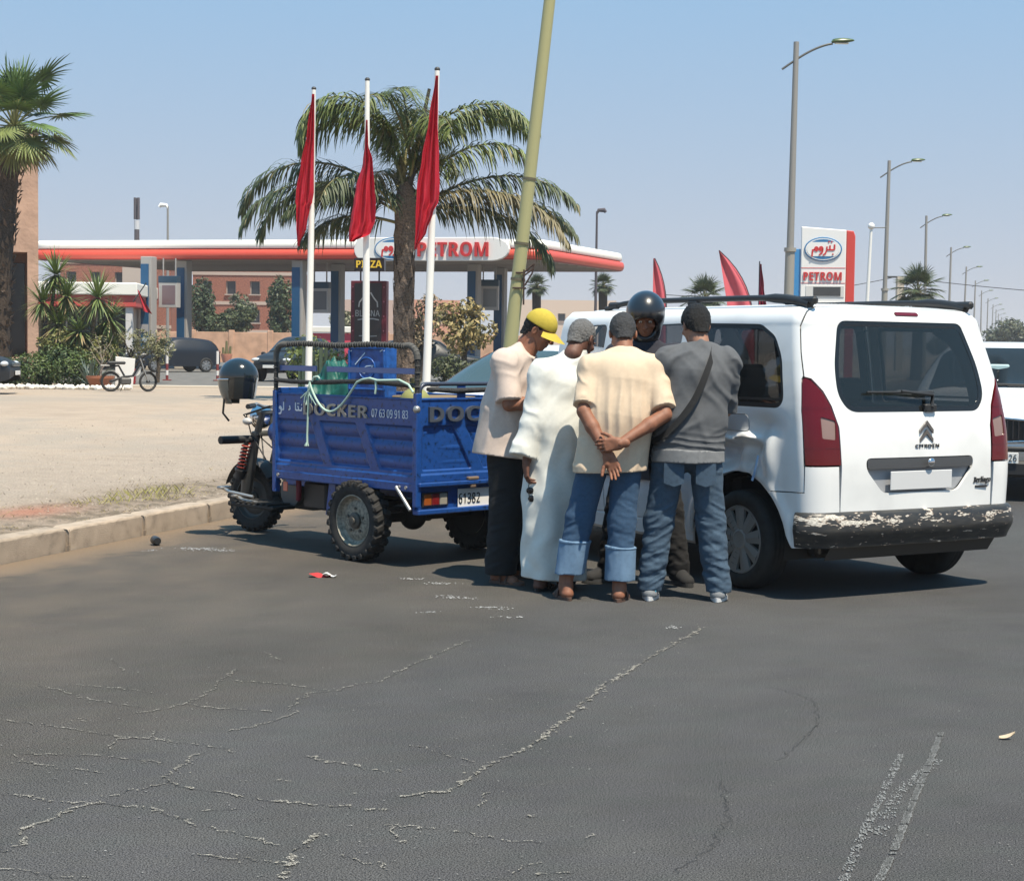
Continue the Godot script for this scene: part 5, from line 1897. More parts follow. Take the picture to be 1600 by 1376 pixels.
func build_tricycle():
	var o = thing("cargo_tricycle", "blue three wheeled cargo tricycle with open box, lettered sides and plate 6138", "cargo tricycle", Vector3(-0.675, 0.0, -12.03), deg_to_rad(44.4))
	var blue = paint("tricycle_blue", 0.009, 0.062, 0.26, 0.45)
	blue.clearcoat = 0.15
	blue.clearcoat_roughness = 0.25
	grain(blue, tone_tex(112, 0.02, [[0.0, 0.45], [0.2, 0.6], [0.27, 0.9], [0.6, 0.97], [1.0, 1.0]], 5, 1024), bump_tex(113, 0.006, 3, 2.5), 0.9, 0.25)
	var iron = mat("dark_iron", 0.03, 0.028, 0.026, 0.7, 0.3)
	var black = mat("black_paint", 0.02, 0.02, 0.021, 0.5)
	var steel = mat("bare_steel", 0.42, 0.41, 0.39, 0.4, 0.7)
	var hb = 0.58
	var ht = 1.145
	# left side panel
	var a = MB.new()
	corrugated(a, 1.0, -0.6, hb, ht, [[0.52, 0.36, 0.10], [0.0, -0.17, 0.10]], func(x, h, d): return vc(x, 0.55 + d, h), 170)
	a.sheet(func(u, v): return vc(lerpf(-0.6, 1.0, u), 0.515, lerpf(hb, ht, v)), 2, 2)
	vbox(a, -0.6, 1.0, 0.512, 0.556, ht - 0.004, ht + 0.012, 0.005)
	put("side_panel", a, blue, o)
	var a2 = MB.new()
	corrugated(a2, -0.6, 1.0, hb, ht, [[-0.1, 0.05, 0.10], [0.42, 0.6, 0.10]], func(x, h, d): return vc(x, -0.55 - d, h), 90)
	vbox(a2, -0.6, 1.0, -0.545, -0.512, hb, ht + 0.012, 0.005)
	put("side_panel", a2, blue, o)
	# tailgate
	var tg = MB.new()
	corrugated(tg, -0.53, 0.53, hb + 0.01, ht, [[-0.16, 0.02, 0.11], [0.2, 0.36, 0.11]], func(x, h, d): return Vector3(x, h, 0.605 + d * 1.35), 130)
	tg.box(Vector3(0, (hb + ht) / 2, 0.575), Vector3(1.05, ht - hb, 0.03), 0.005)
	tg.box(Vector3(0, ht + 0.006, 0.59), Vector3(1.07, 0.018, 0.045), 0.005)
	put("tailgate", tg, blue, o)
	var fr = MB.new()
	vbox(fr, 0.97, 1.0, -0.55, 0.55, hb, ht + 0.05)
	put("front_panel", fr, blue, o)
	var fl = MB.new()
	vbox(fl, -0.6, 1.0, -0.54, 0.54, hb - 0.02, hb + 0.01)
	put("box_floor", fl, blue, o)
	# corner posts and lower sill rails
	for q in [[-0.605, 0.545], [-0.605, -0.545], [0.985, 0.545], [0.985, -0.545]]:
		var p = MB.new()
		vbox(p, q[0] - 0.022, q[0] + 0.022, q[1] - 0.024, q[1] + 0.024, hb - 0.16, ht + (0.05 if q[0] < 0 else 0.03), 0.006)
		put("corner_post", p, blue, o)
	for s in [-1.0, 1.0]:
		var p = MB.new()
		vbox(p, -0.6, 1.0, s * 0.52, s * 0.565, hb - 0.06, hb + 0.005, 0.008)
		put("sill_rail", p, blue, o)
		var q = MB.new()
		vbox(q, -0.56, 1.25, s * 0.2, s * 0.26, 0.44, 0.52, 0.006)
		put("chassis_rail", q, blue, o)
	# rear valance with lights and plate
	var rv = MB.new()
	vbox(rv, -0.585, -0.565, -0.55, 0.55, 0.385, 0.575, 0.004)
	rv.box(vc(-0.6, 0, 0.385), Vector3(1.1, 0.035, 0.07), 0.006)
	rv.box(vc(-0.61, 0, 0.572), Vector3(1.1, 0.03, 0.07), 0.006)
	put("rear_valance", rv, blue, o)
	for s in [-1.0, 1.0]:
		var lm = Node3D.new()
		lm.name = "tail_light"
		o.add_child(lm, true)
		var cols = [[0.3, 0.075, 0.012], [0.17, 0.01, 0.01], [0.3, 0.27, 0.22]]
		for k in 3:
			var l = MB.new()
			vbox(l, -0.607, -0.585, s * (0.475 - k * 0.072), s * (0.475 - (k + 1) * 0.072 + 0.003), 0.425, 0.505, 0.006)
			var lmat = mat("tail_lens_%d" % k, cols[k][0], cols[k][1], cols[k][2], 0.2)
			put("lens", l, lmat, lm)
		var hs = MB.new()
		vbox(hs, -0.6, -0.583, s * 0.25, s * 0.485, 0.415, 0.515, 0.004)
		put("housing", hs, black, lm)
	var pl = MB.new()
	pl.box(vc(-0.598, -0.02, 0.46), Vector3(0.36, 0.135, 0.006), 0.002)
	put("number_plate", pl, mat("plate_white", 0.78, 0.76, 0.72, 0.5), o)
	lettering("plate_number", "61382", 0.072, 0.2, 0.004, mat("plate_black", 0.015, 0.015, 0.015, 0.5), o, Transform3D(Basis(), vc(-0.603, 0.055, 0.46)), "Droid Sans Mono")
	# lettering
	var grey = mat("letter_metal", 0.28, 0.26, 0.235, 0.45, 0.3)
	var left = Basis(Vector3(0, 0, 1), Vector3(0, 1, 0), Vector3(-1, 0, 0))
	var white = mat("letter_white", 0.62, 0.66, 0.72, 0.5)
	lettering("side_letters", "DOCKER", 0.088, 0.73, 0.016, grey, o, Transform3D(left, vc(0.27, 0.557, 1.05)), "Droid Sans", true)
	lettering("phone_number", "07 63 09 91 83", 0.058, 0.385, 0.003, white, o, Transform3D(left, vc(-0.325, 0.553, 1.045)))
	lettering("rear_letters", "DOCKER", 0.105, 0.92, 0.03, mat("letter_metal_dark", 0.09, 0.1, 0.12, 0.35, 0.3), o, Transform3D(Basis(), Vector3(0.01, 1.05, 0.612)), "Droid Sans", true)
	for word in [[pv([0.025, -0.02, 0.03, 0.0, 0.012, 0.012, 0.0, 0.0, 0.03, -0.012, 0.02, -0.04, -0.005, -0.042]), pv([0.03, -0.012, 0.055, -0.012, 0.055, 0.045])], [pv([0.128, 0.02, 0.135, -0.005, 0.115, -0.012])], [pv([0.2, 0.045, 0.2, -0.008, 0.215, -0.012, 0.235, -0.01, 0.235, 0.015, 0.222, 0.015]), pv([0.235, -0.01, 0.27, -0.012, 0.275, 0.01]), pv([0.225, 0.038]), pv([0.24, 0.038]), pv([0.273, 0.03])]]:
		var ar = MB.new()
		ar.at(Transform3D(left, vc(0.94, 0.552, 1.045)))
		strokes(ar, word, 0.0105, 0.003)
		put("script_word", ar, white, o)
	# tall left rail, wrapped in black tape
	var tape = mat("wrapped_tube", 0.045, 0.043, 0.042, 0.75)
	grain(tape, tone_tex(114, 0.05, [[0.0, 0.4], [0.6, 0.9], [1.0, 1.0]], 3), bump_tex(115, 0.06, 3, 10.0), 3.0, 1.2)
	var rp = []
	for q in [[0.985, ht], [0.985, ht + 0.24]]:
		rp.append(vc(q[0], 0.55, q[1]))
	for i in 7:
		var an = PI / 2 * i / 6.0
		rp.append(vc(0.895 + 0.09 * cos(an), 0.55, ht + 0.28 + 0.09 * sin(an)))
	for i in 9:
		rp.append(vc(0.85 - i * 0.165, 0.55, ht + 0.37 + 0.006 * sin(i * 1.3)))
	for i in 7:
		var an = PI / 2 * i / 6.0
		rp.append(vc(-0.515 - 0.09 * sin(an), 0.55, ht + 0.28 + 0.09 * cos(an)))
	rp.append(vc(-0.605, 0.55, ht))
	var ra = MB.new()
	ra.tube(rp, 0.017, 10)
	var rl = put("tall_rail", ra, tape, o)
	var wr = MB.new()
	for i in 150:
		var f = i / 149.0 * (rp.size() - 1)
		var k = mini(int(f), rp.size() - 2)
		var c: Vector3 = rp[k].lerp(rp[k + 1], f - k)
		var d: Vector3 = (rp[k + 1] - rp[k]).normalized()
		wr.tube([c - d * 0.003, c + d * 0.003], 0.0215 + 0.002 * sin(i * 2.7), 8)
	kind(put("twine_wrapping", wr, mat("twine_grey", 0.12, 0.115, 0.105, 0.9), rl), "stuff")
	var mb = MB.new()
	var mp = []
	for i in 9:
		mp.append(vc(0.985 - i * 0.1985, 0.55, ht + 0.105 - 0.01 * sin(i * 0.9)))
	mb.tube(mp, [0.016, 0.018, 0.016, 0.019, 0.017, 0.019, 0.017, 0.018, 0.016], 10)
	put("middle_rail", mb, tape, o)
	for q in [[0.96, 0.52], [0.4, -0.58]]:
		var fb = MB.new()
		vbox(fb, q[0], q[1], 0.525, 0.535, ht + 0.175, ht + 0.215, 0.002)
		put("flat_bar", fb, paint("bar_blue", 0.035, 0.1, 0.31, 0.4), o)
	# low rail over the tailgate
	var tr = [Vector3(-0.52, ht, 0.6), Vector3(-0.52, ht + 0.06, 0.6)]
	for i in 6:
		var an = PI / 2 * i / 5.0
		tr.append(Vector3(-0.46 - 0.06 * cos(an), ht + 0.06 + 0.05 * sin(an), 0.6))
	for i in 6:
		var an = PI / 2 * i / 5.0
		tr.append(Vector3(0.46 + 0.06 * sin(an), ht + 0.06 + 0.05 * cos(an), 0.6))
	tr.append(Vector3(0.52, ht, 0.6))
	var tm = MB.new()
	tm.tube(tr, 0.015, 10)
	put("tailgate_rail", tm, mat("rail_paint", 0.05, 0.06, 0.09, 0.35, 0.2), o)
	for x in [-0.14, 0.25]:
		var up = MB.new()
		up.box(Vector3(x, ht + 0.05, 0.6), Vector3(0.075, 0.1, 0.014), 0.003)
		put("rail_upright", up, blue, o)
	var cl = MB.new()
	cl.tube([Vector3(-0.46, ht + 0.075, 0.61), Vector3(-0.2, ht + 0.062, 0.612), Vector3(0.1, ht + 0.068, 0.612), Vector3(0.45, ht + 0.072, 0.61)], [0.014, 0.02, 0.018, 0.014], 8)
	put("padding", cl, tape, o)
	# latches, brace bars and small fittings
	var la = MB.new()
	la.ball(Vector3(-0.555, 1.085, 0.61), Vector3(0.026, 0.03, 0.026), 12, 8)
	put("latch_knob", la, steel, o)
	for x in [-0.05, 0.4]:
		var hg = MB.new()
		hg.box(Vector3(x, hb + 0.02, 0.63), Vector3(0.1, 0.022, 0.03), 0.005)
		hg.box(Vector3(x + 0.0, hb - 0.02, 0.632), Vector3(0.05, 0.05, 0.02), 0.005)
		put("hinge", hg, mat("hinge_rust", 0.2, 0.14, 0.1, 0.7, 0.2), o)
	var bb = MB.new()
	bb.tube([vc(-0.42, 0.57, 0.55), vc(-0.57, 0.57, 0.4)], 0.013, 8)
	put("brace_bar", bb, steel, o)
	for x in [0.93, -0.45, -0.52]:
		var sc = MB.new()
		sc.tube([vc(x, 0.555, 0.55), vc(x, 0.575, 0.55)], 0.012, 8)
		put("bolt", sc, steel, o)
	var rf = MB.new()
	vbox(rf, 0.85, 0.9, 0.535, 0.545, 0.43, 0.5, 0.003)
	put("side_reflector", rf, mat("reflector", 0.62, 0.16, 0.1, 0.25), o)
	var sb = MB.new()
	sb.prism(pv([0, 0, 0.075, 0, 0.03, -0.24, -0.04, -0.24]), 0, 0.02)
	var sbo = put("frame_bracket", sb, blue, o)
	sbo.transform = Transform3D(left, vc(0.38, 0.5, 0.53))
	# wheels and running gear
	var rim = mat("rim_dusty", 0.38, 0.35, 0.28, 0.6, 0.25)
	grain(rim, tone_tex(116, 0.03, [[0.0, 0.45], [0.5, 0.85], [1.0, 1.0]], 4), null, 2.0)
	lug_wheel(o, vc(0, 0.555, 0.285), 0.285, 0.14, 24, rim, "rear_wheel")
	lug_wheel(o, vc(0, -0.555, 0.285), 0.285, 0.14, 24, rim, "rear_wheel", -1.0)
	var ax = MB.new()
	ax.tube([vc(0, 0.5, 0.285), vc(0, -0.5, 0.285)], 0.035, 10)
	ax.ball(vc(0, 0.05, 0.285), Vector3(0.1, 0.1, 0.1), 14, 10)
	put("rear_axle", ax, iron, o)
	for s in [-1.0, 1.0]:
		for k in 4:
			var sp = MB.new()
			var lpt = []
			for i in 9:
				var f = i / 8.0 - 0.5
				lpt.append(vc(f * (0.86 - k * 0.16), s * 0.33, 0.4 - k * 0.012 - 0.05 * (1.0 - 4.0 * f * f) + 0.06))
			sp.tube(lpt, 0.011, 4, true, 1.0)
			put("leaf_spring", sp, iron, o)
	var ds = MB.new()
	ds.tube([vc(0.05, 0.05, 0.29), vc(1.1, 0.05, 0.38)], 0.028, 8)
	put("drive_shaft", ds, iron, o)
	var en = MB.new()
	vbox(en, 1.05, 1.45, -0.16, 0.16, 0.24, 0.5, 0.05)
	en.tube([vc(1.25, 0.17, 0.38), vc(1.25, 0.22, 0.38)], 0.12, 16)
	for i in 6:
		vbox(en, 1.4, 1.52, -0.1, 0.1, 0.33 + i * 0.03, 0.345 + i * 0.03, 0.003)
	put("engine", en, mat("engine_grey", 0.11, 0.105, 0.1, 0.55, 0.5), o)
	var bt = MB.new()
	vbox(bt, 0.55, 0.82, 0.2, 0.42, 0.3, 0.5, 0.015)
	put("battery_box", bt, black, o)
	var hs = MB.new()
	hs.tube([vc(0.84, 0.45, 0.56), vc(0.82, 0.46, 0.45), vc(0.85, 0.44, 0.36)], 0.022, 7)
	put("red_hose", hs, mat("hose_red", 0.14, 0.01, 0.025, 0.6), o)
	var ex = MB.new()
	ex.tube([vc(1.2, -0.15, 0.3), vc(0.7, -0.25, 0.25), vc(0.2, -0.28, 0.26)], [0.03, 0.05, 0.05], 10)
	put("exhaust", ex, iron, o)
	# front end
	var fw = lug_wheel(o, vc(2.0, 0, 0.27), 0.27, 0.13, 26, mat("rim_dark", 0.07, 0.066, 0.06, 0.6, 0.4), "front_wheel")
	fw.basis = Basis(Vector3.UP, 0.16) * fw.basis
	var fg = MB.new()
	for s in [-1.0, 1.0]:
		fg.tube([vc(2.0, s * 0.105, 0.27), vc(1.95, s * 0.12, 0.42), vc(1.9, s * 0.12, 0.58), vc(1.84, s * 0.11, 0.78), vc(1.77, s * 0.1, 0.98)], [0.042, 0.05, 0.047, 0.03, 0.026], 10)
	fg.box(vc(1.84, 0, 0.8), Vector3(0.28, 0.04, 0.08), 0.01)
	fg.box(vc(1.79, 0, 0.97), Vector3(0.26, 0.035, 0.08), 0.01)
	fg.tube([vc(1.72, 0, 0.62), vc(1.79, 0, 0.98)], 0.03, 10)
	put("fork", fg, mat("fork_grey", 0.1, 0.1, 0.095, 0.45, 0.4), o)
	for s in [-1.0, 1.0]:
		var sg = MB.new()
		var sp = []
		for i in 70:
			var f = i / 69.0
			var an = f * TAU * 7.0
			var c = vc(1.925 - f * 0.075, s * 0.2, 0.52 + f * 0.2)
			sp.append(c + Vector3(cos(an) * 0.033, 0, sin(an) * 0.033))
		sg.tube(sp, 0.0075, 6)
		put("coil_spring", sg, mat("spring_red", 0.34, 0.05, 0.03, 0.45), o)
		var sh = MB.new()
		sh.tube([vc(1.935, s * 0.2, 0.49), vc(1.845, s * 0.2, 0.75)], 0.018, 8)
		sh.tube([vc(1.95, s * 0.2, 0.44), vc(1.925, s * 0.2, 0.52)], 0.04, 10)
		sh.tube([vc(1.925, s * 0.2, 0.5), vc(1.92, s * 0.2, 0.515)], 0.052, 12)
		put("shock_absorber", sh, black, o)
	var md = MB.new()
	md.sheet(func(u, v):
		var an: float = lerpf(0.35, 2.5, u)
		var w: float = (v - 0.5) * 0.17
		return vc(2.0 + 0.325 * cos(an), w, 0.27 + 0.325 * sin(an) - 0.02 * pow(absf(v - 0.5) * 2.0, 2.0)), 20, 6)
	put("mudguard", md, mat("mudguard_dark", 0.05, 0.047, 0.045, 0.5), o)
	var hbm = MB.new()
	hbm.tube([vc(1.5, 0.38, 1.04), vc(1.58, 0.3, 1.05), vc(1.74, 0.12, 1.02), vc(1.76, 0, 1.01), vc(1.74, -0.12, 1.02), vc(1.58, -0.3, 1.05), vc(1.5, -0.38, 1.04)], 0.013, 8)
	put("handlebar", hbm, steel, o)
	for s in [-1.0, 1.0]:
		var gp = MB.new()
		gp.tube([vc(1.5, s * 0.38, 1.04), vc(1.44, s * 0.48, 1.035)], 0.02, 10)
		put("grip", gp, black, o)
		var cg = MB.new()
		cg.tube([vc(1.86, s * 0.12, 0.755), vc(1.88, s * 0.18, 0.755), vc(1.88, s * 0.43, 0.755)], 0.032, 12)
		put("crash_pad", cg, mat("pad_black", 0.012, 0.012, 0.013, 0.6), o)
	var hl = MB.new()
	var hx = Transform3D(Basis(Vector3(1, 0, 0), Vector3(0, 0, -1), Vector3(0, 1, 0)), vc(1.86, 0.03, 0.93))
	hl.lathe([Vector2(0.001, -0.09), Vector2(0.06, -0.08), Vector2(0.095, 0.0), Vector2(0.1, 0.05), Vector2(0.092, 0.06)], 24, hx)
	put("headlight_shell", hl, mat("chrome", 0.62, 0.63, 0.65, 0.12, 1.0), o)
	var hg2 = MB.new()
	hg2.lathe([Vector2(0.092, 0.055), Vector2(0.06, 0.07), Vector2(0.001, 0.075)], 24, hx)
	put("headlight_glass", hg2, mat("lens_clear", 0.55, 0.58, 0.6, 0.08), o)
	for s in [-1.0, 1.0]:
		var ind = MB.new()
		ind.ball(vc(1.84, s * 0.2, 0.9), Vector3(0.035, 0.03, 0.05), 12, 8)
		put("indicator", ind, mat("indicator_pale", 0.5, 0.48, 0.45, 0.2), o)
	var cbs = MB.new()
	for q in [[0.15, 0.12], [0.1, -0.06], [0.05, 0.14]]:
		cbs.tube([vc(1.62, q[1], 1.03), vc(1.9, q[1] * 1.4, 0.95), vc(1.86, q[0], 0.8), vc(1.7, q[1], 0.6)], 0.006, 5)
	kind(put("cables", cbs, black, o), "stuff")
	# foot levers, step and seat
	for q in [[1.72, 0.42, 0.36], [1.62, 0.36, 0.3]]:
		var fl2 = MB.new()
		fl2.tube([vc(q[0] + 0.14, q[1], q[2] + 0.02), vc(q[0] + 0.02, q[1] + 0.02, q[2]), vc(q[0] - 0.2, q[1] - 0.05, q[2] - 0.03)], 0.013, 6)
		fl2.box(vc(q[0] + 0.12, q[1], q[2] + 0.025), Vector3(0.1, 0.02, 0.06), 0.005)
		put("foot_lever", fl2, steel, o)
	var st = MB.new()
	vbox(st, 1.2, 1.75, 0.2, 0.42, 0.25, 0.28, 0.008)
	for i in 7:
		vbox(st, 1.25 + i * 0.07, 1.28 + i * 0.07, 0.2, 0.43, 0.28, 0.295, 0.003)
	put("footboard", st, iron, o)
	var se = MB.new()
	vbox(se, 1.02, 1.42, -0.3, 0.3, 0.72, 0.84, 0.04)
	put("seat", se, mat("seat_vinyl", 0.02, 0.02, 0.022, 0.5), o)
	var tk = MB.new()
	tk.ball(vc(1.56, 0, 0.82), Vector3(0.15, 0.12, 0.2), 18, 12)
	put("fuel_tank", tk, blue, o)
	var bx = MB.new()
	vbox(bx, 1.03, 1.4, -0.28, 0.28, 0.5, 0.72, 0.02)
	put("seat_box", bx, blue, o)
	tricycle_load()

func tricycle_load():
	var base = Transform3D(Basis(Vector3.UP, deg_to_rad(44.4)), Vector3(-0.675, 0, -12.03))
	# blue plastic board standing in the box
	var c = thing("plastic_crate", "square blue plastic crate lid with white scratches standing in the tricycle box", "crate", base * vc(0.16, 0.36, 0.6), deg_to_rad(44.4 - 78.0))
	var bl = mat("crate_blue", 0.02, 0.115, 0.42, 0.35)
	grain(bl, tone_tex(121, 0.02, [[0.0, 0.7], [0.6, 0.95], [1.0, 1.0]], 4), null, 1.5)
	var m = MB.new()
	var out = rounded(pv([-0.175, 0.0, 0.175, 0.0, 0.175, 0.92, -0.175, 0.92]), 0.03, 4)
	m.prism(out, -0.12, 0.0, 0.008)
	put("body", m, bl, c)
	var rm = MB.new()
	for q in [[0, 0.895, 0.33, 0.02], [0, 0.6, 0.33, 0.016]]:
		rm.box(Vector3(q[0], q[1], 0.006), Vector3(q[2], q[3], 0.014), 0.004)
	for x in [-0.158, 0.158]:
		rm.box(Vector3(x, 0.74, 0.006), Vector3(0.018, 0.28, 0.014), 0.004)
	put("rim", rm, bl, c)
	var em = MB.new()
	var ring = []
	for i in 29:
		ring.append(Vector3(cos(TAU * i / 28) * 0.075, 0.75 + sin(TAU * i / 28) * 0.075, 0.003))
	em.tube(ring, 0.006, 6, false)
	put("embossed_ring", em, bl, c)
	for line in [pv([-0.105, 0.775, -0.015, 0.86]), pv([-0.045, 0.735, 0.0, 0.765, 0.06, 0.77, 0.03, 0.74, -0.02, 0.715, -0.04, 0.72]), pv([-0.15, 0.87, -0.135, 0.875]), pv([0.12, 0.87, 0.15, 0.885]), pv([-0.15, 0.48, -0.13, 0.47, -0.12, 0.49]), pv([-0.06, 0.46, -0.03, 0.49, 0.0, 0.46, -0.02, 0.44]), pv([0.05, 0.47, 0.1, 0.49, 0.12, 0.45, 0.07, 0.45]), pv([-0.08, 0.42, -0.05, 0.4]), pv([0.02, 0.42, 0.0, 0.38])]:
		var sc = MB.new()
		sc.at(Transform3D(Basis(), Vector3(0, 0, 0.002)))
		strokes(sc, [line], 0.008, 0.002)
		put("scratch", sc, mat("scratch_white", 0.62, 0.72, 0.82, 0.6), c)
	# green tarpaulin heap
	var t = thing("green_tarpaulin", "crumpled dark green tarpaulin heaped at the front of the tricycle box", "tarpaulin", base * vc(0.74, 0.12, 0.59), 0.3)
	var g = MB.new()
	var nz = noise(131, 2.6, 4)
	g.sheet(func(u, v):
		var an: float = u * TAU
		var e: float = v * PI * 0.5
		var d = Vector3(cos(an) * cos(e), sin(e), sin(an) * cos(e))
		var rr: float = 1.0 + 0.3 * nz.get_noise_3dv(d * 0.5) + 0.16 * absf(nz.get_noise_3dv(d * 0.9 + Vector3(9, 0, 0)))
		return Vector3(d.x * 0.3, d.y * 0.74, d.z * 0.36) * rr, 70, 34, true)
	put("cloth", g, mat("tarp_green", 0.006, 0.09, 0.07, 0.55), t)
	# yellowish jug
	var j = thing("yellow_jug", "dusty yellow jug hanging behind the middle rail of the tricycle", "jug", base * vc(-0.3, 0.3, 0.6))
	var jm = MB.new()
	jm.lathe([Vector2(0.001, 0), Vector2(0.1, 0.0), Vector2(0.105, 0.05), Vector2(0.105, 0.56), Vector2(0.07, 0.6), Vector2(0.035, 0.62), Vector2(0.035, 0.66), Vector2(0.001, 0.66)], 20)
	put("body", jm, mat("jug_yellow", 0.27, 0.27, 0.09, 0.5), j)
	var jc = MB.new()
	jc.tube([Vector3(0, 0.66, 0), Vector3(0, 0.69, 0)], 0.04, 12)
	put("cap", jc, mat("jug_cap", 0.1, 0.09, 0.04, 0.5), j)
	var bx = thing("cardboard_box", "low brown box with dark stains in the rear of the tricycle box", "box", base * vc(-0.2, 0.05, 0.6), deg_to_rad(30))
	var bm = MB.new()
	bm.box(Vector3(0, 0.28, 0), Vector3(0.5, 0.56, 0.4), 0.01)
	put("carton", bm, mat("carton_brown", 0.2, 0.14, 0.07, 0.85), bx)
	# pale rope along the rail
	var ro = thing("rope", "pale mint rope knotted to the tricycle rail with a loose end hanging down", "rope", base * vc(0.55, 0.58, 1.1))
	var rp = MB.new()
	rp.at(Transform3D(ro.transform.affine_inverse() * base))
	var ptsw = []
	for i in 25:
		var f = i / 24.0
		var x = lerpf(0.54, 0.0, f)
		ptsw.append(vc(x, 0.578, 1.235 - 0.205 * sin(PI * pow(f, 0.85)) + 0.02 * f))
	for q in [[-0.06, 1.275], [-0.14, 1.285], [-0.22, 1.272], [-0.33, 1.275], [-0.45, 1.28], [-0.55, 1.25], [-0.6, 1.2]]:
		ptsw.append(vc(q[0], 0.578, q[1]))
	rp.tube(ptsw, 0.0085, 7)
	rp.tube([vc(0.54, 0.578, 1.25), vc(0.545, 0.583, 1.15), vc(0.555, 0.582, 1.0), vc(0.565, 0.58, 0.86), vc(0.56, 0.583, 0.8)], 0.008, 7)
	rp.tube([vc(0.52, 0.57, 1.25), vc(0.5, 0.57, 1.28), vc(0.47, 0.56, 1.285), vc(0.45, 0.545, 1.26)], 0.0085, 7)
	rp.tube([vc(-0.2, 0.575, 1.275), vc(-0.21, 0.58, 1.22), vc(-0.2, 0.58, 1.18)], 0.009, 7)
	var rr = RandomNumberGenerator.new()
	rr.seed = 5
	for k in 10:
		var s = vc(0.54 + rr.randfn() * 0.01, 0.585, 1.2 + rr.randfn() * 0.02)
		rp.tube([s, s + Vector3(rr.randfn() * 0.01, -0.04, rr.randfn() * 0.03), s + Vector3(rr.randfn() * 0.015, -0.09 + rr.randfn() * 0.02, rr.randfn() * 0.045)], 0.0045, 5)
	for k in 6:
		var s = vc(0.56, 0.583, 0.81)
		rp.tube([s, s + Vector3(rr.randfn() * 0.01, -0.03, rr.randfn() * 0.02)], 0.007, 5)
	put("strands", rp, mat("rope_mint", 0.42, 0.56, 0.47, 0.85), ro)
	# crash helmet hung on the handlebar
	var he = thing("crash_helmet", "glossy black crash helmet with grey visor hanging on the tricycle handlebar", "helmet", base * vc(1.62, 0.44, 1.24), deg_to_rad(80))
	var hm = MB.new()
	hm.ball(Vector3(0, 0.02, 0), Vector3(0.14, 0.145, 0.155), 30, 20)
	put("shell", hm, paint("helmet_black", 0.012, 0.016, 0.018, 0.15), he)
	var vm = MB.new()
	vm.sheet(func(u, v):
		var an: float = lerpf(-1.35, 1.35, u)
		var y: float = lerpf(0.0, -0.19, v)
		var r: float = 0.152 - 0.06 * v * v
		return Vector3(sin(an) * r * 0.95, y, -cos(an) * (r + 0.01)), 20, 8)
	put("visor", vm, mat("visor_smoke", 0.16, 0.16, 0.14, 0.08), he)
	var em2 = MB.new()
	em2.sheet(func(u, v):
		var an: float = lerpf(1.35, 5.0, u)
		var y: float = lerpf(0.0, -0.15, v)
		var r: float = 0.147 - 0.02 * v * v
		return Vector3(sin(an) * r * 0.95, y, -cos(an) * r), 24, 6)
	put("lower_shell", em2, paint("helmet_black", 0.012, 0.016, 0.018, 0.15), he)
	var tr = MB.new()
	var tp = []
	for i in 21:
		var an = lerpf(-1.4, 1.6, i / 20.0)
		tp.append(Vector3(sin(an) * 0.15, 0.002 - 0.01 * i / 20.0, -cos(an) * 0.165))
	tr.tube(tp, 0.006, 6)
	put("visor_trim", tr, mat("chrome", 0.62, 0.63, 0.65, 0.12, 1.0), he)
	var sp = MB.new()
	sp.tube([Vector3(-0.1, -0.15, -0.08), Vector3(-0.1, -0.26, -0.09), Vector3(-0.05, -0.32, -0.06)], 0.009, 6)
	put("strap", sp, mat("pad_black", 0.012, 0.012, 0.013, 0.6), he)

func curve_at(tab: Array, q: float) -> float:
	if q <= tab[0][0]:
		return tab[0][1]
	for i in tab.size() - 1:
		if q < tab[i + 1][0]:
			var f: float = (q - tab[i][0]) / (tab[i + 1][0] - tab[i][0])
			var a: float = tab[maxi(i - 1, 0)][1]
			var b: float = tab[i][1]
			var c: float = tab[i + 1][1]
			var d: float = tab[mini(i + 2, tab.size() - 1)][1]
			var m = (c - a) * 0.5
			var n = (d - b) * 0.5
			if i == 0:
				m = c - b
			if i == tab.size() - 2:
				n = c - b
			var f2 = f * f
			var f3 = f2 * f
			return (2 * f3 - 3 * f2 + 1) * b + (f3 - 2 * f2 + f) * m + (3 * f2 - 2 * f3) * c + (f3 - f2) * n
	return tab[-1][1]

const VAN_REAR := [[0.3, 0.03], [0.55, 0.03], [0.8, 0.03], [1.0, 0.045], [1.15, 0.075], [1.4, 0.14], [1.66, 0.215], [1.9, 0.29]]
const VAN_HALF := [[0.3, 0.845], [0.5, 0.862], [0.8, 0.875], [1.0, 0.872], [1.2, 0.858], [1.45, 0.825], [1.66, 0.785], [1.9, 0.74]]

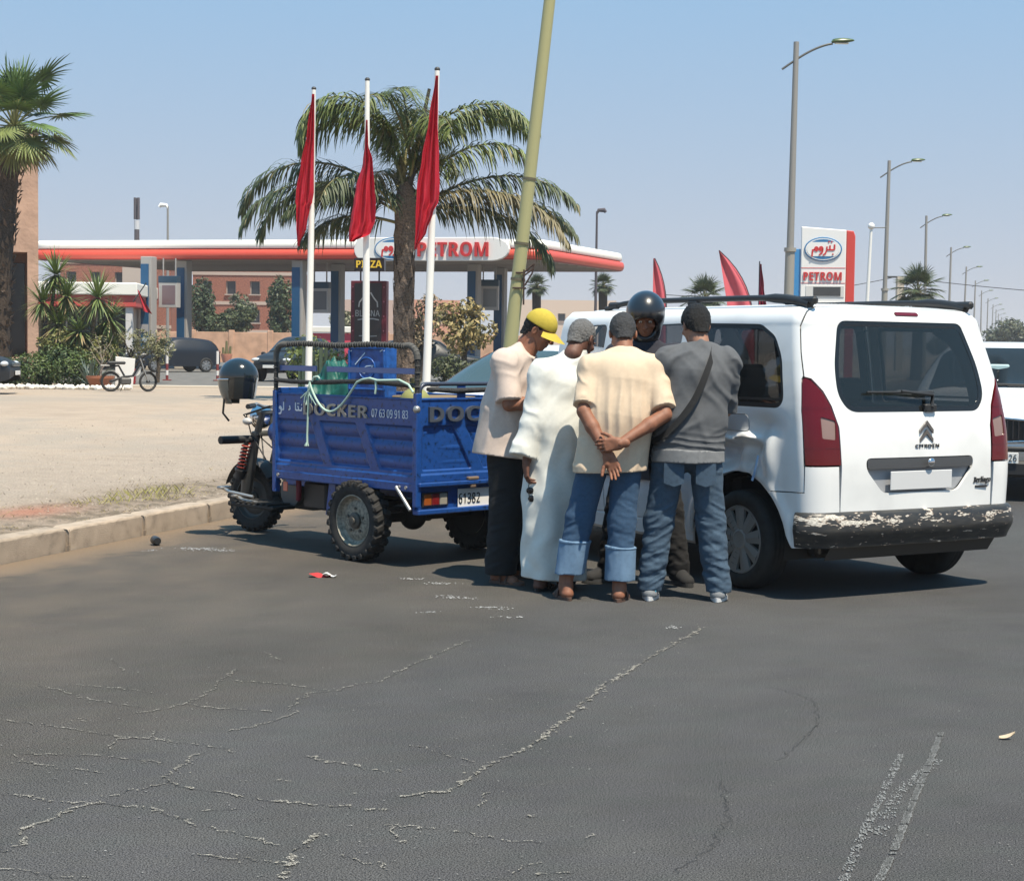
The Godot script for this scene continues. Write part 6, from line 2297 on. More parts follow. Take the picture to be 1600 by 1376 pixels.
# skin of the van: t runs round the plan from the middle of the tailgate (positive to the left), v up the side and over the roof edge
func van_skin(q: Vector2) -> Vector3:
	var t: float = absf(q.x)
	var sg: float = 1.0 if q.x >= 0 else -1.0
	var v: float = q.y
	var h: float = v
	var inset = 0.0
	if v > 1.66:
		var arcl = 0.13 * PI / 2
		if v < 1.66 + arcl:
			var ph = (v - 1.66) / 0.13
			h = 1.66 + 0.13 * sin(ph)
			inset = 0.13 * (1.0 - cos(ph))
		else:
			inset = 0.13 + v - 1.66 - arcl
			h = 1.79 + 0.035 * (1.0 - exp(-(inset - 0.13) * 3.5))
	var hr = minf(v, 1.66)
	var w = curve_at(VAN_HALF, hr) - inset
	var xr = curve_at(VAN_REAR, hr) + inset
	var rr = maxf(0.15 - inset * 0.35, 0.03)
	rr = minf(rr, maxf(w * 0.8, 0.001))
	var tc = 0.72
	var al = 0.15 * PI / 2
	var x = 0.0
	var y = 0.0
	if t < tc:
		y = t / tc * maxf(w - rr, 0.0)
		x = xr + 0.025 * pow(t / tc, 2.0)
	elif t < tc + al:
		var ph = (t - tc) / al * PI / 2
		y = maxf(w - rr, 0.0) + rr * sin(ph)
		x = xr + 0.025 + rr * (1.0 - cos(ph)) * (1.0 - 0.025 / 0.15)
	else:
		var s = t - tc - al
		y = w
		x = xr * maxf(0.0, 1.0 - s / 0.7) + 0.03 * minf(1.0, s / 0.7) + rr + s
		y -= 0.03 * pow(maxf(0.0, x - 2.2), 2.0)
	if sg > 0 and t > 0.95 and v < 1.2:
		# crash damage in the rear wing
		var d = 0.0
		d -= 0.075 * exp(-pow((x - 0.98) / 0.27, 2.0) - pow((h - 0.83) / 0.12, 2.0))
		d -= 0.03 * exp(-pow((x - 0.50) / 0.14, 2.0) - pow((h - 1.04) / 0.07, 2.0))
		d += 0.028 * exp(-pow((x - 0.42) / 0.06, 2.0) - pow((h - 0.83 - 0.6 * (x - 0.42)) / 0.16, 2.0))
		var crease = h - (0.965 - 0.05 * (x - 0.6) + 0.012 * sin(x * 21.0))
		d += 0.026 * exp(-pow(crease / 0.02, 2.0)) * smoothstep(0.48, 0.62, x) * smoothstep(1.3, 1.05, x)
		d -= 0.022 * exp(-pow((crease + 0.055) / 0.035, 2.0)) * smoothstep(0.45, 0.62, x) * smoothstep(1.3, 1.05, x)
		d -= 0.02 * exp(-pow((x - 0.62 + (h - 0.8) * 0.35) / 0.035, 2.0)) * exp(-pow((h - 0.82) / 0.11, 2.0))
		d += 0.015 * exp(-pow((x - 0.72 + (h - 0.8) * 0.2) / 0.04, 2.0)) * exp(-pow((h - 0.84) / 0.1, 2.0))
		d += 0.009 * sin(x * 17.0 + h * 9.0) * exp(-pow((x - 0.7) / 0.28, 2.0) - pow((h - 0.92) / 0.15, 2.0))
		y += d * 1.35 * smoothstep(0.95, 1.1, t)
	# wheel arch flare
	var ra = Vector2((x - 0.74) / 0.47, (h - 0.315) / 0.43).length()
	if t > 1.0 and h < 0.9:
		y += 0.018 * exp(-pow((ra - 1.05) / 0.1, 2.0))
	return vc(x, sg * y, h)

func van_front(q: Vector2) -> Vector3:
	# q.x along the car, q.y round the section from one sill (-1) over the roof to the other (1)
	var x = q.x
	var top = curve_at([[2.6, 1.8], [2.78, 1.76], [3.05, 1.52], [3.42, 1.12], [3.6, 1.06], [4.0, 0.95], [4.22, 0.82], [4.36, 0.58], [4.38, 0.5]], x)
	var w = curve_at([[2.6, 0.87], [3.6, 0.86], [4.0, 0.82], [4.25, 0.74], [4.38, 0.66]], x)
	var ph = absf(q.y) * PI / 2
	var e = 0.4
	var h = 0.3 + (top - 0.3) * pow(maxf(cos(ph), 0.0), e)
	var y = w * pow(maxf(sin(ph), 0.0), e) * (1.0 - 0.14 * smoothstep(1.0, 1.8, h))
	return vc(x, y * (1.0 if q.y >= 0 else -1.0), h)

# plain road wheel with a bladed trim; the axle lies along local x and the trim faces the side given by flipx
func road_wheel(parent: Node3D, at: Vector3, r: float, w: float, blades: int, trim: Material, flipx := 1.0) -> Node3D:
	var o = Node3D.new()
	o.name = "wheel"
	parent.add_child(o, true)
	o.position = at
	o.basis = Basis(Vector3(0, flipx, 0), Vector3(-flipx, 0, 0), Vector3(0, 0, 1))
	var hw = w / 2
	var rub = mat("road_tyre", 0.028, 0.027, 0.026, 0.8)
	grain(rub, tone_tex(151, 0.02, [[0.0, 0.6], [0.5, 0.9], [1.0, 1.0]], 4), null, 1.2)
	var t = MB.new()
	t.lathe([Vector2(r * 0.68, hw * 0.78), Vector2(r * 0.72, hw * 0.93), Vector2(r * 0.8, hw * 1.0), Vector2(r * 0.89, hw * 0.97), Vector2(r * 0.96, hw * 0.84), Vector2(r * 0.995, hw * 0.6), Vector2(r, hw * 0.3), Vector2(r, -hw * 0.3), Vector2(r * 0.995, -hw * 0.6), Vector2(r * 0.96, -hw * 0.84), Vector2(r * 0.85, -hw), Vector2(r * 0.66, -hw * 0.8)], 48)
	for g in [-0.34, 0.0, 0.34]:
		t.lathe([Vector2(r * 1.0025, hw * (g + 0.28)), Vector2(r * 1.004, hw * (g + 0.27)), Vector2(r * 1.004, hw * (g + 0.06)), Vector2(r * 1.0025, hw * (g + 0.05))], 48)
	put("tyre", t, rub, o)
	var b = MB.new()
	b.lathe([Vector2(r * 0.69, hw * 0.8), Vector2(r * 0.675, hw * 0.86), Vector2(r * 0.64, hw * 0.84), Vector2(r * 0.615, hw * 0.62)], 40)
	for i in blades:
		var a = TAU * i / blades
		var bs = Basis(Vector3.UP, -a)
		var wd = PI * r * 0.62 / blades
		b.at(Transform3D(bs, Vector3.ZERO))
		for k in 4:
			var r0 = lerpf(0.17, 0.64, k / 4.0) * r
			var r1 = lerpf(0.17, 0.64, (k + 1) / 4.0) * r
			var w0 = wd * lerpf(0.42, 0.66, k / 4.0)
			var w1 = wd * lerpf(0.42, 0.66, (k + 1) / 4.0)
			var y0 = hw * lerpf(0.74, 0.84, k / 4.0)
			var y1 = hw * lerpf(0.74, 0.84, (k + 1) / 4.0)
			b.quad(Vector3(r0, y0, w0), Vector3(r1, y1, w1), Vector3(r1, y1 + 0.004, 0), Vector3(r0, y0 + 0.008, 0))
			b.quad(Vector3(r0, y0 + 0.008, 0), Vector3(r1, y1 + 0.004, 0), Vector3(r1, y1, -w1), Vector3(r0, y0, -w0))
			b.quad(Vector3(r0, y0 - 0.02, w0), Vector3(r1, y1 - 0.02, w1), Vector3(r1, y1, w1), Vector3(r0, y0, w0))
			b.quad(Vector3(r0, y0, -w0), Vector3(r1, y1, -w1), Vector3(r1, y1 - 0.02, -w1), Vector3(r0, y0 - 0.02, -w0))
	b.at(Transform3D())
	b.lathe([Vector2(r * 0.2, hw * 0.66), Vector2(r * 0.2, hw * 0.8), Vector2(r * 0.17, hw * 0.86), Vector2(r * 0.1, hw * 0.8), Vector2(0.001, hw * 0.82)], 24)
	put("rim", b, trim, o)
	var d = MB.new()
	d.lathe([Vector2(r * 0.66, hw * 0.6), Vector2(r * 0.5, hw * 0.3), Vector2(0.001, hw * 0.3)], 32)
	d.lathe([Vector2(0.001, -hw * 0.5), Vector2(r * 0.66, -hw * 0.7)], 32)
	put("brake_drum", d, mat("dark_iron", 0.03, 0.028, 0.026, 0.7, 0.3), o)
	return o

func shifted(p: Array, dx: float) -> PackedVector2Array:
	var out = PackedVector2Array()
	for i in range(0, p.size(), 2):
		out.append(Vector2(p[i] + dx, p[i + 1]))
	return out

func mirrored(p: PackedVector2Array) -> PackedVector2Array:
	var out = PackedVector2Array()
	for q in p:
		out.append(Vector2(-q.x, q.y))
	return out

func build_van():
	var o = thing("white_van", "white passenger van with crumpled left rear wing and scraped black bumper", "van", Vector3(2.56, 0, -10.29), deg_to_rad(31))
	var white = paint("van_white", 0.8, 0.8, 0.785, 0.4)
	white.clearcoat = 0.5
	grain(white, tone_tex(152, 0.008, [[0.0, 0.93], [0.4, 0.98], [1.0, 1.0]], 4, 512), null, 0.5)
	var dark = mat("van_liner", 0.035, 0.035, 0.038, 0.8)
	var plastic = mat("black_plastic", 0.022, 0.022, 0.023, 0.5)
	var glz = glass("tinted_glass", 0.016, 0.02, 0.02, 0.6)
	var seal = mat("rubber_seal", 0.012, 0.012, 0.012, 0.55)
	# ---- tailgate
	var half = [0.0, 0.53, 0.642, 0.53, 0.627, 0.81, 0.64, 1.05, 0.685, 1.18, 0.742, 1.27, 0.815, 1.345, 0.86, 1.355, 0.872, 1.5, 0.872, 1.66, 0.83, 1.76, 0.77, 1.812, 0.0, 1.815]
	var gate = pv(half)
	for i in range(half.size() / 2 - 2, 0, -1):
		gate.append(Vector2(-half[i * 2], half[i * 2 + 1]))
	var wh = rounded(pv([-0.55, 1.14, 0.55, 1.14, 0.635, 1.24, 0.645, 1.42, 0.6, 1.7, -0.6, 1.7, -0.645, 1.42, -0.635, 1.24]), 0.07, 6)
	var rec = rounded(pv([-0.33, 0.645, 0.31, 0.645, 0.44, 0.79, 0.44, 0.862, -0.46, 0.862, -0.46, 0.79]), 0.04, 5)
	var m = MB.new()
	m.skin(gate, van_skin, 0.06, [wh, rec], 0.0, 0.02, true)
	var tg = put("tailgate", m, white, o)
	var ml = MB.new()
	ml.skin(gate, van_skin, 0.12, [wh, rec], -0.045, 0.0, true)
	put("inner_lining", ml, dark, tg)
	var g = MB.new()
	g.skin(wh, van_skin, 0.07, [], -0.006, 0.0, true)
	var rw = put("rear_window", g, glz, o)
	var inner: PackedVector2Array = Geometry2D.offset_polygon(wh, -0.035)[0]
	var fb = MB.new()
	fb.skin(wh, van_skin, 0.07, [inner], -0.004, 0.004, true)
	put("window_border", fb, mat("black_glass", 0.012, 0.013, 0.014, 0.1), rw)
	var r1 = MB.new()
	r1.skin(rec, van_skin, 0.08, [], -0.03, 0.0, true)
	put("handle_recess", r1, mat("recess_grey", 0.3, 0.31, 0.33, 0.55), tg)
	var hd = MB.new()
	hd.skin(rounded(pv([-0.45, 0.795, 0.43, 0.795, 0.435, 0.856, -0.455, 0.856]), 0.02, 4), van_skin, 0.08, [], 0.002, 0.04, true)
	put("handle_bar", hd, mat("handle_dark", 0.06, 0.062, 0.066, 0.5), tg)
	var lk = MB.new()
	lk.at(Transform3D(Basis(), Vector3(0.06, 0.83, -0.03 + 0.03)))
	lk.ball(Vector3(0, 0, 0.0), Vector3(0.03, 0.025, 0.012), 14, 8)
	put("handle_button", lk, mat("chrome", 0.62, 0.63, 0.65, 0.12, 1.0), tg)
	var np = MB.new()
	np.box(vc(0.022, 0.0, 0.72), Vector3(0.52, 0.115, 0.008), 0.003)
	put("number_plate", np, mat("plate_grey", 0.6, 0.6, 0.6, 0.45), tg)
	var bl = MB.new()
	bl.skin(rounded(pv([-0.18, 1.742, 0.05, 1.742, 0.05, 1.77, -0.18, 1.77]), 0.012, 4), van_skin, 0.03, [], 0.006, 0.02, true)
	put("brake_light", bl, mat("lens_red_dark", 0.11, 0.006, 0.012, 0.15), o)
	# badge: two chevrons, a word and a model script
	var chrome = mat("badge_chrome", 0.2, 0.2, 0.21, 0.2, 0.9)
	var bz = van_skin(Vector2(-0.05, 1.03)).z + 0.004
	var cv = MB.new()
	cv.at(Transform3D(Basis(), Vector3(0.05, 1.03, bz)))
	for k in 2:
		var y = 0.028 - k * 0.056
		cv.prism(pv([-0.056, y - 0.028, 0.0, y + 0.03, 0.056, y - 0.028, 0.056, y - 0.052, 0.0, y + 0.002, -0.056, y - 0.052]), 0, 0.012, 0.003)
	put("chevron_badge", cv, chrome, tg)
	lettering("maker_letters", "CITRO\u00cbN", 0.026, 0.2, 0.006, mat("badge_dark", 0.03, 0.03, 0.032, 0.4), tg, Transform3D(Basis(), Vector3(0.055, 0.932, van_skin(Vector2(-0.05, 0.93)).z + 0.004)))
	var sk = Basis(Vector3(1, 0, 0), Vector3(0.25, 1, 0), Vector3(0, 0, 1))
	lettering("model_letters", "Berlingo", 0.05, 0.15, 0.005, mat("badge_dark", 0.03, 0.03, 0.032, 0.4), tg, Transform3D(sk, Vector3(0.545, 0.70, van_skin(Vector2(-0.55, 0.7)).z + 0.006)), "Droid Serif", true)
	var ul = MB.new()
	ul.box(Vector3(0.54, 0.662, van_skin(Vector2(-0.55, 0.66)).z + 0.005), Vector3(0.11, 0.014, 0.006), 0.002)
	put("model_bar", ul, mat("badge_dark", 0.03, 0.03, 0.032, 0.4), tg)
	# rear wiper
	var wp = MB.new()
	var wpt = []
	for i in 8:
		wpt.append(van_skin(Vector2(lerpf(0.42, -0.14, i / 7.0), 1.262)) + Vector3(0, 0, 0.02))
	wp.tube(wpt, 0.008, 6)
	wp.tube([van_skin(Vector2(-0.1, 1.17)) + Vector3(0, 0, 0.03), van_skin(Vector2(-0.12, 1.245)) + Vector3(0, 0, 0.035), van_skin(Vector2(0.14, 1.268)) + Vector3(0, 0, 0.03)], [0.016, 0.014, 0.008], 7)
	wp.box(van_skin(Vector2(-0.1, 1.165)) + Vector3(0, 0, 0.015), Vector3(0.1, 0.05, 0.035), 0.01)
	put("wiper", wp, plastic, o)
	# ---- lights
	var li = pv([0.637, 0.825, 0.652, 1.05, 0.697, 1.175, 0.755, 1.262, 0.82, 1.33, 0.855, 1.345, 0.875, 1.335, 0.89, 1.15, 0.89, 1.0, 0.88, 0.825])
	var wl = rounded(pv([0.672, 0.975, 0.67, 1.09, 0.775, 1.115, 0.77, 0.985]), 0.012, 3)
	var lens = mat("tail_red", 0.1, 0.002, 0.004, 0.15)
	for s in [1.0, -1.0]:
		var lp = li if s > 0 else mirrored(li)
		var wq = wl if s > 0 else mirrored(wl)
		var a = MB.new()
		a.skin(lp, van_skin, 0.03, [wq], 0.004, 0.03, true)
		var lo = put("tail_light", a, lens, o)
		var b = MB.new()
		b.skin(wq, van_skin, 0.03, [], -0.002, 0.0, true)
		put("clear_lens", b, mat("tail_clear", 0.24, 0.16, 0.14, 0.15), lo)
		var b3 = MB.new()
		b3.skin(pv([0.645 * s, 0.925, 0.884 * s, 0.925, 0.884 * s, 0.932, 0.645 * s, 0.932]), van_skin, 0.05, [], 0.006, 0.004, true)
		b3.skin(pv([0.7 * s, 1.165, 0.885 * s, 1.165, 0.885 * s, 1.171, 0.7 * s, 1.171]), van_skin, 0.05, [], 0.006, 0.004, true)
		put("lens_seam", b3, mat("tail_red_dark", 0.1, 0.003, 0.006, 0.2), lo)
	# ---- side panels; x along the car becomes t by this shift
	var sh = 0.776
	var arch = []
	for i in 19:
		var an = PI * i / 18.0
		arch.append(Vector2(0.74 - 0.485 * cos(an) + sh, 0.315 + 0.435 * sin(an)))
	for s in [1.0, -1.0]:
		var fix = func(p): return p if s > 0 else mirrored(p)
		# rear wing with the quarter window
		var wing = PackedVector2Array([Vector2(0.892, 0.662), Vector2(0.898, 1.0), Vector2(0.898, 1.15), Vector2(0.883, 1.34), Vector2(0.87, 1.36), Vector2(0.882, 1.5), Vector2(0.882, 1.66), Vector2(0.845, 1.765), Vector2(0.8, 1.815), Vector2(1.36 + sh, 1.815), Vector2(1.36 + sh, 0.315), Vector2(0.74 + 0.485 + sh, 0.315)])
		for i in range(17, 3, -1):
			wing.append(arch[i])
		wing.append(Vector2(0.41 + sh, 0.652))
		var qw = rounded(shifted([0.34, 1.158, 1.27, 1.158, 1.27, 1.685, 0.56, 1.675, 0.37, 1.6, 0.29, 1.47, 0.285, 1.21], sh), 0.05, 5)
		var flap = rounded(shifted([0.635, 1.0, 0.915, 1.0, 0.92, 1.105, 0.65, 1.112], sh), 0.035, 4)
		var a = MB.new()
		a.skin(fix.call(wing), van_skin, 0.02 if s > 0 else 0.06, [fix.call(qw)] + ([flap] if s > 0 else []), 0.0, 0.02, true)
		var wo = put("rear_wing", a, white, o)
		var al = MB.new()
		al.skin(fix.call(wing), van_skin, 0.12, [fix.call(qw)], -0.13, 0.0, true)
		put("inner_lining", al, dark, wo)
		if s > 0:
			var ff: PackedVector2Array = Geometry2D.offset_polygon(flap, -0.004)[0]
			var fl = MB.new()
			fl.skin(ff, van_skin, 0.03, [], 0.003, 0.02, true)
			put("fuel_flap", fl, mat("flap_grey", 0.5, 0.51, 0.52, 0.4), wo)
			var sm = MB.new()
			strokes(sm, [pv([0, 0, 0.02, 0.09, 0.03, 0.16]), pv([0.008, 0.02, 0.016, 0.06])], 0.02, 0.001)
			var scuff = put("blue_scuff", sm, mat("scuff_blue", 0.2, 0.36, 0.62, 0.6), wo)
			scuff.transform = Transform3D(Basis(Vector3(0, 0, 1), Vector3(0.12, 1, 0), Vector3(-1, 0, 0)), vc(0.57, 0.897, 0.70))
		var gq = MB.new()
		gq.skin(fix.call(qw), van_skin, 0.08, [], -0.006, 0.0, true)
		var gwo = put("side_window", gq, glass("side_tint", 0.012, 0.015, 0.016, 0.85), o)
		var gi: PackedVector2Array = Geometry2D.offset_polygon(qw, -0.028)[0]
		var ga = MB.new()
		ga.skin(fix.call(qw), van_skin, 0.08, [fix.call(gi)], -0.003, 0.004, true)
		put("window_seal", ga, seal, gwo)
		var gb = MB.new()
		gb.skin(fix.call(rounded(shifted([0.3, 1.205, 1.27, 1.2, 1.27, 1.215, 0.3, 1.22], sh), 0.003, 2)), van_skin, 0.08, [], 0.0, 0.004, true)
		put("window_bar", gb, seal, gwo)
		# sliding door and front door
		for d in [[1.37, 2.26, 1.45, 2.17], [2.27, 2.98, 2.36, 2.9]]:
			var dp = shifted([d[0], 0.36, d[1], 0.36, d[1], 1.815, d[0], 1.815], sh)
			var dw = rounded(shifted([d[2], 1.14, d[3], 1.12, d[3] - (0.0 if d[0] < 2 else 0.12), 1.67, d[2], 1.685], sh), 0.05, 4)
			var da = MB.new()
			da.skin(fix.call(dp), van_skin, 0.08, [fix.call(dw)], 0.0, 0.02, true)
			var dn = put("sliding_door" if d[0] < 2 else "front_door", da, white, o)
			var dl = MB.new()
			dl.skin(fix.call(dp), van_skin, 0.15, [fix.call(dw)], -0.05, 0.0, true)
			put("inner_lining", dl, dark, dn)
			var dg = MB.new()
			dg.skin(fix.call(dw), van_skin, 0.1, [], -0.006, 0.0, true)
			put("door_window", dg, glz if d[0] > 2 else glass("side_tint", 0.012, 0.015, 0.016, 0.85), dn)
			var dh = MB.new()
			dh.tube([van_skin(Vector2((d[0] + 0.1 + sh) * s, 0.98)) + Vector3(-0.03 * s, 0, 0), van_skin(Vector2((d[0] + 0.3 + sh) * s, 0.98)) + Vector3(-0.03 * s, 0, 0)], 0.014, 8)
			put("handle", dh, plastic, dn)
			var rs = MB.new()
			rs.skin(fix.call(rounded(shifted([d[0] + 0.02, 0.62, d[1] - 0.02, 0.62, d[1] - 0.02, 0.74, d[0] + 0.02, 0.74], sh), 0.02, 3)), van_skin, 0.1, [], 0.018, 0.02, true)
			put("rubbing_strip", rs, plastic, dn)
		var si = MB.new()
		si.box(vc(2.1, s * 0.8, 0.3), Vector3(0.1, 0.13, 1.8), 0.02)
		put("sill", si, white, o)
		# rail on the roof
		var rp = []
		var rrad = []
		for i in 21:
			var f = i / 20.0
			var x = lerpf(0.33, 2.55, f)
			rp.append(vc(x, s * (0.665 + 0.0 * f), 1.845 - 0.05 * pow(absf(f * 2.0 - 1.0), 6.0)))
			rrad.append(0.019 if i > 3 else 0.03)
		var rl = MB.new()
		rl.tube(rp, rrad, 8)
		for x in [0.42, 1.5, 2.45]:
			rl.box(vc(x, s * 0.665, 1.82), Vector3(0.045, 0.05, 0.3 if x < 1 else 0.12), 0.015)
		put("roof_rail", rl, plastic, o)
		# mirror
		var mi = MB.new()
		mi.box(vc(3.05, s * 1.0, 1.16), Vector3(0.2, 0.22, 0.1), 0.04)
		put("wing_mirror", mi, white, o)
	# roof
	var rm = MB.new()
	var te = 2.72 + sh
	rm.sheet(func(u, v): return van_skin(Vector2(lerpf(-te, te, u), lerpf(1.82, 2.51, v))), 150, 20, true)
	var ro = put("roof", rm, white, o)
	var rml = MB.new()
	rml.sheet(func(u, v): return van_skin(Vector2(lerpf(-te, te, u), lerpf(1.84, 2.5, v))) - Vector3(0, 0.045, 0), 60, 10, true)
	put("headlining", rml, mat("headlining", 0.16, 0.155, 0.15, 0.9), ro)
	# front end
	var fm = MB.new()
	var ws = rounded(pv([2.8, -0.42, 3.4, -0.5, 3.4, 0.5, 2.8, 0.42]), 0.05, 4)
	fm.skin(pv([2.68, -1, 4.38, -1, 4.38, 1, 2.68, 1]), van_front, 0.05, [ws], 0.0, 0.03, true)
	put("front_body", fm, white, o)
	var fg = MB.new()
	fg.skin(ws, van_front, 0.08, [], -0.006, 0.0, true)
	put("windscreen", fg, glass("clear_glass", 0.3, 0.36, 0.34, 0.12), o)
	var nose = MB.new()
	nose.box(vc(4.36, 0, 0.45), Vector3(1.3, 0.28, 0.1), 0.04)
	put("front_bumper", nose, white, o)
	for s in [-1.0, 1.0]:
		var hl = MB.new()
		hl.ball(vc(4.2, s * 0.6, 0.74), Vector3(0.18, 0.11, 0.14), 14, 10)
		put("headlight", hl, mat("lens_clear", 0.55, 0.58, 0.6, 0.08), o)
	# painted bumper cover round the corners
	for s in [1.0, -1.0]:
		var cov = PackedVector2Array([Vector2(0.652, 0.34), Vector2(0.652, 0.815), Vector2(0.882, 0.815), Vector2(0.888, 0.656), Vector2(0.405 + sh, 0.645)])
		for i in range(3, -1, -1):
			cov.append(arch[i] + Vector2(0.008 if i > 0 else -0.03, 0))
		var a = MB.new()
		a.skin(cov if s > 0 else mirrored(cov), van_skin, 0.035, [], 0.004, 0.03, true)
		put("bumper_cover", a, white, o)
	# scraped black bumper
	var img = Image.create(1024, 256, false, Image.FORMAT_RGB8)
	var na = noise(161, 0.013, 5)
	var nb = noise(162, 0.05, 4)
	for px in 1024:
		var t = (px / 1024.0 - 0.5) * 2.2
		for py in 256:
			var q = py / 256.0
			var n = na.get_noise_2d(px * 1.0, py * 1.6) + 0.55 * nb.get_noise_2d(px, py * 1.3)
			var bias = 0.62
			if q > 0.52 and q < 0.97:
				var band = sin(PI * (q - 0.52) / 0.45)
				bias -= band * (0.6 if t > 0.3 else 0.33 if t > -0.35 else 0.3)
				bias -= 0.16 * exp(-pow((t - 0.72) / 0.2, 2.0)) * band
			if absf(t) > 0.95:
				bias += 0.25
			var c = Color(0.17, 0.17, 0.172).lerp(Color(0.25, 0.24, 0.22), clampf(nb.get_noise_2d(px * 0.3, py * 0.5) + 0.3, 0, 1))
			if n > bias:
				c = Color(0.86, 0.83, 0.78) * (0.86 + 0.3 * nb.get_noise_2d(px * 2.0, py * 2.0))
			elif n > bias - 0.07:
				c = Color(0.6, 0.52, 0.45)
			elif n > bias - 0.11:
				c = Color(0.32, 0.3, 0.28)
			img.set_pixel(px, py, c)
	var bmat = mat("scraped_bumper", 1, 1, 1, 0.42)
	bmat.albedo_texture = ImageTexture.create_from_image(img)
	bmat.uv1_scale = Vector3(1.0 / 2.2, 1.0, 1.0)
	bmat.uv1_offset = Vector3(0.5, 0.0, 0.0)
	var bump = func(p):
		var base = van_skin(Vector2(clampf(p.x, -1.05, 1.05), 0.5))
		var d = van_skin(Vector2(p.x + 0.01, 0.5)) - van_skin(Vector2(p.x - 0.01, 0.5))
		var nn = Vector3(d.z, 0, -d.x).normalized()
		if nn.dot(base - vc(1.0, 0, 0.5)) < 0:
			nn = -nn
		var f: float = p.y
		var out: float = 0.068 * pow(sin(PI * clampf(0.12 + 0.88 * f, 0.0, 1.0)), 0.28) * (0.55 + 0.45 * smoothstep(0.0, 0.5, f))
		out *= clampf((1.0 - absf(p.x)) / 0.09, 0.0, 1.0) ** 0.4
		var h: float = lerpf(0.325, 0.545, f)
		if f > 0.85:
			h += 0.0
		var b = base + nn * (out - 0.012)
		return Vector3(b.x, h - 0.035 * (1.0 - f) * pow(absf(p.x), 2.0) * 0.0, b.z)
	var bm = MB.new()
	bm.skin(pv([-1.0, 0.0, 1.0, 0.0, 1.0, 1.0, -1.0, 1.0]), bump, 0.05, [], 0.0, 0.0, true)
	put("rear_bumper", bm, bmat, o)
	var lowv = MB.new()
	lowv.skin(pv([-0.7, 0.0, 0.7, 0.0, 0.7, 1.0, -0.7, 1.0]), func(p): return vc(0.12 - 0.07 * p.y, p.x, 0.24 + 0.1 * p.y - 0.0), 0.1, [], 0.0, 0.0, true)
	put("rear_valance", lowv, mat("valance_dirty", 0.05, 0.045, 0.04, 0.7), o)
	# wheel housings, floor, running gear
	for s in [-1.0, 1.0]:
		for x in [0.74, 3.46]:
			var wa = MB.new()
			wa.sheet(func(u, v):
				var an: float = lerpf(-0.2, PI + 0.2, u)
				return vc(x - 0.45 * cos(an), s * lerpf(0.5, 0.862, v), 0.315 + 0.42 * sin(an)), 20, 2)
			put("wheel_housing", wa, seal, o)
			road_wheel(o, vc(x, s * 0.775, 0.315), 0.315, 0.195, 9, mat("trim_grey", 0.3, 0.3, 0.29, 0.35, 0.3), s)
	var un = MB.new()
	vbox(un, 0.2, 4.2, -0.68, 0.68, 0.24, 0.36, 0.03)
	vbox(un, 0.5, 1.1, -0.5, 0.5, 0.2, 0.3, 0.04)
	put("underbody", un, mat("dark_iron", 0.03, 0.028, 0.026, 0.7, 0.3), o)
	var fl2 = MB.new()
	vbox(fl2, 0.2, 3.4, -0.74, 0.74, 0.5, 0.54, 0.0)
	vbox(fl2, 0.95, 1.05, -0.7, 0.7, 0.54, 1.12, 0.03)
	put("cabin_floor", fl2, dark, o)
	# seats
	for q in [[1.25, -0.42], [1.25, 0.0], [1.25, 0.42], [2.25, 0.38], [2.25, -0.38]]:
		var st = MB.new()
		var tall = 1.2 if q[0] > 2 else 1.12
		st.box(vc(q[0], q[1], (0.6 + tall) / 2), Vector3(0.42, tall - 0.6, 0.14), 0.04, Basis(Vector3(1, 0, 0), 0.15))
		st.box(vc(q[0] + 0.3, q[1], 0.72), Vector3(0.44, 0.16, 0.5), 0.04)
		var so = put("seat", st, mat("seat_cloth", 0.045, 0.045, 0.05, 0.9), o)
		var hr = MB.new()
		hr.box(vc(q[0] - 0.09, q[1], tall + 0.12), Vector3(0.24, 0.18, 0.09), 0.035)
		put("headrest", hr, mat("seat_cloth", 0.045, 0.045, 0.05, 0.9), so)
	var da = MB.new()
	da.box(vc(3.25, 0, 0.98), Vector3(1.4, 0.22, 0.4), 0.05)
	put("dashboard", da, dark, o)
	var im = MB.new()
	im.box(vc(2.95, 0.02, 1.52), Vector3(0.22, 0.06, 0.03), 0.01)
	put("inside_mirror", im, dark, o)

# body of an ordinary car: section at x is a squared oval whose height follows the profile
func car_section(sp: Dictionary, x: float) -> Vector3:
	var top = curve_at(sp.top, x)
	var f: float = absf(2.0 * x / sp.length - 1.0)
	var w: float = sp.width * 0.5 * (1.0 - 0.26 * pow(f, 5.0))
	return Vector3(w, top, sp.low + 0.12 * pow(f, 8.0))

func car_point(sp: Dictionary, q: Vector2) -> Vector3:
	var s = car_section(sp, q.x)
	var ph = absf(q.y) * PI / 2
	var e: float = 0.36
	var h = s.z + (s.y - s.z) * pow(maxf(cos(ph), 0.0), e)
	var y = s.x * pow(maxf(sin(ph), 0.0), e) * (1.0 - 0.2 * smoothstep(0.92, 1.62, h))
	return vc(q.x, y if q.y >= 0 else -y, h)

# the same skin reached by (x, height) on a side
func car_side(sp: Dictionary, q: Vector2, sg: float) -> Vector3:
	var s = car_section(sp, q.x)
	var r = clampf((q.y - s.z) / (s.y - s.z), 0.0, 0.9999)
	var ph = acos(pow(r, 1.0 / 0.36))
	return car_point(sp, Vector2(q.x, sg * ph / (PI / 2)))

# and by (x, y) from above
func car_top(sp: Dictionary, q: Vector2) -> Vector3:
	var s = car_section(sp, q.x)
	var lo = 0.0
	var hi = 1.0
	for i in 18:
		var mid = (lo + hi) * 0.5
		var p = car_point(sp, Vector2(q.x, mid))
		if -p.x < absf(q.y):
			lo = mid
		else:
			hi = mid
	return car_point(sp, Vector2(q.x, lo if q.y >= 0 else -lo))

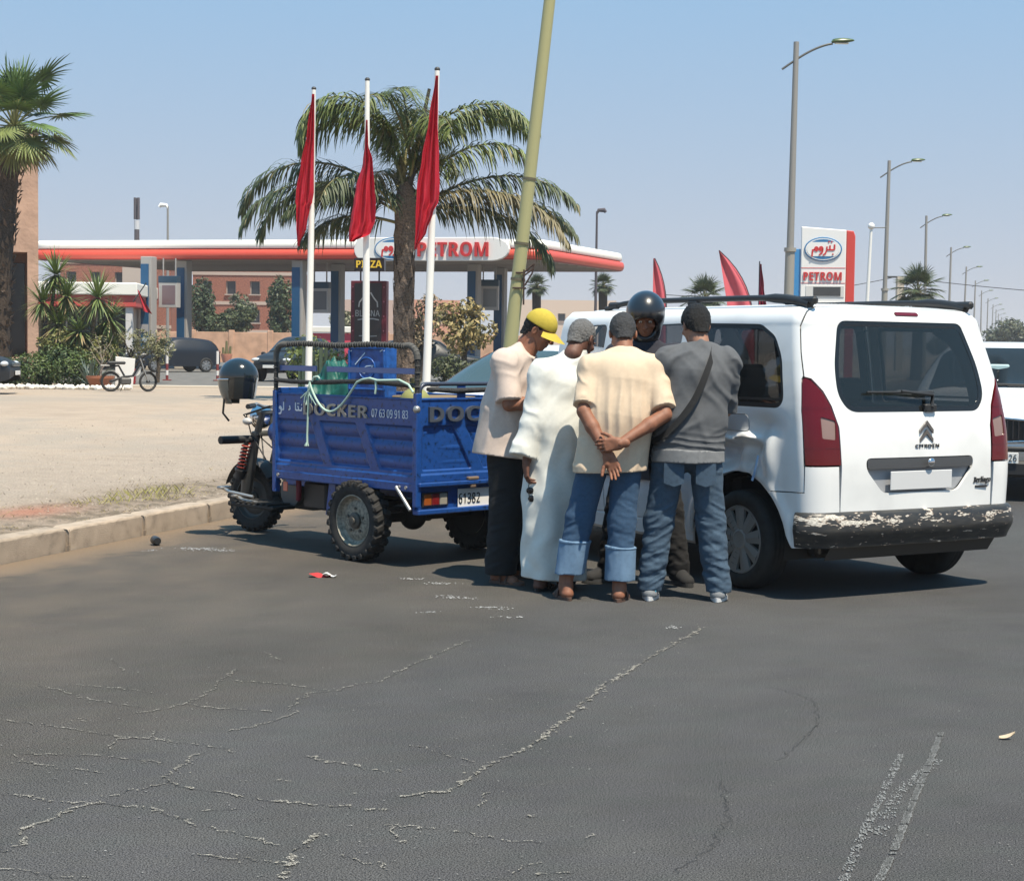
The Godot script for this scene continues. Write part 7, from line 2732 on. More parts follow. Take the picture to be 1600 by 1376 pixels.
# both ends are closed by a face that follows (y, height)
func car_end(sp: Dictionary, q: Vector2, front: bool) -> Vector3:
	var x: float = sp.length if front else 0.0
	return vc(x + (0.05 if front else -0.05) * (1.0 - pow(absf(q.x) / (sp.width * 0.5), 2.0)) * sin(PI * clampf((q.y - 0.2) / 0.8, 0, 1)), q.x, q.y)

func make_car(o: Node3D, sp: Dictionary, body: Material, wheel_m: Material):
	var gl = mat("car_glass", 0.018, 0.022, 0.024, 0.05)
	var glx: Material = sp.get("glass", gl)
	var m = MB.new()
	m.sheet(func(u, v): return car_point(sp, Vector2(sp.length * (0.5 - 0.5 * cos(PI * u)), lerpf(-1, 1, v))), 70, 64, true)
	var e0 = car_section(sp, 0.0)
	var e1 = car_section(sp, sp.length)
	for fr in [false, true]:
		var e = e1 if fr else e0
		var k = 20
		var ring = []
		for i in k + 1:
			ring.append(car_point(sp, Vector2(sp.length if fr else 0.0, lerpf(-1, 1, float(i) / k))))
		var mid = vc((sp.length + 0.05) if fr else -0.05, 0, (e.y + e.z) * 0.5)
		for i in k:
			if fr:
				m.tri(mid, ring[i], ring[i + 1])
			else:
				m.tri(mid, ring[i + 1], ring[i])
	put("body", m, body, o)
	for q in sp.top_glass:
		var a = MB.new()
		a.skin(rounded(pv(q[1]), 0.08, 4), func(p): return car_top(sp, p), 0.12, [], 0.018, 0.02)
		put(q[0], a, glx, o)
	for s in [-1.0, 1.0]:
		for q in sp.side_glass:
			var a = MB.new()
			a.skin(rounded(pv(q), 0.04, 3), func(p): return car_side(sp, p, s), 0.12, [], 0.012, 0.02, s < 0)
			put("side_window", a, gl, o)
		for x in sp.axles:
			var wa = MB.new()
			wa.skin(oval(x, sp.wheel + 0.02, sp.wheel * 1.18, sp.wheel * 1.18, 24), func(p): return car_side(sp, Vector2(p.x, maxf(p.y, sp.low + 0.02)), s), 0.12, [], 0.004, 0.004, s < 0)
			put("wheel_arch", wa, mat("rubber_seal", 0.012, 0.012, 0.012, 0.55), o)
			road_wheel(o, vc(x, s * (sp.width * 0.5 - 0.075), sp.wheel), sp.wheel, 0.21, 7, wheel_m, s)
		var mi = MB.new()
		var mx: float = sp.mirror
		mi.box(vc(mx, s * (sp.width * 0.5 + 0.09), 1.02), Vector3(0.2, 0.14, 0.1), 0.04)
		mi.tube([vc(mx, s * (sp.width * 0.5 - 0.1), 0.97), vc(mx, s * (sp.width * 0.5 + 0.05), 1.0)], 0.025, 6)
		put("wing_mirror", mi, body, o)

func build_other_cars():
	var tr = mat("alloy", 0.3, 0.3, 0.3, 0.3, 0.7)
	# white car with two part grille, facing the camera at the right edge
	var suv = {"length": 4.65, "width": 1.88, "low": 0.28, "wheel": 0.36, "axles": [0.9, 3.72], "mirror": 3.1,
		"top": [[0.0, 1.0], [0.15, 1.3], [0.6, 1.58], [1.6, 1.64], [2.6, 1.6], [3.3, 1.15], [3.6, 1.08], [4.2, 1.0], [4.55, 0.88], [4.65, 0.75]],
		"top_glass": [["windscreen", [2.68, -0.62, 3.3, -0.74, 3.3, 0.74, 2.68, 0.62]], ["rear_window", [0.2, -0.6, 0.5, -0.6, 0.5, 0.6, 0.2, 0.6]]],
		"side_glass": [[0.6, 1.05, 1.5, 1.03, 1.5, 1.5, 0.85, 1.48], [1.6, 1.03, 2.9, 1.02, 2.5, 1.45, 1.6, 1.5]]}
	var fwd = atan2(0.3, 0.95)
	var a = thing("white_suv", "white car facing the camera with a black two part grille, cut by the right edge", "car", Vector3(4.95 - 0.3 * 4.65 * 0.0, 0, -17.1), PI - fwd)
	var nose = vc(4.65, 0, 0)
	a.position = Vector3(4.95, 0, -17.1) - a.basis * nose
	make_car(a, suv, paint("suv_white", 0.82, 0.82, 0.82, 0.3), tr)
	var blk = mat("black_plastic", 0.022, 0.022, 0.023, 0.5)
	for s in [-1.0, 1.0]:
		var g = MB.new()
		var gp = rounded(pv([0.035 * s, 0.60, 0.42 * s, 0.63, 0.40 * s, 0.83, 0.06 * s, 0.855]), 0.05, 5)
		g.at(Transform3D(Basis(), Vector3(0, 0, -4.68)) * Transform3D(Basis(Vector3.UP, PI), Vector3.ZERO))
		g.prism(gp, -0.06, 0.012)
		var go = put("grille", g, mat("grille_black", 0.01, 0.01, 0.011, 0.3), a)
		var gf = MB.new()
		var ring = []
		for p in gp:
			ring.append(Vector3(-p.x, p.y, -4.695))
		ring.append(ring[0])
		gf.tube(ring, 0.014, 6, false)
		put("grille_frame", gf, mat("chrome", 0.62, 0.63, 0.65, 0.12, 1.0), go)
		for i in 6:
			var sl = MB.new()
			sl.box(Vector3(-s * (0.085 + i * 0.056), 0.735, -4.7), Vector3(0.012, 0.19, 0.02), 0.004)
			put("slat", sl, mat("slat_dark", 0.05, 0.05, 0.055, 0.3, 0.4), go)
		var hl = MB.new()
		hl.ball(vc(4.5, s * 0.68, 0.78), Vector3(0.2, 0.085, 0.12), 14, 10)
		put("headlight", hl, mat("lens_clear", 0.55, 0.58, 0.6, 0.08), a)
	var lb = MB.new()
	lb.box(vc(4.66, 0, 0.335), Vector3(1.5, 0.17, 0.12), 0.03)
	lb.box(vc(4.68, 0, 0.54), Vector3(1.3, 0.05, 0.06), 0.015)
	put("lower_intake", lb, blk, a)
	var np = MB.new()
	np.box(vc(4.735, 0.0, 0.45), Vector3(0.52, 0.11, 0.012), 0.003)
	put("number_plate", np, mat("plate_white", 0.78, 0.76, 0.72, 0.5), a)
	var pt = Transform3D(Basis(Vector3.UP, PI), vc(4.744, 0, 0.45))
	lettering("plate_number", "26", 0.07, 0.075, 0.003, mat("plate_black", 0.015, 0.015, 0.015, 0.5), a, pt * Transform3D(Basis(), Vector3(0.205, 0, 0)), "Droid Sans Mono")
	var pa = MB.new()
	pa.at(pt)
	strokes(pa, [pv([0.15, -0.04, 0.15, 0.04]), pv([0.125, 0.014, 0.122, -0.006, 0.1, -0.01, 0.075, -0.006, 0.072, 0.014]), pv([0.1, -0.03]), pv([0.05, -0.04, 0.05, 0.04])], 0.008, 0.003)
	put("plate_letter", pa, mat("plate_black", 0.015, 0.015, 0.015, 0.5), a)
	var im = MB.new()
	im.box(vc(2.98, 0.0, 1.36), Vector3(0.24, 0.07, 0.04), 0.015)
	put("inside_mirror", im, mat("mirror_pale", 0.45, 0.6, 0.6, 0.2), a)
	var wi = MB.new()
	wi.tube([vc(3.3, 0.5, 1.17), vc(3.32, -0.4, 1.185)], 0.012, 6)
	put("wiper", wi, blk, a)
	# car stopped beyond the tricycle
	var hat = {"length": 4.1, "width": 1.74, "low": 0.26, "wheel": 0.31, "axles": [0.75, 3.3], "mirror": 2.75,
		"top": [[0.0, 0.95], [0.12, 1.2], [0.5, 1.46], [1.3, 1.53], [2.0, 1.5], [2.95, 1.08], [3.2, 1.02], [3.75, 0.92], [4.02, 0.78], [4.1, 0.66]],
		"top_glass": [["windscreen", [2.1, -0.56, 2.92, -0.7, 2.92, 0.7, 2.1, 0.56]], ["rear_window", [0.15, -0.5, 0.42, -0.5, 0.42, 0.5, 0.15, 0.5]]],
		"side_glass": [[0.5, 0.98, 1.3, 0.98, 1.3, 1.4, 0.75, 1.38], [1.4, 0.98, 2.6, 0.98, 2.1, 1.36, 1.4, 1.41]],
		"glass": mat("windscreen_teal", 0.05, 0.075, 0.075, 0.05)}
	var b = thing("white_hatchback", "white car with teal windscreen stopped behind the tricycle, mostly hidden by the men", "car", Vector3(1.45, 0, -17.7), PI - deg_to_rad(52) + PI * 0.0)
	b.rotation.y = PI + deg_to_rad(-36)
	b.position = Vector3(-0.9, 0, -16.2) - b.basis * vc(2.95, -0.72, 0)
	make_car(b, hat, paint("suv_white", 0.82, 0.82, 0.82, 0.3), tr)
	# dark cars around the station
	var navy = mat("car_navy", 0.006, 0.009, 0.016, 0.4)
	var coal = mat("car_coal", 0.012, 0.013, 0.015, 0.4)
	var est = {"length": 4.5, "width": 1.82, "low": 0.28, "wheel": 0.35, "axles": [0.88, 3.55], "mirror": 3.0,
		"top": [[0.0, 1.0], [0.1, 1.3], [0.45, 1.56], [1.5, 1.66], [2.4, 1.62], [3.15, 1.14], [3.4, 1.08], [4.1, 0.98], [4.42, 0.84], [4.5, 0.7]],
		"top_glass": [["windscreen", [2.5, -0.6, 3.13, -0.72, 3.13, 0.72, 2.5, 0.6]], ["rear_window", [0.12, -0.55, 0.36, -0.55, 0.36, 0.55, 0.12, 0.55]]],
		"side_glass": [[0.45, 1.05, 1.4, 1.03, 1.4, 1.5, 0.7, 1.48], [1.5, 1.03, 2.75, 1.02, 2.4, 1.45, 1.5, 1.5]]}
	var lst = [["dark_estate_car", "dark navy car parked under the canopy between the two bollards", Vector3(-16.5, 0.19, -80.5), PI + deg_to_rad(-52), navy],
		["dark_car", "black car behind the tricycle's front rail, its mirror sticking out left", Vector3(-8.2, 0.19, -63.0), PI + deg_to_rad(-18), coal],
		["dark_car", "dark car in the shade behind the yellowing bush, right of the palm trunk", Vector3(-3.3, 0.19, -67.0), deg_to_rad(-75), coal],
		["dark_car", "dark grey car cut off by the left edge beside the white stones", Vector3(-15.45, 0.15, -44.0), deg_to_rad(-86), coal]]
	for q in lst:
		var c = thing(q[0], q[1], "car", q[2], q[3], "dark cars parked at the station")
		c.position = q[2] - c.basis * vc(2.25, 0, 0)
		make_car(c, est, q[4], tr)
		for s in [-1.0, 1.0]:
			var hl = MB.new()
			hl.ball(vc(4.36, s * 0.62, 0.8), Vector3(0.2, 0.075, 0.1), 12, 8)
			put("headlight", hl, mat("lens_clear", 0.55, 0.58, 0.6, 0.08), c)
			var tl = MB.new()
			tl.ball(vc(0.06, s * 0.66, 0.98), Vector3(0.12, 0.09, 0.06), 12, 8)
			put("tail_light", tl, mat("tail_red", 0.26, 0.007, 0.012, 0.12), c)
		var g = MB.new()
		g.box(vc(4.52, 0, 0.78), Vector3(0.8, 0.1, 0.06), 0.015)
		put("grille", g, mat("grille_grey", 0.12, 0.14, 0.15, 0.3, 0.5), c)
		var p = MB.new()
		p.box(vc(4.565, 0, 0.56), Vector3(0.5, 0.11, 0.02), 0.003)
		put("number_plate", p, mat("plate_white", 0.78, 0.76, 0.72, 0.5), c)
	# red plastic box behind the moped
	var rc = thing("red_crate", "red plastic crate on the ground between the terracotta pot and the moped", "crate", Vector3(-12.75, 0.19, -55.0), 0.15)
	var rb = MB.new()
	rb.prism(rounded(pv([-0.27, 0, 0.27, 0, 0.31, 0.5, -0.31, 0.5]), 0.03, 3), -0.2, 0.2, 0.01)
	put("body", rb, paint("car_red", 0.3, 0.012, 0.02, 0.3), rc)
	var rr = MB.new()
	rr.box(Vector3(0, 0.43, 0), Vector3(0.66, 0.05, 0.46), 0.01)
	put("rim", rr, mat("car_red", 0.3, 0.012, 0.02, 0.3), rc)

# ------------------------------------------------------------------ smooth bodies from a distance grid
class Field:
	var lo: Vector3
	var nx: int
	var ny: int
	var nz: int
	var h: float
	var d := PackedFloat32Array()

	func _init(a: Vector3, b: Vector3, cell: float):
		lo = a
		h = cell
		nx = int(ceil((b.x - a.x) / cell)) + 1
		ny = int(ceil((b.y - a.y) / cell)) + 1
		nz = int(ceil((b.z - a.z) / cell)) + 1
		d.resize(nx * ny * nz)
		d.fill(1.0)

	# tapered limb from a to b; flat squeezes it along that unit direction by the factor ff
	func limb(a: Vector3, b: Vector3, ra: float, rb: float, k := 0.03, flat := Vector3.ZERO, ff := 1.0, capped := false):
		var rm := maxf(ra, rb) + k + h * 2.5
		var bl := a.min(b) - Vector3(rm, rm, rm)
		var bh := a.max(b) + Vector3(rm, rm, rm)
		var x0 := clampi(int((bl.x - lo.x) / h), 0, nx - 1)
		var x1 := clampi(int((bh.x - lo.x) / h) + 1, 0, nx - 1)
		var y0 := clampi(int((bl.y - lo.y) / h), 0, ny - 1)
		var y1 := clampi(int((bh.y - lo.y) / h) + 1, 0, ny - 1)
		var z0 := clampi(int((bl.z - lo.z) / h), 0, nz - 1)
		var z1 := clampi(int((bh.z - lo.z) / h) + 1, 0, nz - 1)
		var ab := b - a
		var l2 := maxf(ab.length_squared(), 1e-9)
		var fl := ff > 1.0
		var ax := ab.normalized()
		var lab := ab.length()
		for z in range(z0, z1 + 1):
			for y in range(y0, y1 + 1):
				var i := (z * ny + y) * nx + x0
				var p := Vector3(lo.x + x0 * h, lo.y + y * h, lo.z + z * h) - a
				for x in range(x0, x1 + 1):
					var t := clampf(p.dot(ab) / l2, 0.0, 1.0)
					var q := p - ab * t
					if fl:
						q += flat * (q.dot(flat) * (ff - 1.0))
					var e := q.length() - (ra + (rb - ra) * t)
					if capped:
						e = maxf(e, p.dot(ax) - lab)
					var o := d[i]
					var m := k - absf(e - o)
					if m > 0.0:
						d[i] = minf(e, o) - m * m / k * 0.25
					elif e < o:
						d[i] = e
					i += 1
					p.x += h

	func ball(c: Vector3, r: Vector3, rot: Basis, k := 0.02, carve := false):
		var rm := maxf(r.x, maxf(r.y, r.z)) + k + h * 2.5
		var bl := c - Vector3(rm, rm, rm)
		var bh := c + Vector3(rm, rm, rm)
		var inv := rot.inverse()
		var rmin := minf(r.x, minf(r.y, r.z))
		for z in range(clampi(int((bl.z - lo.z) / h), 0, nz - 1), clampi(int((bh.z - lo.z) / h) + 1, 0, nz - 1) + 1):
			for y in range(clampi(int((bl.y - lo.y) / h), 0, ny - 1), clampi(int((bh.y - lo.y) / h) + 1, 0, ny - 1) + 1):
				for x in range(clampi(int((bl.x - lo.x) / h), 0, nx - 1), clampi(int((bh.x - lo.x) / h) + 1, 0, nx - 1) + 1):
					var i := (z * ny + y) * nx + x
					var q := inv * (Vector3(lo.x + x * h, lo.y + y * h, lo.z + z * h) - c)
					var s := (q / r).length()
					var g := (q / (r * r)).length()
					var e := s * (s - 1.0) / maxf(g, 1e-6) if s > 1e-4 else -rmin
					var o := d[i]
					if carve:
						e = -e
						var m := k - absf(e - o)
						d[i] = maxf(e, o) + (m * m / k * 0.25 if m > 0.0 else 0.0)
					else:
						var m := k - absf(e - o)
						d[i] = minf(e, o) - (m * m / k * 0.25 if m > 0.0 else 0.0)

	# removes what lies beyond the plane through p on the side n points to; only within reach of p if given
	func cut(p: Vector3, n: Vector3, reach := 10.0):
		for z in nz:
			for y in ny:
				var i := (z * ny + y) * nx
				var q := Vector3(lo.x, lo.y + y * h, lo.z + z * h) - p
				for x in nx:
					var e := q.dot(n)
					if e > d[i] and q.length_squared() < reach * reach:
						d[i] = e
					i += 1
					q.x += h

	func warp(f: Callable):
		for z in nz:
			for y in ny:
				var i := (z * ny + y) * nx
				for x in nx:
					if absf(d[i]) < h * 3.5:
						d[i] -= f.call(Vector3(lo.x + x * h, lo.y + y * h, lo.z + z * h))
					i += 1

	func mesh_into(m: MB):
		var ids := PackedInt32Array()
		ids.resize(nx * ny * nz)
		ids.fill(-1)
		var sy := nx
		var sz := nx * ny
		for z in nz - 1:
			for y in ny - 1:
				var i := (z * ny + y) * nx
				for x in nx - 1:
					var a := d[i]
					var b := d[i + 1]
					var c := d[i + sy]
					var e := d[i + sy + 1]
					var a2 := d[i + sz]
					var b2 := d[i + sz + 1]
					var c2 := d[i + sz + sy]
					var e2 := d[i + sz + sy + 1]
					var neg := int(a < 0) + int(b < 0) + int(c < 0) + int(e < 0) + int(a2 < 0) + int(b2 < 0) + int(c2 < 0) + int(e2 < 0)
					if neg > 0 and neg < 8:
						var s := Vector3.ZERO
						var k := 0
						if (a < 0) != (b < 0):
							s += Vector3(a / (a - b), 0, 0)
							k += 1
						if (c < 0) != (e < 0):
							s += Vector3(c / (c - e), 1, 0)
							k += 1
						if (a2 < 0) != (b2 < 0):
							s += Vector3(a2 / (a2 - b2), 0, 1)
							k += 1
						if (c2 < 0) != (e2 < 0):
							s += Vector3(c2 / (c2 - e2), 1, 1)
							k += 1
						if (a < 0) != (c < 0):
							s += Vector3(0, a / (a - c), 0)
							k += 1
						if (b < 0) != (e < 0):
							s += Vector3(1, b / (b - e), 0)
							k += 1
						if (a2 < 0) != (c2 < 0):
							s += Vector3(0, a2 / (a2 - c2), 1)
							k += 1
						if (b2 < 0) != (e2 < 0):
							s += Vector3(1, b2 / (b2 - e2), 1)
							k += 1
						if (a < 0) != (a2 < 0):
							s += Vector3(0, 0, a / (a - a2))
							k += 1
						if (b < 0) != (b2 < 0):
							s += Vector3(1, 0, b / (b - b2))
							k += 1
						if (c < 0) != (c2 < 0):
							s += Vector3(0, 1, c / (c - c2))
							k += 1
						if (e < 0) != (e2 < 0):
							s += Vector3(1, 1, e / (e - e2))
							k += 1
						var g := Vector3(b + e + b2 + e2 - a - c - a2 - c2, c + e + c2 + e2 - a - b - a2 - b2, a2 + b2 + c2 + e2 - a - b - c - e)
						if g.length_squared() < 1e-14:
							g = Vector3.UP
						ids[i] = m.vt(lo + (Vector3(x, y, z) + s / k) * h, g.normalized())
					i += 1
		for z in range(1, nz - 1):
			for y in range(1, ny - 1):
				var i := (z * ny + y) * nx + 1
				for x in range(1, nx - 1):
					var a := d[i] < 0
					if a != (d[i + 1] < 0):
						quad(m, ids[i], ids[i - sy], ids[i - sy - sz], ids[i - sz], not a)
					if a != (d[i + sy] < 0):
						quad(m, ids[i], ids[i - sz], ids[i - sz - 1], ids[i - 1], not a)
					if a != (d[i + sz] < 0):
						quad(m, ids[i], ids[i - 1], ids[i - 1 - sy], ids[i - sy], not a)
					i += 1

	func quad(m: MB, a: int, b: int, c: int, e: int, inv: bool):
		if a < 0 or b < 0 or c < 0 or e < 0:
			return
		if not inv:
			m.ti(a, b, c)
			m.ti(a, c, e)
		else:
			m.ti(a, c, b)
			m.ti(a, e, c)

# frame whose -z looks along f
func facing(f: Vector3, up := Vector3.UP) -> Basis:
	var z = -f.normalized()
	var x = up.cross(z).normalized()
	return Basis(x, z.cross(x), z)

func add_head(m: MB, c: Vector3, b: Basis, bald := false):
	var f = Field.new(c - Vector3(0.2, 0.25, 0.2), c + Vector3(0.2, 0.17, 0.24), 0.0052)
	f.ball(c + b * Vector3(0, 0.028, 0.012), Vector3(0.074, 0.092, 0.095), b, 0.02)
	f.ball(c + b * Vector3(0, -0.04, -0.03), Vector3(0.058, 0.075, 0.062), b, 0.035)
	f.ball(c + b * Vector3(0, -0.095, -0.055), Vector3(0.026, 0.018, 0.022), b, 0.03)
	f.limb(c + b * Vector3(0, 0.012, -0.087), c + b * Vector3(0, -0.03, -0.108), 0.009, 0.014, 0.012)
	for s in [-1.0, 1.0]:
		f.ball(c + b * Vector3(s * 0.012, -0.034, -0.098), Vector3(0.009, 0.007, 0.009), b, 0.006)
		f.ball(c + b * Vector3(s * 0.031, 0.004, -0.096), Vector3(0.017, 0.011, 0.012), b, 0.012, true)
		f.ball(c + b * Vector3(s * 0.03, 0.022, -0.083), Vector3(0.024, 0.008, 0.01), b, 0.01)
		f.ball(c + b * Vector3(s * 0.045, -0.025, -0.066), Vector3(0.018, 0.014, 0.018), b, 0.02)
		f.ball(c + b * Vector3(s * 0.077, -0.008, 0.012), Vector3(0.009, 0.031, 0.019), b * Basis(Vector3.UP, s * 0.35), 0.006)
		f.ball(c + b * Vector3(s * 0.086, -0.006, 0.006), Vector3(0.006, 0.02, 0.01), b, 0.004, true)
	f.ball(c + b * Vector3(0, -0.058, -0.088), Vector3(0.022, 0.005, 0.009), b, 0.005)
	f.ball(c + b * Vector3(0, -0.071, -0.085), Vector3(0.019, 0.006, 0.009), b, 0.005)
	f.limb(c + b * Vector3(0, -0.05, 0.03), c + b * Vector3(0, -0.13, 0.04), 0.052, 0.055, 0.03)
	f.mesh_into(m)

func add_eyes(c: Vector3, b: Basis, root: Node3D):
	for s in [-1.0, 1.0]:
		var e = MB.new()
		e.ball(c + b * Vector3(s * 0.031, 0.004, -0.083), Vector3(0.0115, 0.0095, 0.0105), 12, 8, b)
		var o = put("eye", e, mat("eye_white", 0.6, 0.56, 0.5, 0.2), root)
		var i = MB.new()
		i.ball(c + b * Vector3(s * 0.031, 0.003, -0.0895), Vector3(0.0055, 0.0055, 0.0048), 10, 6, b)
		put("iris", i, mat("iris_dark", 0.02, 0.012, 0.008, 0.15), o)

# hand from the wrist w; dir runs to the knuckles, pn is where the palm looks, th is the thumb's side
func add_hand(m: MB, w: Vector3, dir: Vector3, pn: Vector3, th: Vector3, curl: float, size := 1.0, spread := 0.012):
	dir = dir.normalized()
	pn = (pn - dir * pn.dot(dir)).normalized()
	var side = dir.cross(pn).normalized()
	if side.dot(th) < 0:
		side = -side
	var f = Field.new(w - Vector3(0.17, 0.17, 0.17) * size, w + Vector3(0.17, 0.17, 0.17) * size + dir * 0.04, 0.0036)
	var kn = w + dir * 0.088 * size
	f.limb(w - dir * 0.035, w + dir * 0.01, 0.027 * size, 0.026 * size, 0.02, pn, 1.25)
	for i in 4:
		var o = (1.5 - i) * 0.0195 * size
		f.limb(w + side * o * 0.65 + dir * 0.005, kn + side * o - dir * absf(i - 1.2) * 0.005, 0.017 * size, 0.0125 * size, 0.016, pn, 1.25)
	f.limb(w + side * 0.018 + dir * 0.015, w + side * 0.03 + dir * 0.045 + pn * 0.006, 0.018 * size, 0.015 * size, 0.015)
	var lens = [0.07, 0.079, 0.073, 0.057]
	for i in 4:
		var o = (1.5 - i) * 0.0195 * size
		var p = kn + side * o - dir * absf(i - 1.2) * 0.005
		var d = (dir + side * (1.5 - i) * spread * 5.0).normalized()
		var c = curl * (0.85 + 0.12 * i)
		var r = 0.0092 * size * (0.88 if i == 3 else 1.0)
		for k in 3:
			d = (d * cos(c * [0.55, 1.0, 0.8][k]) + pn * sin(c * [0.55, 1.0, 0.8][k])).normalized()
			pn = pn
			var q: Vector3 = p + d * lens[i] * size * [0.45, 0.31, 0.24][k]
			f.limb(p, q, r, r * 0.9, 0.005)
			p = q
			r *= 0.9
	var tp = w + side * 0.028 * size + dir * 0.03 * size
	var td = (side * 0.75 + dir * 0.75 + pn * 0.25).normalized()
	for k in 3:
		var q = tp + td * [0.034, 0.03, 0.024][k] * size
		f.limb(tp, q, 0.0125 * size * (1.0 - 0.1 * k), 0.011 * size * (1.0 - 0.1 * k), 0.006)
		tp = q
		td = (td * cos(curl * 0.45) + (dir * 0.5 + pn * 0.5 - side * 0.4) * sin(curl * 0.45)).normalized()
	f.mesh_into(m)

func add_foot(f: Field, a: Vector3, dir: Vector3, sd: Vector3, big: float):
	# a: ankle joint, foot on the ground below it; big: side of the big toe along sd
	var g = Vector3(a.x, 0.022, a.z)
	f.limb(a + Vector3(0, 0.03, 0), g - dir * 0.035 + Vector3(0, 0.022, 0), 0.036, 0.033, 0.025)
	f.limb(a + dir * 0.01 - Vector3(0, 0.015, 0), g + dir * 0.11 + Vector3(0, 0.008, 0), 0.036, 0.024, 0.03, Vector3.UP, 1.15)
	f.limb(g - dir * 0.03 + Vector3(0, 0.01, 0), g + dir * 0.1, 0.03, 0.033, 0.03, Vector3.UP, 1.5)
	for i in 5:
		var o = sd * big * (0.032 - i * 0.017)
		var l = 0.055 - i * 0.008
		f.limb(g + dir * 0.1 + o, g + dir * (0.1 + l) + o * 1.1 - Vector3(0, 0.006, 0), 0.013 if i == 0 else 0.0095, 0.011 if i == 0 else 0.0085, 0.006)

func sole(dir: Vector3, sd: Vector3, g: Vector3, thick: float, grow := 0.0) -> MB:
	var m = MB.new()
	var out = PackedVector2Array()
	for i in 28:
		var a = TAU * i / 28.0
		var x = cos(a)
		var w = 0.041 + grow + 0.008 * x
		out.append(Vector2(0.05 + x * (0.135 + grow), sin(a) * w * (1.0 - 0.15 * maxf(0.0, -x))))
	m.at(Transform3D(Basis(dir, sd, dir.cross(sd)), g))
	var up: bool = dir.cross(sd).y > 0
	m.prism(out, 0.0 if up else -thick, thick if up else 0.0, 0.004)
	return m

func skin_mat(key: String, r: float, g: float, b: float) -> StandardMaterial3D:
	var m = mat(key, r, g, b, 0.62)
	m.subsurf_scatter_enabled = true
	m.subsurf_scatter_strength = 0.06
	return grain(m, tone_tex(171, 0.02, [[0.0, 0.82], [0.5, 0.94], [1.0, 1.0]], 4), bump_tex(172, 0.2, 3, 2.0), 2.5, 0.25)

func hair_mat(key: String, r: float, g: float, b: float) -> StandardMaterial3D:
	return grain(mat(key, r, g, b, 0.65), tone_tex(175, 0.3, [[0.0, 0.4], [0.5, 0.8], [1.0, 1.0]], 2), bump_tex(176, 0.3, 2, 12.0), 2.5, 1.4)

func cloth_mat(key: String, r: float, g: float, b: float, weave := 0.35, tone := 0.8) -> StandardMaterial3D:
	var m = mat(key, r, g, b, 0.88)
	m.rim_enabled = true
	m.rim = 0.15
	m.rim_tint = 0.6
	return grain(m, tone_tex(173, 0.02, [[0.0, 0.5 + tone * 0.5], [0.5, 0.97], [1.0, 1.0]], 5), bump_tex(174, 0.4, 2, 3.0), 3.0, weave)

# soft pleats: crests of a wave whose phase wanders
func pleat(n: FastNoiseLite, ph: float, p: Vector3) -> float:
	var a = 0.5 + 0.5 * sin(ph + 5.0 * n.get_noise_3dv(p))
	return a * a

func ridged(n: FastNoiseLite, p: Vector3) -> float:
	var a = 1.0 - absf(n.get_noise_3dv(p)) * 1.7
	return a * a * (3.0 - 2.0 * a) * 0.8

# trousers from hips to hems; returns the distance grid so that the caller may fold it
func legs_field(j: Dictionary, rt: float, rk: float, rh: float, waist: float, cell := 0.0095) -> Field:
	var lo = Vector3(minf(j.al.x, j.ar.x) - 0.24, 0.0, minf(minf(j.al.z, j.ar.z), j.hl.z) - 0.24)
	var hi = Vector3(maxf(j.al.x, j.ar.x) + 0.26, waist + 0.06, maxf(maxf(j.al.z, j.ar.z), j.hr.z) + 0.24)
	var f = Field.new(lo, hi, cell)
	for s in [[j.hl, j.kl, j.al], [j.hr, j.kr, j.ar]]:
		f.limb(s[0], s[1], rt, rk, 0.03)
		f.limb(s[1], s[2] + Vector3(0, -0.02, 0), rk, rh, 0.03)
	var mid: Vector3 = (j.hl + j.hr) * 0.5
	var sd: Vector3 = (j.hr - j.hl).normalized()
	var fw = sd.cross(Vector3.UP).normalized()
	var half: float = (j.hr - j.hl).length() * 0.5
	f.limb(mid - sd * half * 0.55 + Vector3(0, 0.06, 0), mid + sd * half * 0.55 + Vector3(0, 0.06, 0), rt * 1.12, rt * 1.12, 0.05)
	f.limb(mid - sd * half * 0.5 - fw * 0.05 + Vector3(0, 0.0, 0), mid + sd * half * 0.5 - fw * 0.05, rt * 0.95, rt * 0.95, 0.05)
	f.limb(mid + Vector3(0, 0.05, 0), Vector3(mid.x, waist, mid.z), rt * 1.35, rt * 1.3, 0.05, fw, 1.25)
	return f

func denim_folds(f: Field, j: Dictionary, amp: float, sd: int):
	var n1 = noise(sd, 3.4, 2)
	var n2 = noise(sd + 1, 7.5, 2)
	f.warp(func(p: Vector3) -> float:
		var ank: float = exp(-pow((p.y - 0.2) / 0.16, 2.0))
		var kn: float = exp(-pow((p.y - 0.48) / 0.13, 2.0))
		var cr: float = exp(-pow((p.y - 0.82) / 0.12, 2.0))
		var sl: float = absf(p.x - j.hl.x - 0.1) * 0.9
		var q = Vector3(p.x * 1.2, (p.y + sl * 0.5) * 3.4, p.z * 1.2)
		var a: float = ridged(n1, q) * (0.35 + 0.9 * ank + 0.8 * kn + 0.6 * cr)
		var b: float = n2.get_noise_3dv(Vector3(p.x, p.y * 2.0, p.z)) * (0.5 + ank)
		return amp * (a * 0.8 + b * 0.6))

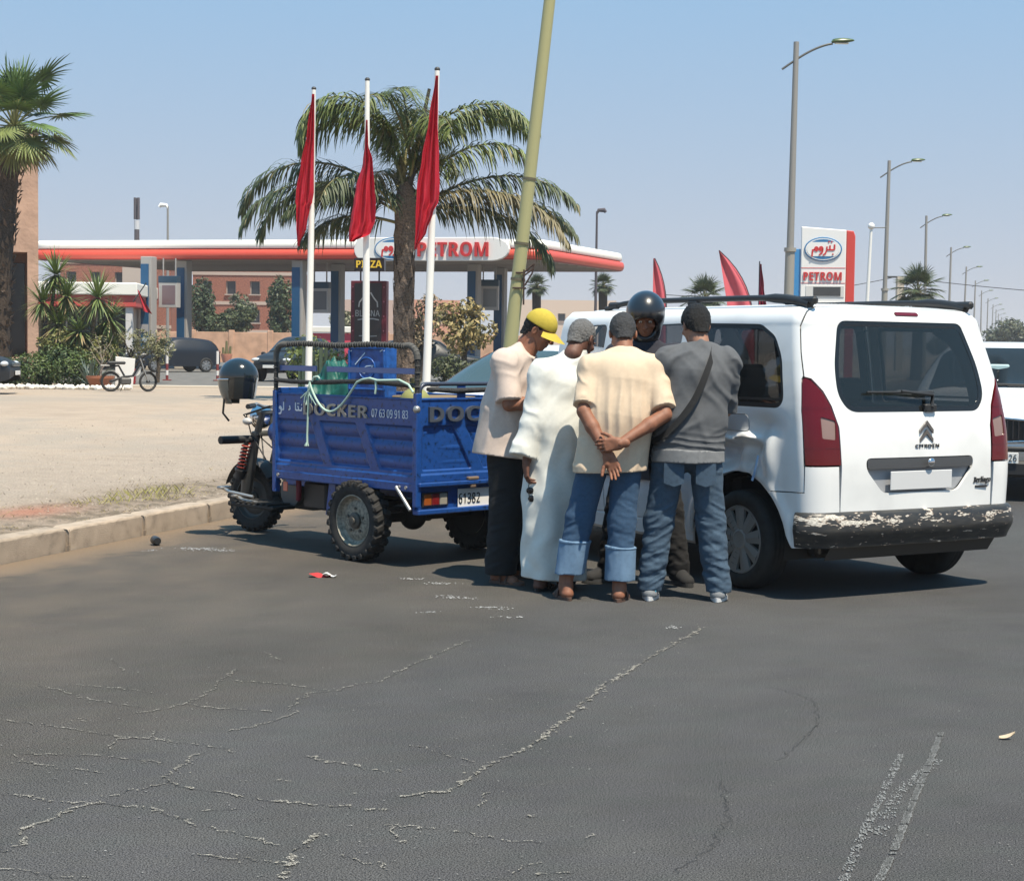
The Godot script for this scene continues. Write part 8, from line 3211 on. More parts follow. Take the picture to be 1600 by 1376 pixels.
# the skin figure: torso, limbs, head and hands in one surface
func body_mesh(j: Dictionary, fine_hands: Array, foot_dirs: Array, bare_feet: bool) -> MB:
	var m = MB.new()
	var lo = Vector3(1e3, -0.01, 1e3)
	var hi = -lo
	for k in j:
		if j[k] is Vector3:
			lo = lo.min(j[k])
			hi = hi.max(j[k])
	var f = Field.new(Vector3(lo.x - 0.22, -0.02, lo.z - 0.26), Vector3(hi.x + 0.22, hi.y + 0.1, hi.z + 0.26), 0.012)
	var sd: Vector3 = (j.sr - j.sl).normalized()
	var fw = sd.cross(Vector3.UP).normalized() * -1.0
	f.limb(j.pelvis, j.chest, 0.135, 0.145, 0.05, fw, 1.25)
	f.limb(j.chest, j.neck, 0.14, 0.065, 0.05, fw, 1.2)
	f.limb(j.sl, j.sr, 0.058, 0.058, 0.05)
	f.limb(j.neck, j.neck.lerp(j.head, 0.7), 0.06, 0.055, 0.02)
	for s in [[j.sl, j.el, j.wl], [j.sr, j.er, j.wr]]:
		f.limb(s[0], s[1], 0.052, 0.041, 0.03)
		f.limb(s[1], s[1].lerp(s[2], 0.35), 0.042, 0.043, 0.015)
		f.limb(s[1].lerp(s[2], 0.35), s[2], 0.042, 0.027, 0.015)
	for s in [[j.hl, j.kl, j.al], [j.hr, j.kr, j.ar]]:
		f.limb(s[0], s[1], 0.08, 0.055, 0.04)
		f.limb(s[1], s[1].lerp(s[2], 0.4), 0.052, 0.054, 0.02)
		f.limb(s[1].lerp(s[2], 0.4), s[2], 0.05, 0.036, 0.02)
	f.mesh_into(m)
	if bare_feet:
		for i in 2:
			var a: Vector3 = [j.al, j.ar][i]
			var dir: Vector3 = foot_dirs[i]
			var fs = Field.new(Vector3(a.x - 0.24, -0.005, a.z - 0.24), Vector3(a.x + 0.24, a.y + 0.16, a.z + 0.24), 0.005)
			fs.limb(a + Vector3(0, 0.13, 0), a, 0.042, 0.036, 0.02)
			add_foot(fs, a, dir, dir.cross(Vector3.UP), -1.0 if i == 1 else 1.0)
			fs.mesh_into(m)
	for q in fine_hands:
		add_hand(m, q[0], q[1], q[2], q[3], q[4])
	add_head(m, j.head, j.look)
	return m

func hair_cap(c: Vector3, b: Basis, grow: float, low: float, sd: int, cell := 0.006) -> MB:
	var f = Field.new(c - Vector3(0.17, 0.17, 0.17), c + Vector3(0.17, 0.19, 0.17), cell)
	f.ball(c + b * Vector3(0, 0.03, 0.014), Vector3(0.074 + grow, 0.092 + grow, 0.096 + grow), b, 0.01)
	f.limb(c + b * Vector3(0, 0.0, 0.055), c + b * Vector3(0, -0.065, 0.06), 0.055 + grow * 0.5, 0.05, 0.02)
	f.cut(c + b * Vector3(0, 0.045, -0.062), b * Vector3(0, -0.75, -0.66).normalized())
	f.cut(c + b * Vector3(0, low, 0), b * Vector3(0, -1, -0.25).normalized())
	for s in [-1.0, 1.0]:
		f.ball(c + b * Vector3(s * 0.082, -0.012, 0.002), Vector3(0.02, 0.036, 0.026), b, 0.006, true)
	var n = noise(sd, 60.0, 2)
	f.warp(func(p: Vector3) -> float: return 0.006 * n.get_noise_3dv(p))
	var m = MB.new()
	f.mesh_into(m)
	return m

func build_people():
	man_in_cream_shirt()
	man_in_grey_shirt()
	man_in_robe()
	man_in_pink_shirt()
	man_in_helmet()

func man_in_cream_shirt():
	var o = thing("person", "person in cream T-shirt and rolled-up jeans, seen from behind, hands clasped behind the back", "person", Vector3(0.5, 0, -9.95))
	var j = {"pelvis": Vector3(0.10, 0.95, 0.0), "chest": Vector3(0.15, 1.24, -0.03), "neck": Vector3(0.165, 1.46, -0.09), "head": Vector3(0.165, 1.60, -0.185),
		"sl": Vector3(-0.025, 1.39, -0.06), "sr": Vector3(0.355, 1.39, -0.06), "el": Vector3(-0.075, 1.135, 0.07), "er": Vector3(0.405, 1.12, 0.09),
		"wl": Vector3(0.065, 0.885, 0.21), "wr": Vector3(0.13, 0.955, 0.245), "hl": Vector3(0.005, 0.89, 0.0), "hr": Vector3(0.195, 0.89, 0.0),
		"kl": Vector3(-0.085, 0.49, -0.02), "kr": Vector3(0.165, 0.48, 0.01), "al": Vector3(-0.165, 0.085, 0.0), "ar": Vector3(0.155, 0.085, 0.04)}
	j.look = facing(Vector3(-0.05, -0.55, -1.0))
	var dl = Vector3(-0.25, 0, -0.97).normalized()
	var dr = Vector3(0.2, 0, -0.98).normalized()
	var hands = [[j.wl, Vector3(0.42, -0.9, 0.12), Vector3(-0.15, -0.1, 1.0), Vector3(-0.9, -0.35, 0.0), 0.55], [j.wr, Vector3(-0.95, -0.12, -0.05), Vector3(0.0, -0.1, -1.0), Vector3(-0.1, 1.0, 0.1), 0.75]]
	put("body", body_mesh(j, hands, [dl, dr], true), skin_mat("skin_brown", 0.27, 0.11, 0.06), o)
	put("hair", hair_cap(j.head, j.look, 0.007, -0.055, 181), hair_mat("hair_grey", 0.1, 0.1, 0.105), o)
	add_eyes(j.head, j.look, o)
	# shirt
	var f = Field.new(Vector3(-0.24, 0.7, -0.3), Vector3(0.56, 1.54, 0.3), 0.008)
	var fw = Vector3(0, 0, 1)
	f.limb(Vector3(0.085, 0.74, 0.005), Vector3(0.13, 1.1, -0.01), 0.222, 0.212, 0.04, fw, 1.45)
	f.limb(Vector3(0.13, 1.1, -0.01), Vector3(0.16, 1.3, -0.04), 0.212, 0.195, 0.05, fw, 1.4)
	f.limb(j.sl, j.sr, 0.074, 0.074, 0.06)
	f.limb(Vector3(0.16, 1.3, -0.05), j.neck, 0.16, 0.075, 0.06, fw, 1.25)
	f.limb(j.neck, j.sl, 0.06, 0.068, 0.05)
	f.limb(j.neck, j.sr, 0.06, 0.068, 0.05)
	f.limb(j.sl, j.el.lerp(j.sl, 0.13), 0.075, 0.071, 0.035, Vector3.ZERO, 1.0, true)
	f.limb(j.sr, j.er.lerp(j.sr, 0.13), 0.075, 0.072, 0.035, Vector3.ZERO, 1.0, true)
	f.cut(j.neck + Vector3(0, 0.035, -0.02), Vector3(0, 0.85, -0.5).normalized(), 0.13)
	var n1 = noise(191, 5.0, 2)
	var n2 = noise(192, 11.0, 2)
	f.warp(func(p: Vector3) -> float:
		var back: float = smoothstep(-0.02, 0.06, p.z)
		var mid: float = exp(-pow((p.x - 0.14) / 0.13, 2.0)) * smoothstep(0.78, 1.0, p.y) * smoothstep(1.38, 1.22, p.y)
		var xx: float = p.x + 0.25 * (p.x - 0.14) * (p.y - 1.3) + 0.012 * n1.get_noise_2d(p.y * 0.5, 3.0)
		var v: float = sin(xx * 105.0 + 2.2 * n1.get_noise_2d(p.x * 0.8, p.y * 0.2)) * 0.5 + 0.5
		var fold: float = pow(v, 1.6) * 0.018 * mid * back
		var low: float = exp(-pow((p.y - 0.84) / 0.1, 2.0)) * back
		var diag: float = pleat(n1, p.y * 38.0 - (p.x - 0.14) * 45.0 * signf(p.x - 0.14), p * 0.5) * 0.006 * low + 0.004 * n1.get_noise_3dv(p)
		var slv: float = absf(p.x - 0.165) - 0.2
		var sf: float = pleat(n1, p.y * 60.0 + p.x * 40.0, p) * 0.005 * smoothstep(0.0, 0.05, slv)
		return fold + diag + sf)
	f.cut(Vector3(0.1, 0.775, 0.0), Vector3(0.04, -1, 0.0).normalized())
	var m = MB.new()
	f.mesh_into(m)
	put("shirt", m, cloth_mat("cream_cotton", 0.64, 0.5, 0.36, 0.35, 0.9), o)
	neck_rib(o, j, 0.068, cloth_mat("cream_cotton", 0.64, 0.5, 0.36, 0.35, 0.9))
	# jeans with turned-up hems
	var lf = legs_field(j, 0.095, 0.081, 0.076, 0.96)
	for i in 2:
		var a: Vector3 = [j.al, j.ar][i]
		lf.cut(Vector3(a.x, 0.3, a.z), Vector3(0, -1, 0), 0.31)
	lf.cut(Vector3(0, 0.985, 0), Vector3(0, 1, 0))
	denim_folds(lf, j, 0.0055, 195)
	var lm = MB.new()
	lf.mesh_into(lm)
	put("jeans", lm, cloth_mat("denim_blue", 0.035, 0.082, 0.155, 0.6, 0.65), o)
	for i in 2:
		var a: Vector3 = [j.al, j.ar][i]
		var k: Vector3 = [j.kl, j.kr][i]
		var cf = Field.new(Vector3(a.x - 0.16, 0.08, a.z - 0.16), Vector3(a.x + 0.22, 0.42, a.z + 0.16), 0.007)
		cf.limb(k, a + Vector3(0, -0.03, 0), 0.095, 0.088, 0.02)
		var hem = 0.155 if i == 0 else 0.125
		cf.cut(Vector3(a.x, hem + 0.2, a.z), Vector3(0.05, 1, 0).normalized())
		cf.cut(Vector3(a.x, hem, a.z), Vector3(0, -1, 0))
		var cn = noise(197 + i, 9.0, 2)
		cf.warp(func(p: Vector3) -> float: return 0.006 * cn.get_noise_3dv(Vector3(p.x, p.y * 0.4, p.z)) + (0.004 if p.y > hem + 0.186 else 0.0))
		var cm = MB.new()
		cf.mesh_into(cm)
		put("turn_up", cm, cloth_mat("denim_pale", 0.135, 0.225, 0.34, 0.6, 0.75), o)
	sandals(o, j, [dl, dr], mat("sandal_brown", 0.1, 0.055, 0.04, 0.7))

func neck_rib(o: Node3D, j: Dictionary, r: float, m: Material):
	var up: Vector3 = (j.head - j.neck).normalized()
	var x = up.cross(Vector3(0, 0, 1)).normalized()
	var y = up.cross(x)
	var pts = []
	for i in 25:
		var a = TAU * i / 24.0
		pts.append(j.neck + up * 0.012 + (x * cos(a) + y * sin(a)) * r)
	var b = MB.new()
	b.tube(pts, 0.012, 8, false)
	put("neck_rib", b, m, o)

func sandals(o: Node3D, j: Dictionary, dirs: Array, m: Material):
	for i in 2:
		var a: Vector3 = [j.al, j.ar][i]
		var dir: Vector3 = dirs[i]
		var sd = dir.cross(Vector3.UP).normalized()
		var s = put("sandal", sole(dir, sd, Vector3(a.x, 0.001, a.z), 0.02, 0.004), m, o)
		var st = MB.new()
		for q in [[0.075, 0.045], [0.03, 0.075]]:
			var pts = []
			for k in 11:
				var an = PI * k / 10.0
				pts.append(Vector3(a.x, 0.012, a.z) + dir * q[0] + sd * cos(an) * 0.047 + Vector3(0, sin(an) * q[1], 0))
			st.tube(pts, 0.009, 6, true, 1.0)
		put("strap", st, m, s)

func man_in_grey_shirt():
	var o = thing("person", "person in dark grey shirt and baggy jeans with black bag strap across the back", "person", Vector3(1.05, 0, -9.98))
	var j = {"pelvis": Vector3(0.01, 0.95, 0.0), "chest": Vector3(0.05, 1.26, -0.03), "neck": Vector3(0.075, 1.50, -0.07), "head": Vector3(0.055, 1.655, -0.13),
		"sl": Vector3(-0.115, 1.43, -0.03), "sr": Vector3(0.235, 1.43, -0.07), "el": Vector3(-0.12, 1.13, -0.12), "er": Vector3(0.245, 1.14, -0.16),
		"wl": Vector3(-0.03, 1.14, -0.36), "wr": Vector3(0.1, 1.16, -0.4), "hl": Vector3(-0.095, 0.89, 0.0), "hr": Vector3(0.11, 0.89, 0.0),
		"kl": Vector3(-0.155, 0.48, -0.02), "kr": Vector3(0.155, 0.48, -0.02), "al": Vector3(-0.205, 0.09, 0.0), "ar": Vector3(0.205, 0.09, 0.02)}
	j.look = facing(Vector3(-0.3, -0.35, -1.0))
	var dl = Vector3(0.15, 0, -0.98).normalized()
	var dr = Vector3(0.2, 0, -0.97).normalized()
	var hands = [[j.wl, Vector3(0.5, 0.1, -0.8), Vector3(0.5, 0.5, 0.2), Vector3(0, 1, 0), 0.6], [j.wr, Vector3(-0.5, 0.1, -0.8), Vector3(-0.5, 0.5, 0.2), Vector3(0, 1, 0), 0.6]]
	put("body", body_mesh(j, hands, [dl, dr], false), skin_mat("skin_tan", 0.33, 0.165, 0.105), o)
	put("hair", hair_cap(j.head, j.look, 0.012, -0.05, 182), hair_mat("hair_black", 0.014, 0.013, 0.013), o)
	add_eyes(j.head, j.look, o)
	var f = Field.new(Vector3(-0.3, 0.78, -0.4), Vector3(0.42, 1.6, 0.27), 0.008)
	var fw = Vector3(0, 0, 1)
	f.limb(Vector3(0.01, 0.88, 0.0), Vector3(0.02, 1.05, -0.01), 0.205, 0.202, 0.04, fw, 1.35)
	f.limb(Vector3(0.02, 1.05, -0.01), Vector3(0.06, 1.32, -0.035), 0.202, 0.205, 0.05, fw, 1.38)
	f.limb(j.sl, j.sr, 0.08, 0.08, 0.06)
	f.limb(Vector3(0.065, 1.36, -0.04), j.neck, 0.16, 0.07, 0.06, fw, 1.2)
	f.limb(j.neck, j.sl, 0.062, 0.07, 0.05)
	f.limb(j.neck, j.sr, 0.062, 0.07, 0.05)
	f.limb(j.sl, j.el, 0.078, 0.066, 0.035, Vector3.ZERO, 1.0, true)
	f.limb(j.sr, j.er, 0.082, 0.07, 0.035, Vector3.ZERO, 1.0, true)
	f.cut(j.neck + Vector3(0, 0.03, -0.02), Vector3(0, 0.9, -0.45).normalized(), 0.12)
	var n1 = noise(201, 4.2, 2)
	var n2 = noise(202, 9.0, 2)
	var n3 = noise(203, 3.0, 2)
	f.warp(func(p: Vector3) -> float:
		# folds fan out from the armpits and gather above the waistband
		var low: float = exp(-pow((p.y - 0.93) / 0.075, 2.0))
		var up: float = smoothstep(1.0, 1.3, p.y)
		var e = p.x - 0.06
		var a: float = pleat(n1, p.y * 42.0 - e * 40.0, p * 0.6) * 0.007 * smoothstep(-0.25, 0.15, -e) * 1.4
		var a2: float = pleat(n3, p.y * 36.0 + e * 46.0, p * 0.7) * 0.007 * smoothstep(-0.2, 0.12, e) * 1.3
		var b: float = pleat(n2, p.y * 150.0 + e * 14.0, Vector3(p.x * 0.35, p.y * 0.5, p.z * 0.3)) * 0.009 * low
		var c: float = 0.006 * n3.get_noise_3dv(p)
		var sl: float = pleat(n1, p.y * 70.0 + e * 30.0, p) * 0.005 * smoothstep(0.17, 0.24, absf(e))
		return a + a2 + b + c + sl)
	f.cut(Vector3(0.02, 0.845, 0), Vector3(0, -1, 0))
	var m = MB.new()
	f.mesh_into(m)
	put("shirt", m, cloth_mat("grey_cotton", 0.095, 0.1, 0.108, 0.4), o)
	neck_rib(o, j, 0.064, cloth_mat("grey_cotton", 0.095, 0.1, 0.108, 0.4))
	# hem band, paler
	var hf = Field.new(Vector3(-0.28, 0.8, -0.25), Vector3(0.3, 0.95, 0.25), 0.008)
	hf.limb(Vector3(0.01, 0.84, 0.0), Vector3(0.01, 0.93, 0.0), 0.221, 0.216, 0.02, fw, 1.32)
	hf.cut(Vector3(0, 0.915, 0), Vector3(0.03, 1, 0).normalized())
	hf.cut(Vector3(0, 0.835, 0), Vector3(0.0, -1, 0).normalized())
	hf.warp(func(p: Vector3) -> float: return 0.003 * n2.get_noise_3dv(p))
	var hm = MB.new()
	hf.mesh_into(hm)
	put("hem_band", hm, cloth_mat("grey_hem", 0.2, 0.205, 0.21, 0.4), o)
	# strap over the right shoulder, running down to the left hip
	var st = MB.new()
	var path = [Vector3(0.13, 1.53, -0.14), Vector3(0.145, 1.535, -0.05), Vector3(0.13, 1.47, 0.055), Vector3(0.09, 1.36, 0.125), Vector3(0.03, 1.22, 0.152), Vector3(-0.05, 1.1, 0.152), Vector3(-0.14, 1.0, 0.115), Vector3(-0.21, 0.95, 0.03), Vector3(-0.22, 0.93, -0.05)]
	st.sheet(func(u, v):
		var q: float = u * (path.size() - 1)
		var i: int = mini(int(q), path.size() - 2)
		var a: Vector3 = path[i].cubic_interpolate(path[i + 1], path[maxi(i - 1, 0)], path[mini(i + 2, path.size() - 1)], q - i)
		var d: Vector3 = (path[mini(i + 1, path.size() - 1)] - path[i]).normalized()
		var nn: Vector3 = (a - Vector3(0.03, a.y - 0.05, -0.03)).normalized()
		var sd = d.cross(nn).normalized()
		return a + sd * (v - 0.5) * 0.04 + nn * 0.008, 40, 4)
	put("bag_strap", st, cloth_mat("strap_black", 0.012, 0.012, 0.013, 0.5), o)
	var bg = MB.new()
	bg.box(Vector3(-0.2, 0.93, -0.16), Vector3(0.09, 0.22, 0.2), 0.035)
	put("shoulder_bag", bg, cloth_mat("strap_black", 0.012, 0.012, 0.013, 0.5), o)
	var ph = MB.new()
	ph.box(Vector3(0.035, 1.2, -0.5), Vector3(0.075, 0.15, 0.01), 0.004)
	tag(put("mobile_phone", ph, mat("plate_black", 0.015, 0.015, 0.015, 0.5)), "dark mobile phone held up by the man in the grey shirt", "phone")
	get_node("mobile_phone").position = o.position
	var lf = legs_field(j, 0.1, 0.083, 0.072, 0.93)
	lf.cut(Vector3(0, 0.955, 0), Vector3(0, 1, 0))
	denim_folds(lf, j, 0.0115, 205)
	for i in 2:
		var a: Vector3 = [j.al, j.ar][i]
		lf.cut(Vector3(a.x, 0.055, a.z), Vector3(0, -1, 0))
	var lm = MB.new()
	lf.mesh_into(lm)
	var jn = put("jeans", lm, cloth_mat("denim_slate", 0.05, 0.088, 0.135, 0.7, 0.6), o)
	for s in [-1.0, 1.0]:
		var pk = MB.new()
		pk.sheet(func(u, v):
			var x: float = 0.01 + s * (0.035 + 0.12 * u)
			return Vector3(x, 0.835 - 0.12 * v - 0.02 * (1.0 - absf(u * 2.0 - 1.0)) * v, 0.134 - 1.6 * pow(x - 0.01 - s * 0.07, 2.0) - 0.02 * v * 0.0), 8, 8, s > 0)
		put("back_pocket", pk, cloth_mat("denim_slate", 0.05, 0.088, 0.135, 0.7, 0.6), jn)
	shoes(o, j, [dl, dr], cloth_mat("shoe_grey", 0.24, 0.25, 0.26, 0.6), mat("shoe_sole", 0.6, 0.6, 0.6, 0.7), mat("shoe_blue", 0.09, 0.42, 0.6, 0.6))

func shoes(o: Node3D, j: Dictionary, dirs: Array, up: Material, so: Material, accent: Material):
	for i in 2:
		var a: Vector3 = [j.al, j.ar][i]
		var dir: Vector3 = dirs[i]
		var sd = dir.cross(Vector3.UP).normalized()
		var g = Vector3(a.x, 0.0, a.z)
		var f = Field.new(Vector3(a.x - 0.26, 0.01, a.z - 0.26), Vector3(a.x + 0.26, 0.16, a.z + 0.26), 0.006)
		f.limb(g + Vector3(0, 0.12, 0), g - dir * 0.03 + Vector3(0, 0.05, 0), 0.043, 0.042, 0.02)
		f.limb(g + dir * 0.02 + Vector3(0, 0.075, 0), g + dir * 0.14 + Vector3(0, 0.035, 0), 0.042, 0.036, 0.03, sd, 0.9)
		f.limb(g - dir * 0.04 + Vector3(0, 0.04, 0), g + dir * 0.14 + Vector3(0, 0.035, 0), 0.04, 0.042, 0.03, Vector3.UP, 1.2)
		f.cut(g + Vector3(0, 0.022, 0), Vector3(0, -1, 0))
		f.cut(g + Vector3(0, 0.115, 0), Vector3(0, 1, 0))
		var m = MB.new()
		f.mesh_into(m)
		var s = put("shoe", m, up, o)
		put("sole", sole(dir, sd, g, 0.028, 0.01), so, s)
		var t = MB.new()
		for e in [-1.0, 1.0]:
			t.ball(g + sd * e * 0.036 - dir * 0.03 + Vector3(0, 0.062, 0), Vector3(0.009, 0.024, 0.036), 12, 8, Basis(sd, Vector3.UP, sd.cross(Vector3.UP)))
		put("trim", t, accent, s)

func man_in_robe():
	var o = thing("person", "person in long white robe, head bowed, holding dark sunglasses at the left side", "person", Vector3(0.19, 0, -10.35))
	var j = {"pelvis": Vector3(0.07, 0.92, 0.0), "chest": Vector3(0.12, 1.2, -0.03), "neck": Vector3(0.18, 1.42, -0.06), "head": Vector3(0.24, 1.565, -0.1),
		"sl": Vector3(0.0, 1.35, 0.02), "sr": Vector3(0.27, 1.34, -0.14), "el": Vector3(-0.055, 1.05, 0.08), "er": Vector3(0.36, 1.07, -0.2),
		"wl": Vector3(-0.1, 0.80, 0.12), "wr": Vector3(0.42, 1.08, -0.4), "hl": Vector3(0.0, 0.88, 0.02), "hr": Vector3(0.16, 0.88, -0.05),
		"kl": Vector3(-0.01, 0.48, 0.0), "kr": Vector3(0.12, 0.48, -0.06), "al": Vector3(0.0, 0.085, 0.05), "ar": Vector3(-0.03, 0.085, -0.22)}
	j.ar = Vector3(0.15, 0.085, -0.12)
	j.look = facing(Vector3(0.55, -0.6, -0.8))
	var dl = Vector3(0.3, 0, -0.95).normalized()
	var hands = [[j.wl, Vector3(0.02, -1.0, 0.05), Vector3(0.95, 0, -0.2), Vector3(0.1, 0, -1.0), 0.95], [j.wr, Vector3(0.4, 0.1, -0.9), Vector3(0, -1, 0), Vector3(-1, 0, 0), 0.4]]
	put("body", body_mesh(j, hands, [dl, dl], true), skin_mat("skin_dark", 0.16, 0.07, 0.045), o)
	put("hair", hair_cap(j.head, j.look, 0.006, -0.05, 183), hair_mat("hair_silver", 0.34, 0.33, 0.32), o)
	add_eyes(j.head, j.look, o)
	var f = Field.new(Vector3(-0.3, 0.04, -0.5), Vector3(0.55, 1.5, 0.33), 0.0095)
	var sdv: Vector3 = (j.sr - j.sl).normalized()
	var fw = sdv.cross(Vector3.UP).normalized()
	f.limb(Vector3(0.085, 0.0, -0.03), Vector3(0.075, 0.6, -0.03), 0.2, 0.195, 0.05, fw, 1.12)
	f.limb(Vector3(0.075, 0.6, -0.03), Vector3(0.095, 1.02, -0.03), 0.195, 0.195, 0.06, fw, 1.25)
	f.limb(Vector3(0.095, 1.02, -0.03), Vector3(0.14, 1.26, -0.04), 0.195, 0.175, 0.06, fw, 1.3)
	f.limb(j.sl, j.sr, 0.078, 0.078, 0.06)
	f.limb(Vector3(0.14, 1.28, -0.05), j.neck, 0.15, 0.07, 0.06, fw, 1.2)
	f.limb(j.neck, j.sl, 0.062, 0.07, 0.05)
	f.limb(j.neck, j.sr, 0.062, 0.07, 0.05)
	f.limb(j.sl, j.el, 0.08, 0.08, 0.045)
	f.limb(j.el, j.wl.lerp(j.el, 0.16) + Vector3(-0.02, 0.0, 0.0), 0.08, 0.092, 0.02, fw, 1.25, true)
	f.limb(j.sr, j.er, 0.08, 0.085, 0.04)
	f.limb(j.er, j.wr.lerp(j.er, 0.1), 0.085, 0.092, 0.03, Vector3.ZERO, 1.0, true)
	f.limb(j.neck, j.neck.lerp(j.head, 0.42), 0.078, 0.07, 0.03)
	f.cut(j.neck + Vector3(0.03, 0.085, -0.02), Vector3(0.3, 0.85, -0.4).normalized(), 0.11)
	var n1 = noise(211, 3.0, 2)
	var n2 = noise(212, 6.0, 3)
	f.warp(func(p: Vector3) -> float:
		var a: float = atan2(p.z + 0.03, p.x - 0.08)
		var low: float = smoothstep(1.25, 0.6, p.y)
		var v: float = sin(a * 7.0 + 2.5 * n1.get_noise_1d(p.y * 1.2) + 1.0) * 0.5 + 0.5
		var w: float = 0.008 * n1.get_noise_3dv(Vector3(p.x * 1.4, p.y * 0.4, p.z * 1.4))
		var s: float = pleat(n2, p.y * 30.0 - p.x * 34.0, p * 0.4) * 0.004 * smoothstep(0.9, 1.2, p.y)
		var arm: float = pleat(n2, p.y * 42.0 + p.x * 30.0, p * 0.5) * 0.006 * smoothstep(0.02, -0.06, p.x) * smoothstep(0.7, 0.85, p.y)
		return 0.016 * v * low + w + s + arm)
	f.cut(Vector3(0, 0.075, 0), Vector3(-0.06, -1, 0).normalized())
	var m = MB.new()
	f.mesh_into(m)
	put("robe", m, cloth_mat("robe_white", 0.72, 0.72, 0.665, 0.4, 0.9), o)
	sandals(o, j, [dl, dl], mat("sandal_black", 0.015, 0.014, 0.014, 0.6))
	# folded sunglasses in the left hand
	var g = thing("sunglasses", "dark folded sunglasses dangling from the robed man's left hand", "sunglasses", Vector3(0.19 - 0.075, 0.66, -10.35 + 0.12))
	for s in [0.0, 1.0]:
		var l = MB.new()
		l.ball(Vector3(0.0 + 0.012 * s, -0.03 - 0.05 * s, 0.005), Vector3(0.024, 0.021, 0.005), 14, 8)
		put("lens", l, mat("sunglass_lens", 0.008, 0.008, 0.009, 0.1), g)
	var t = MB.new()
	t.tube([Vector3(-0.005, 0.03, 0.005), Vector3(-0.01, -0.02, 0.008), Vector3(0.0, -0.1, 0.012)], 0.003, 5)
	t.tube([Vector3(-0.01, -0.012, 0.004), Vector3(0.02, -0.052, 0.004)], 0.003, 5)
	put("temple", t, mat("plate_black", 0.015, 0.015, 0.015, 0.5), g)

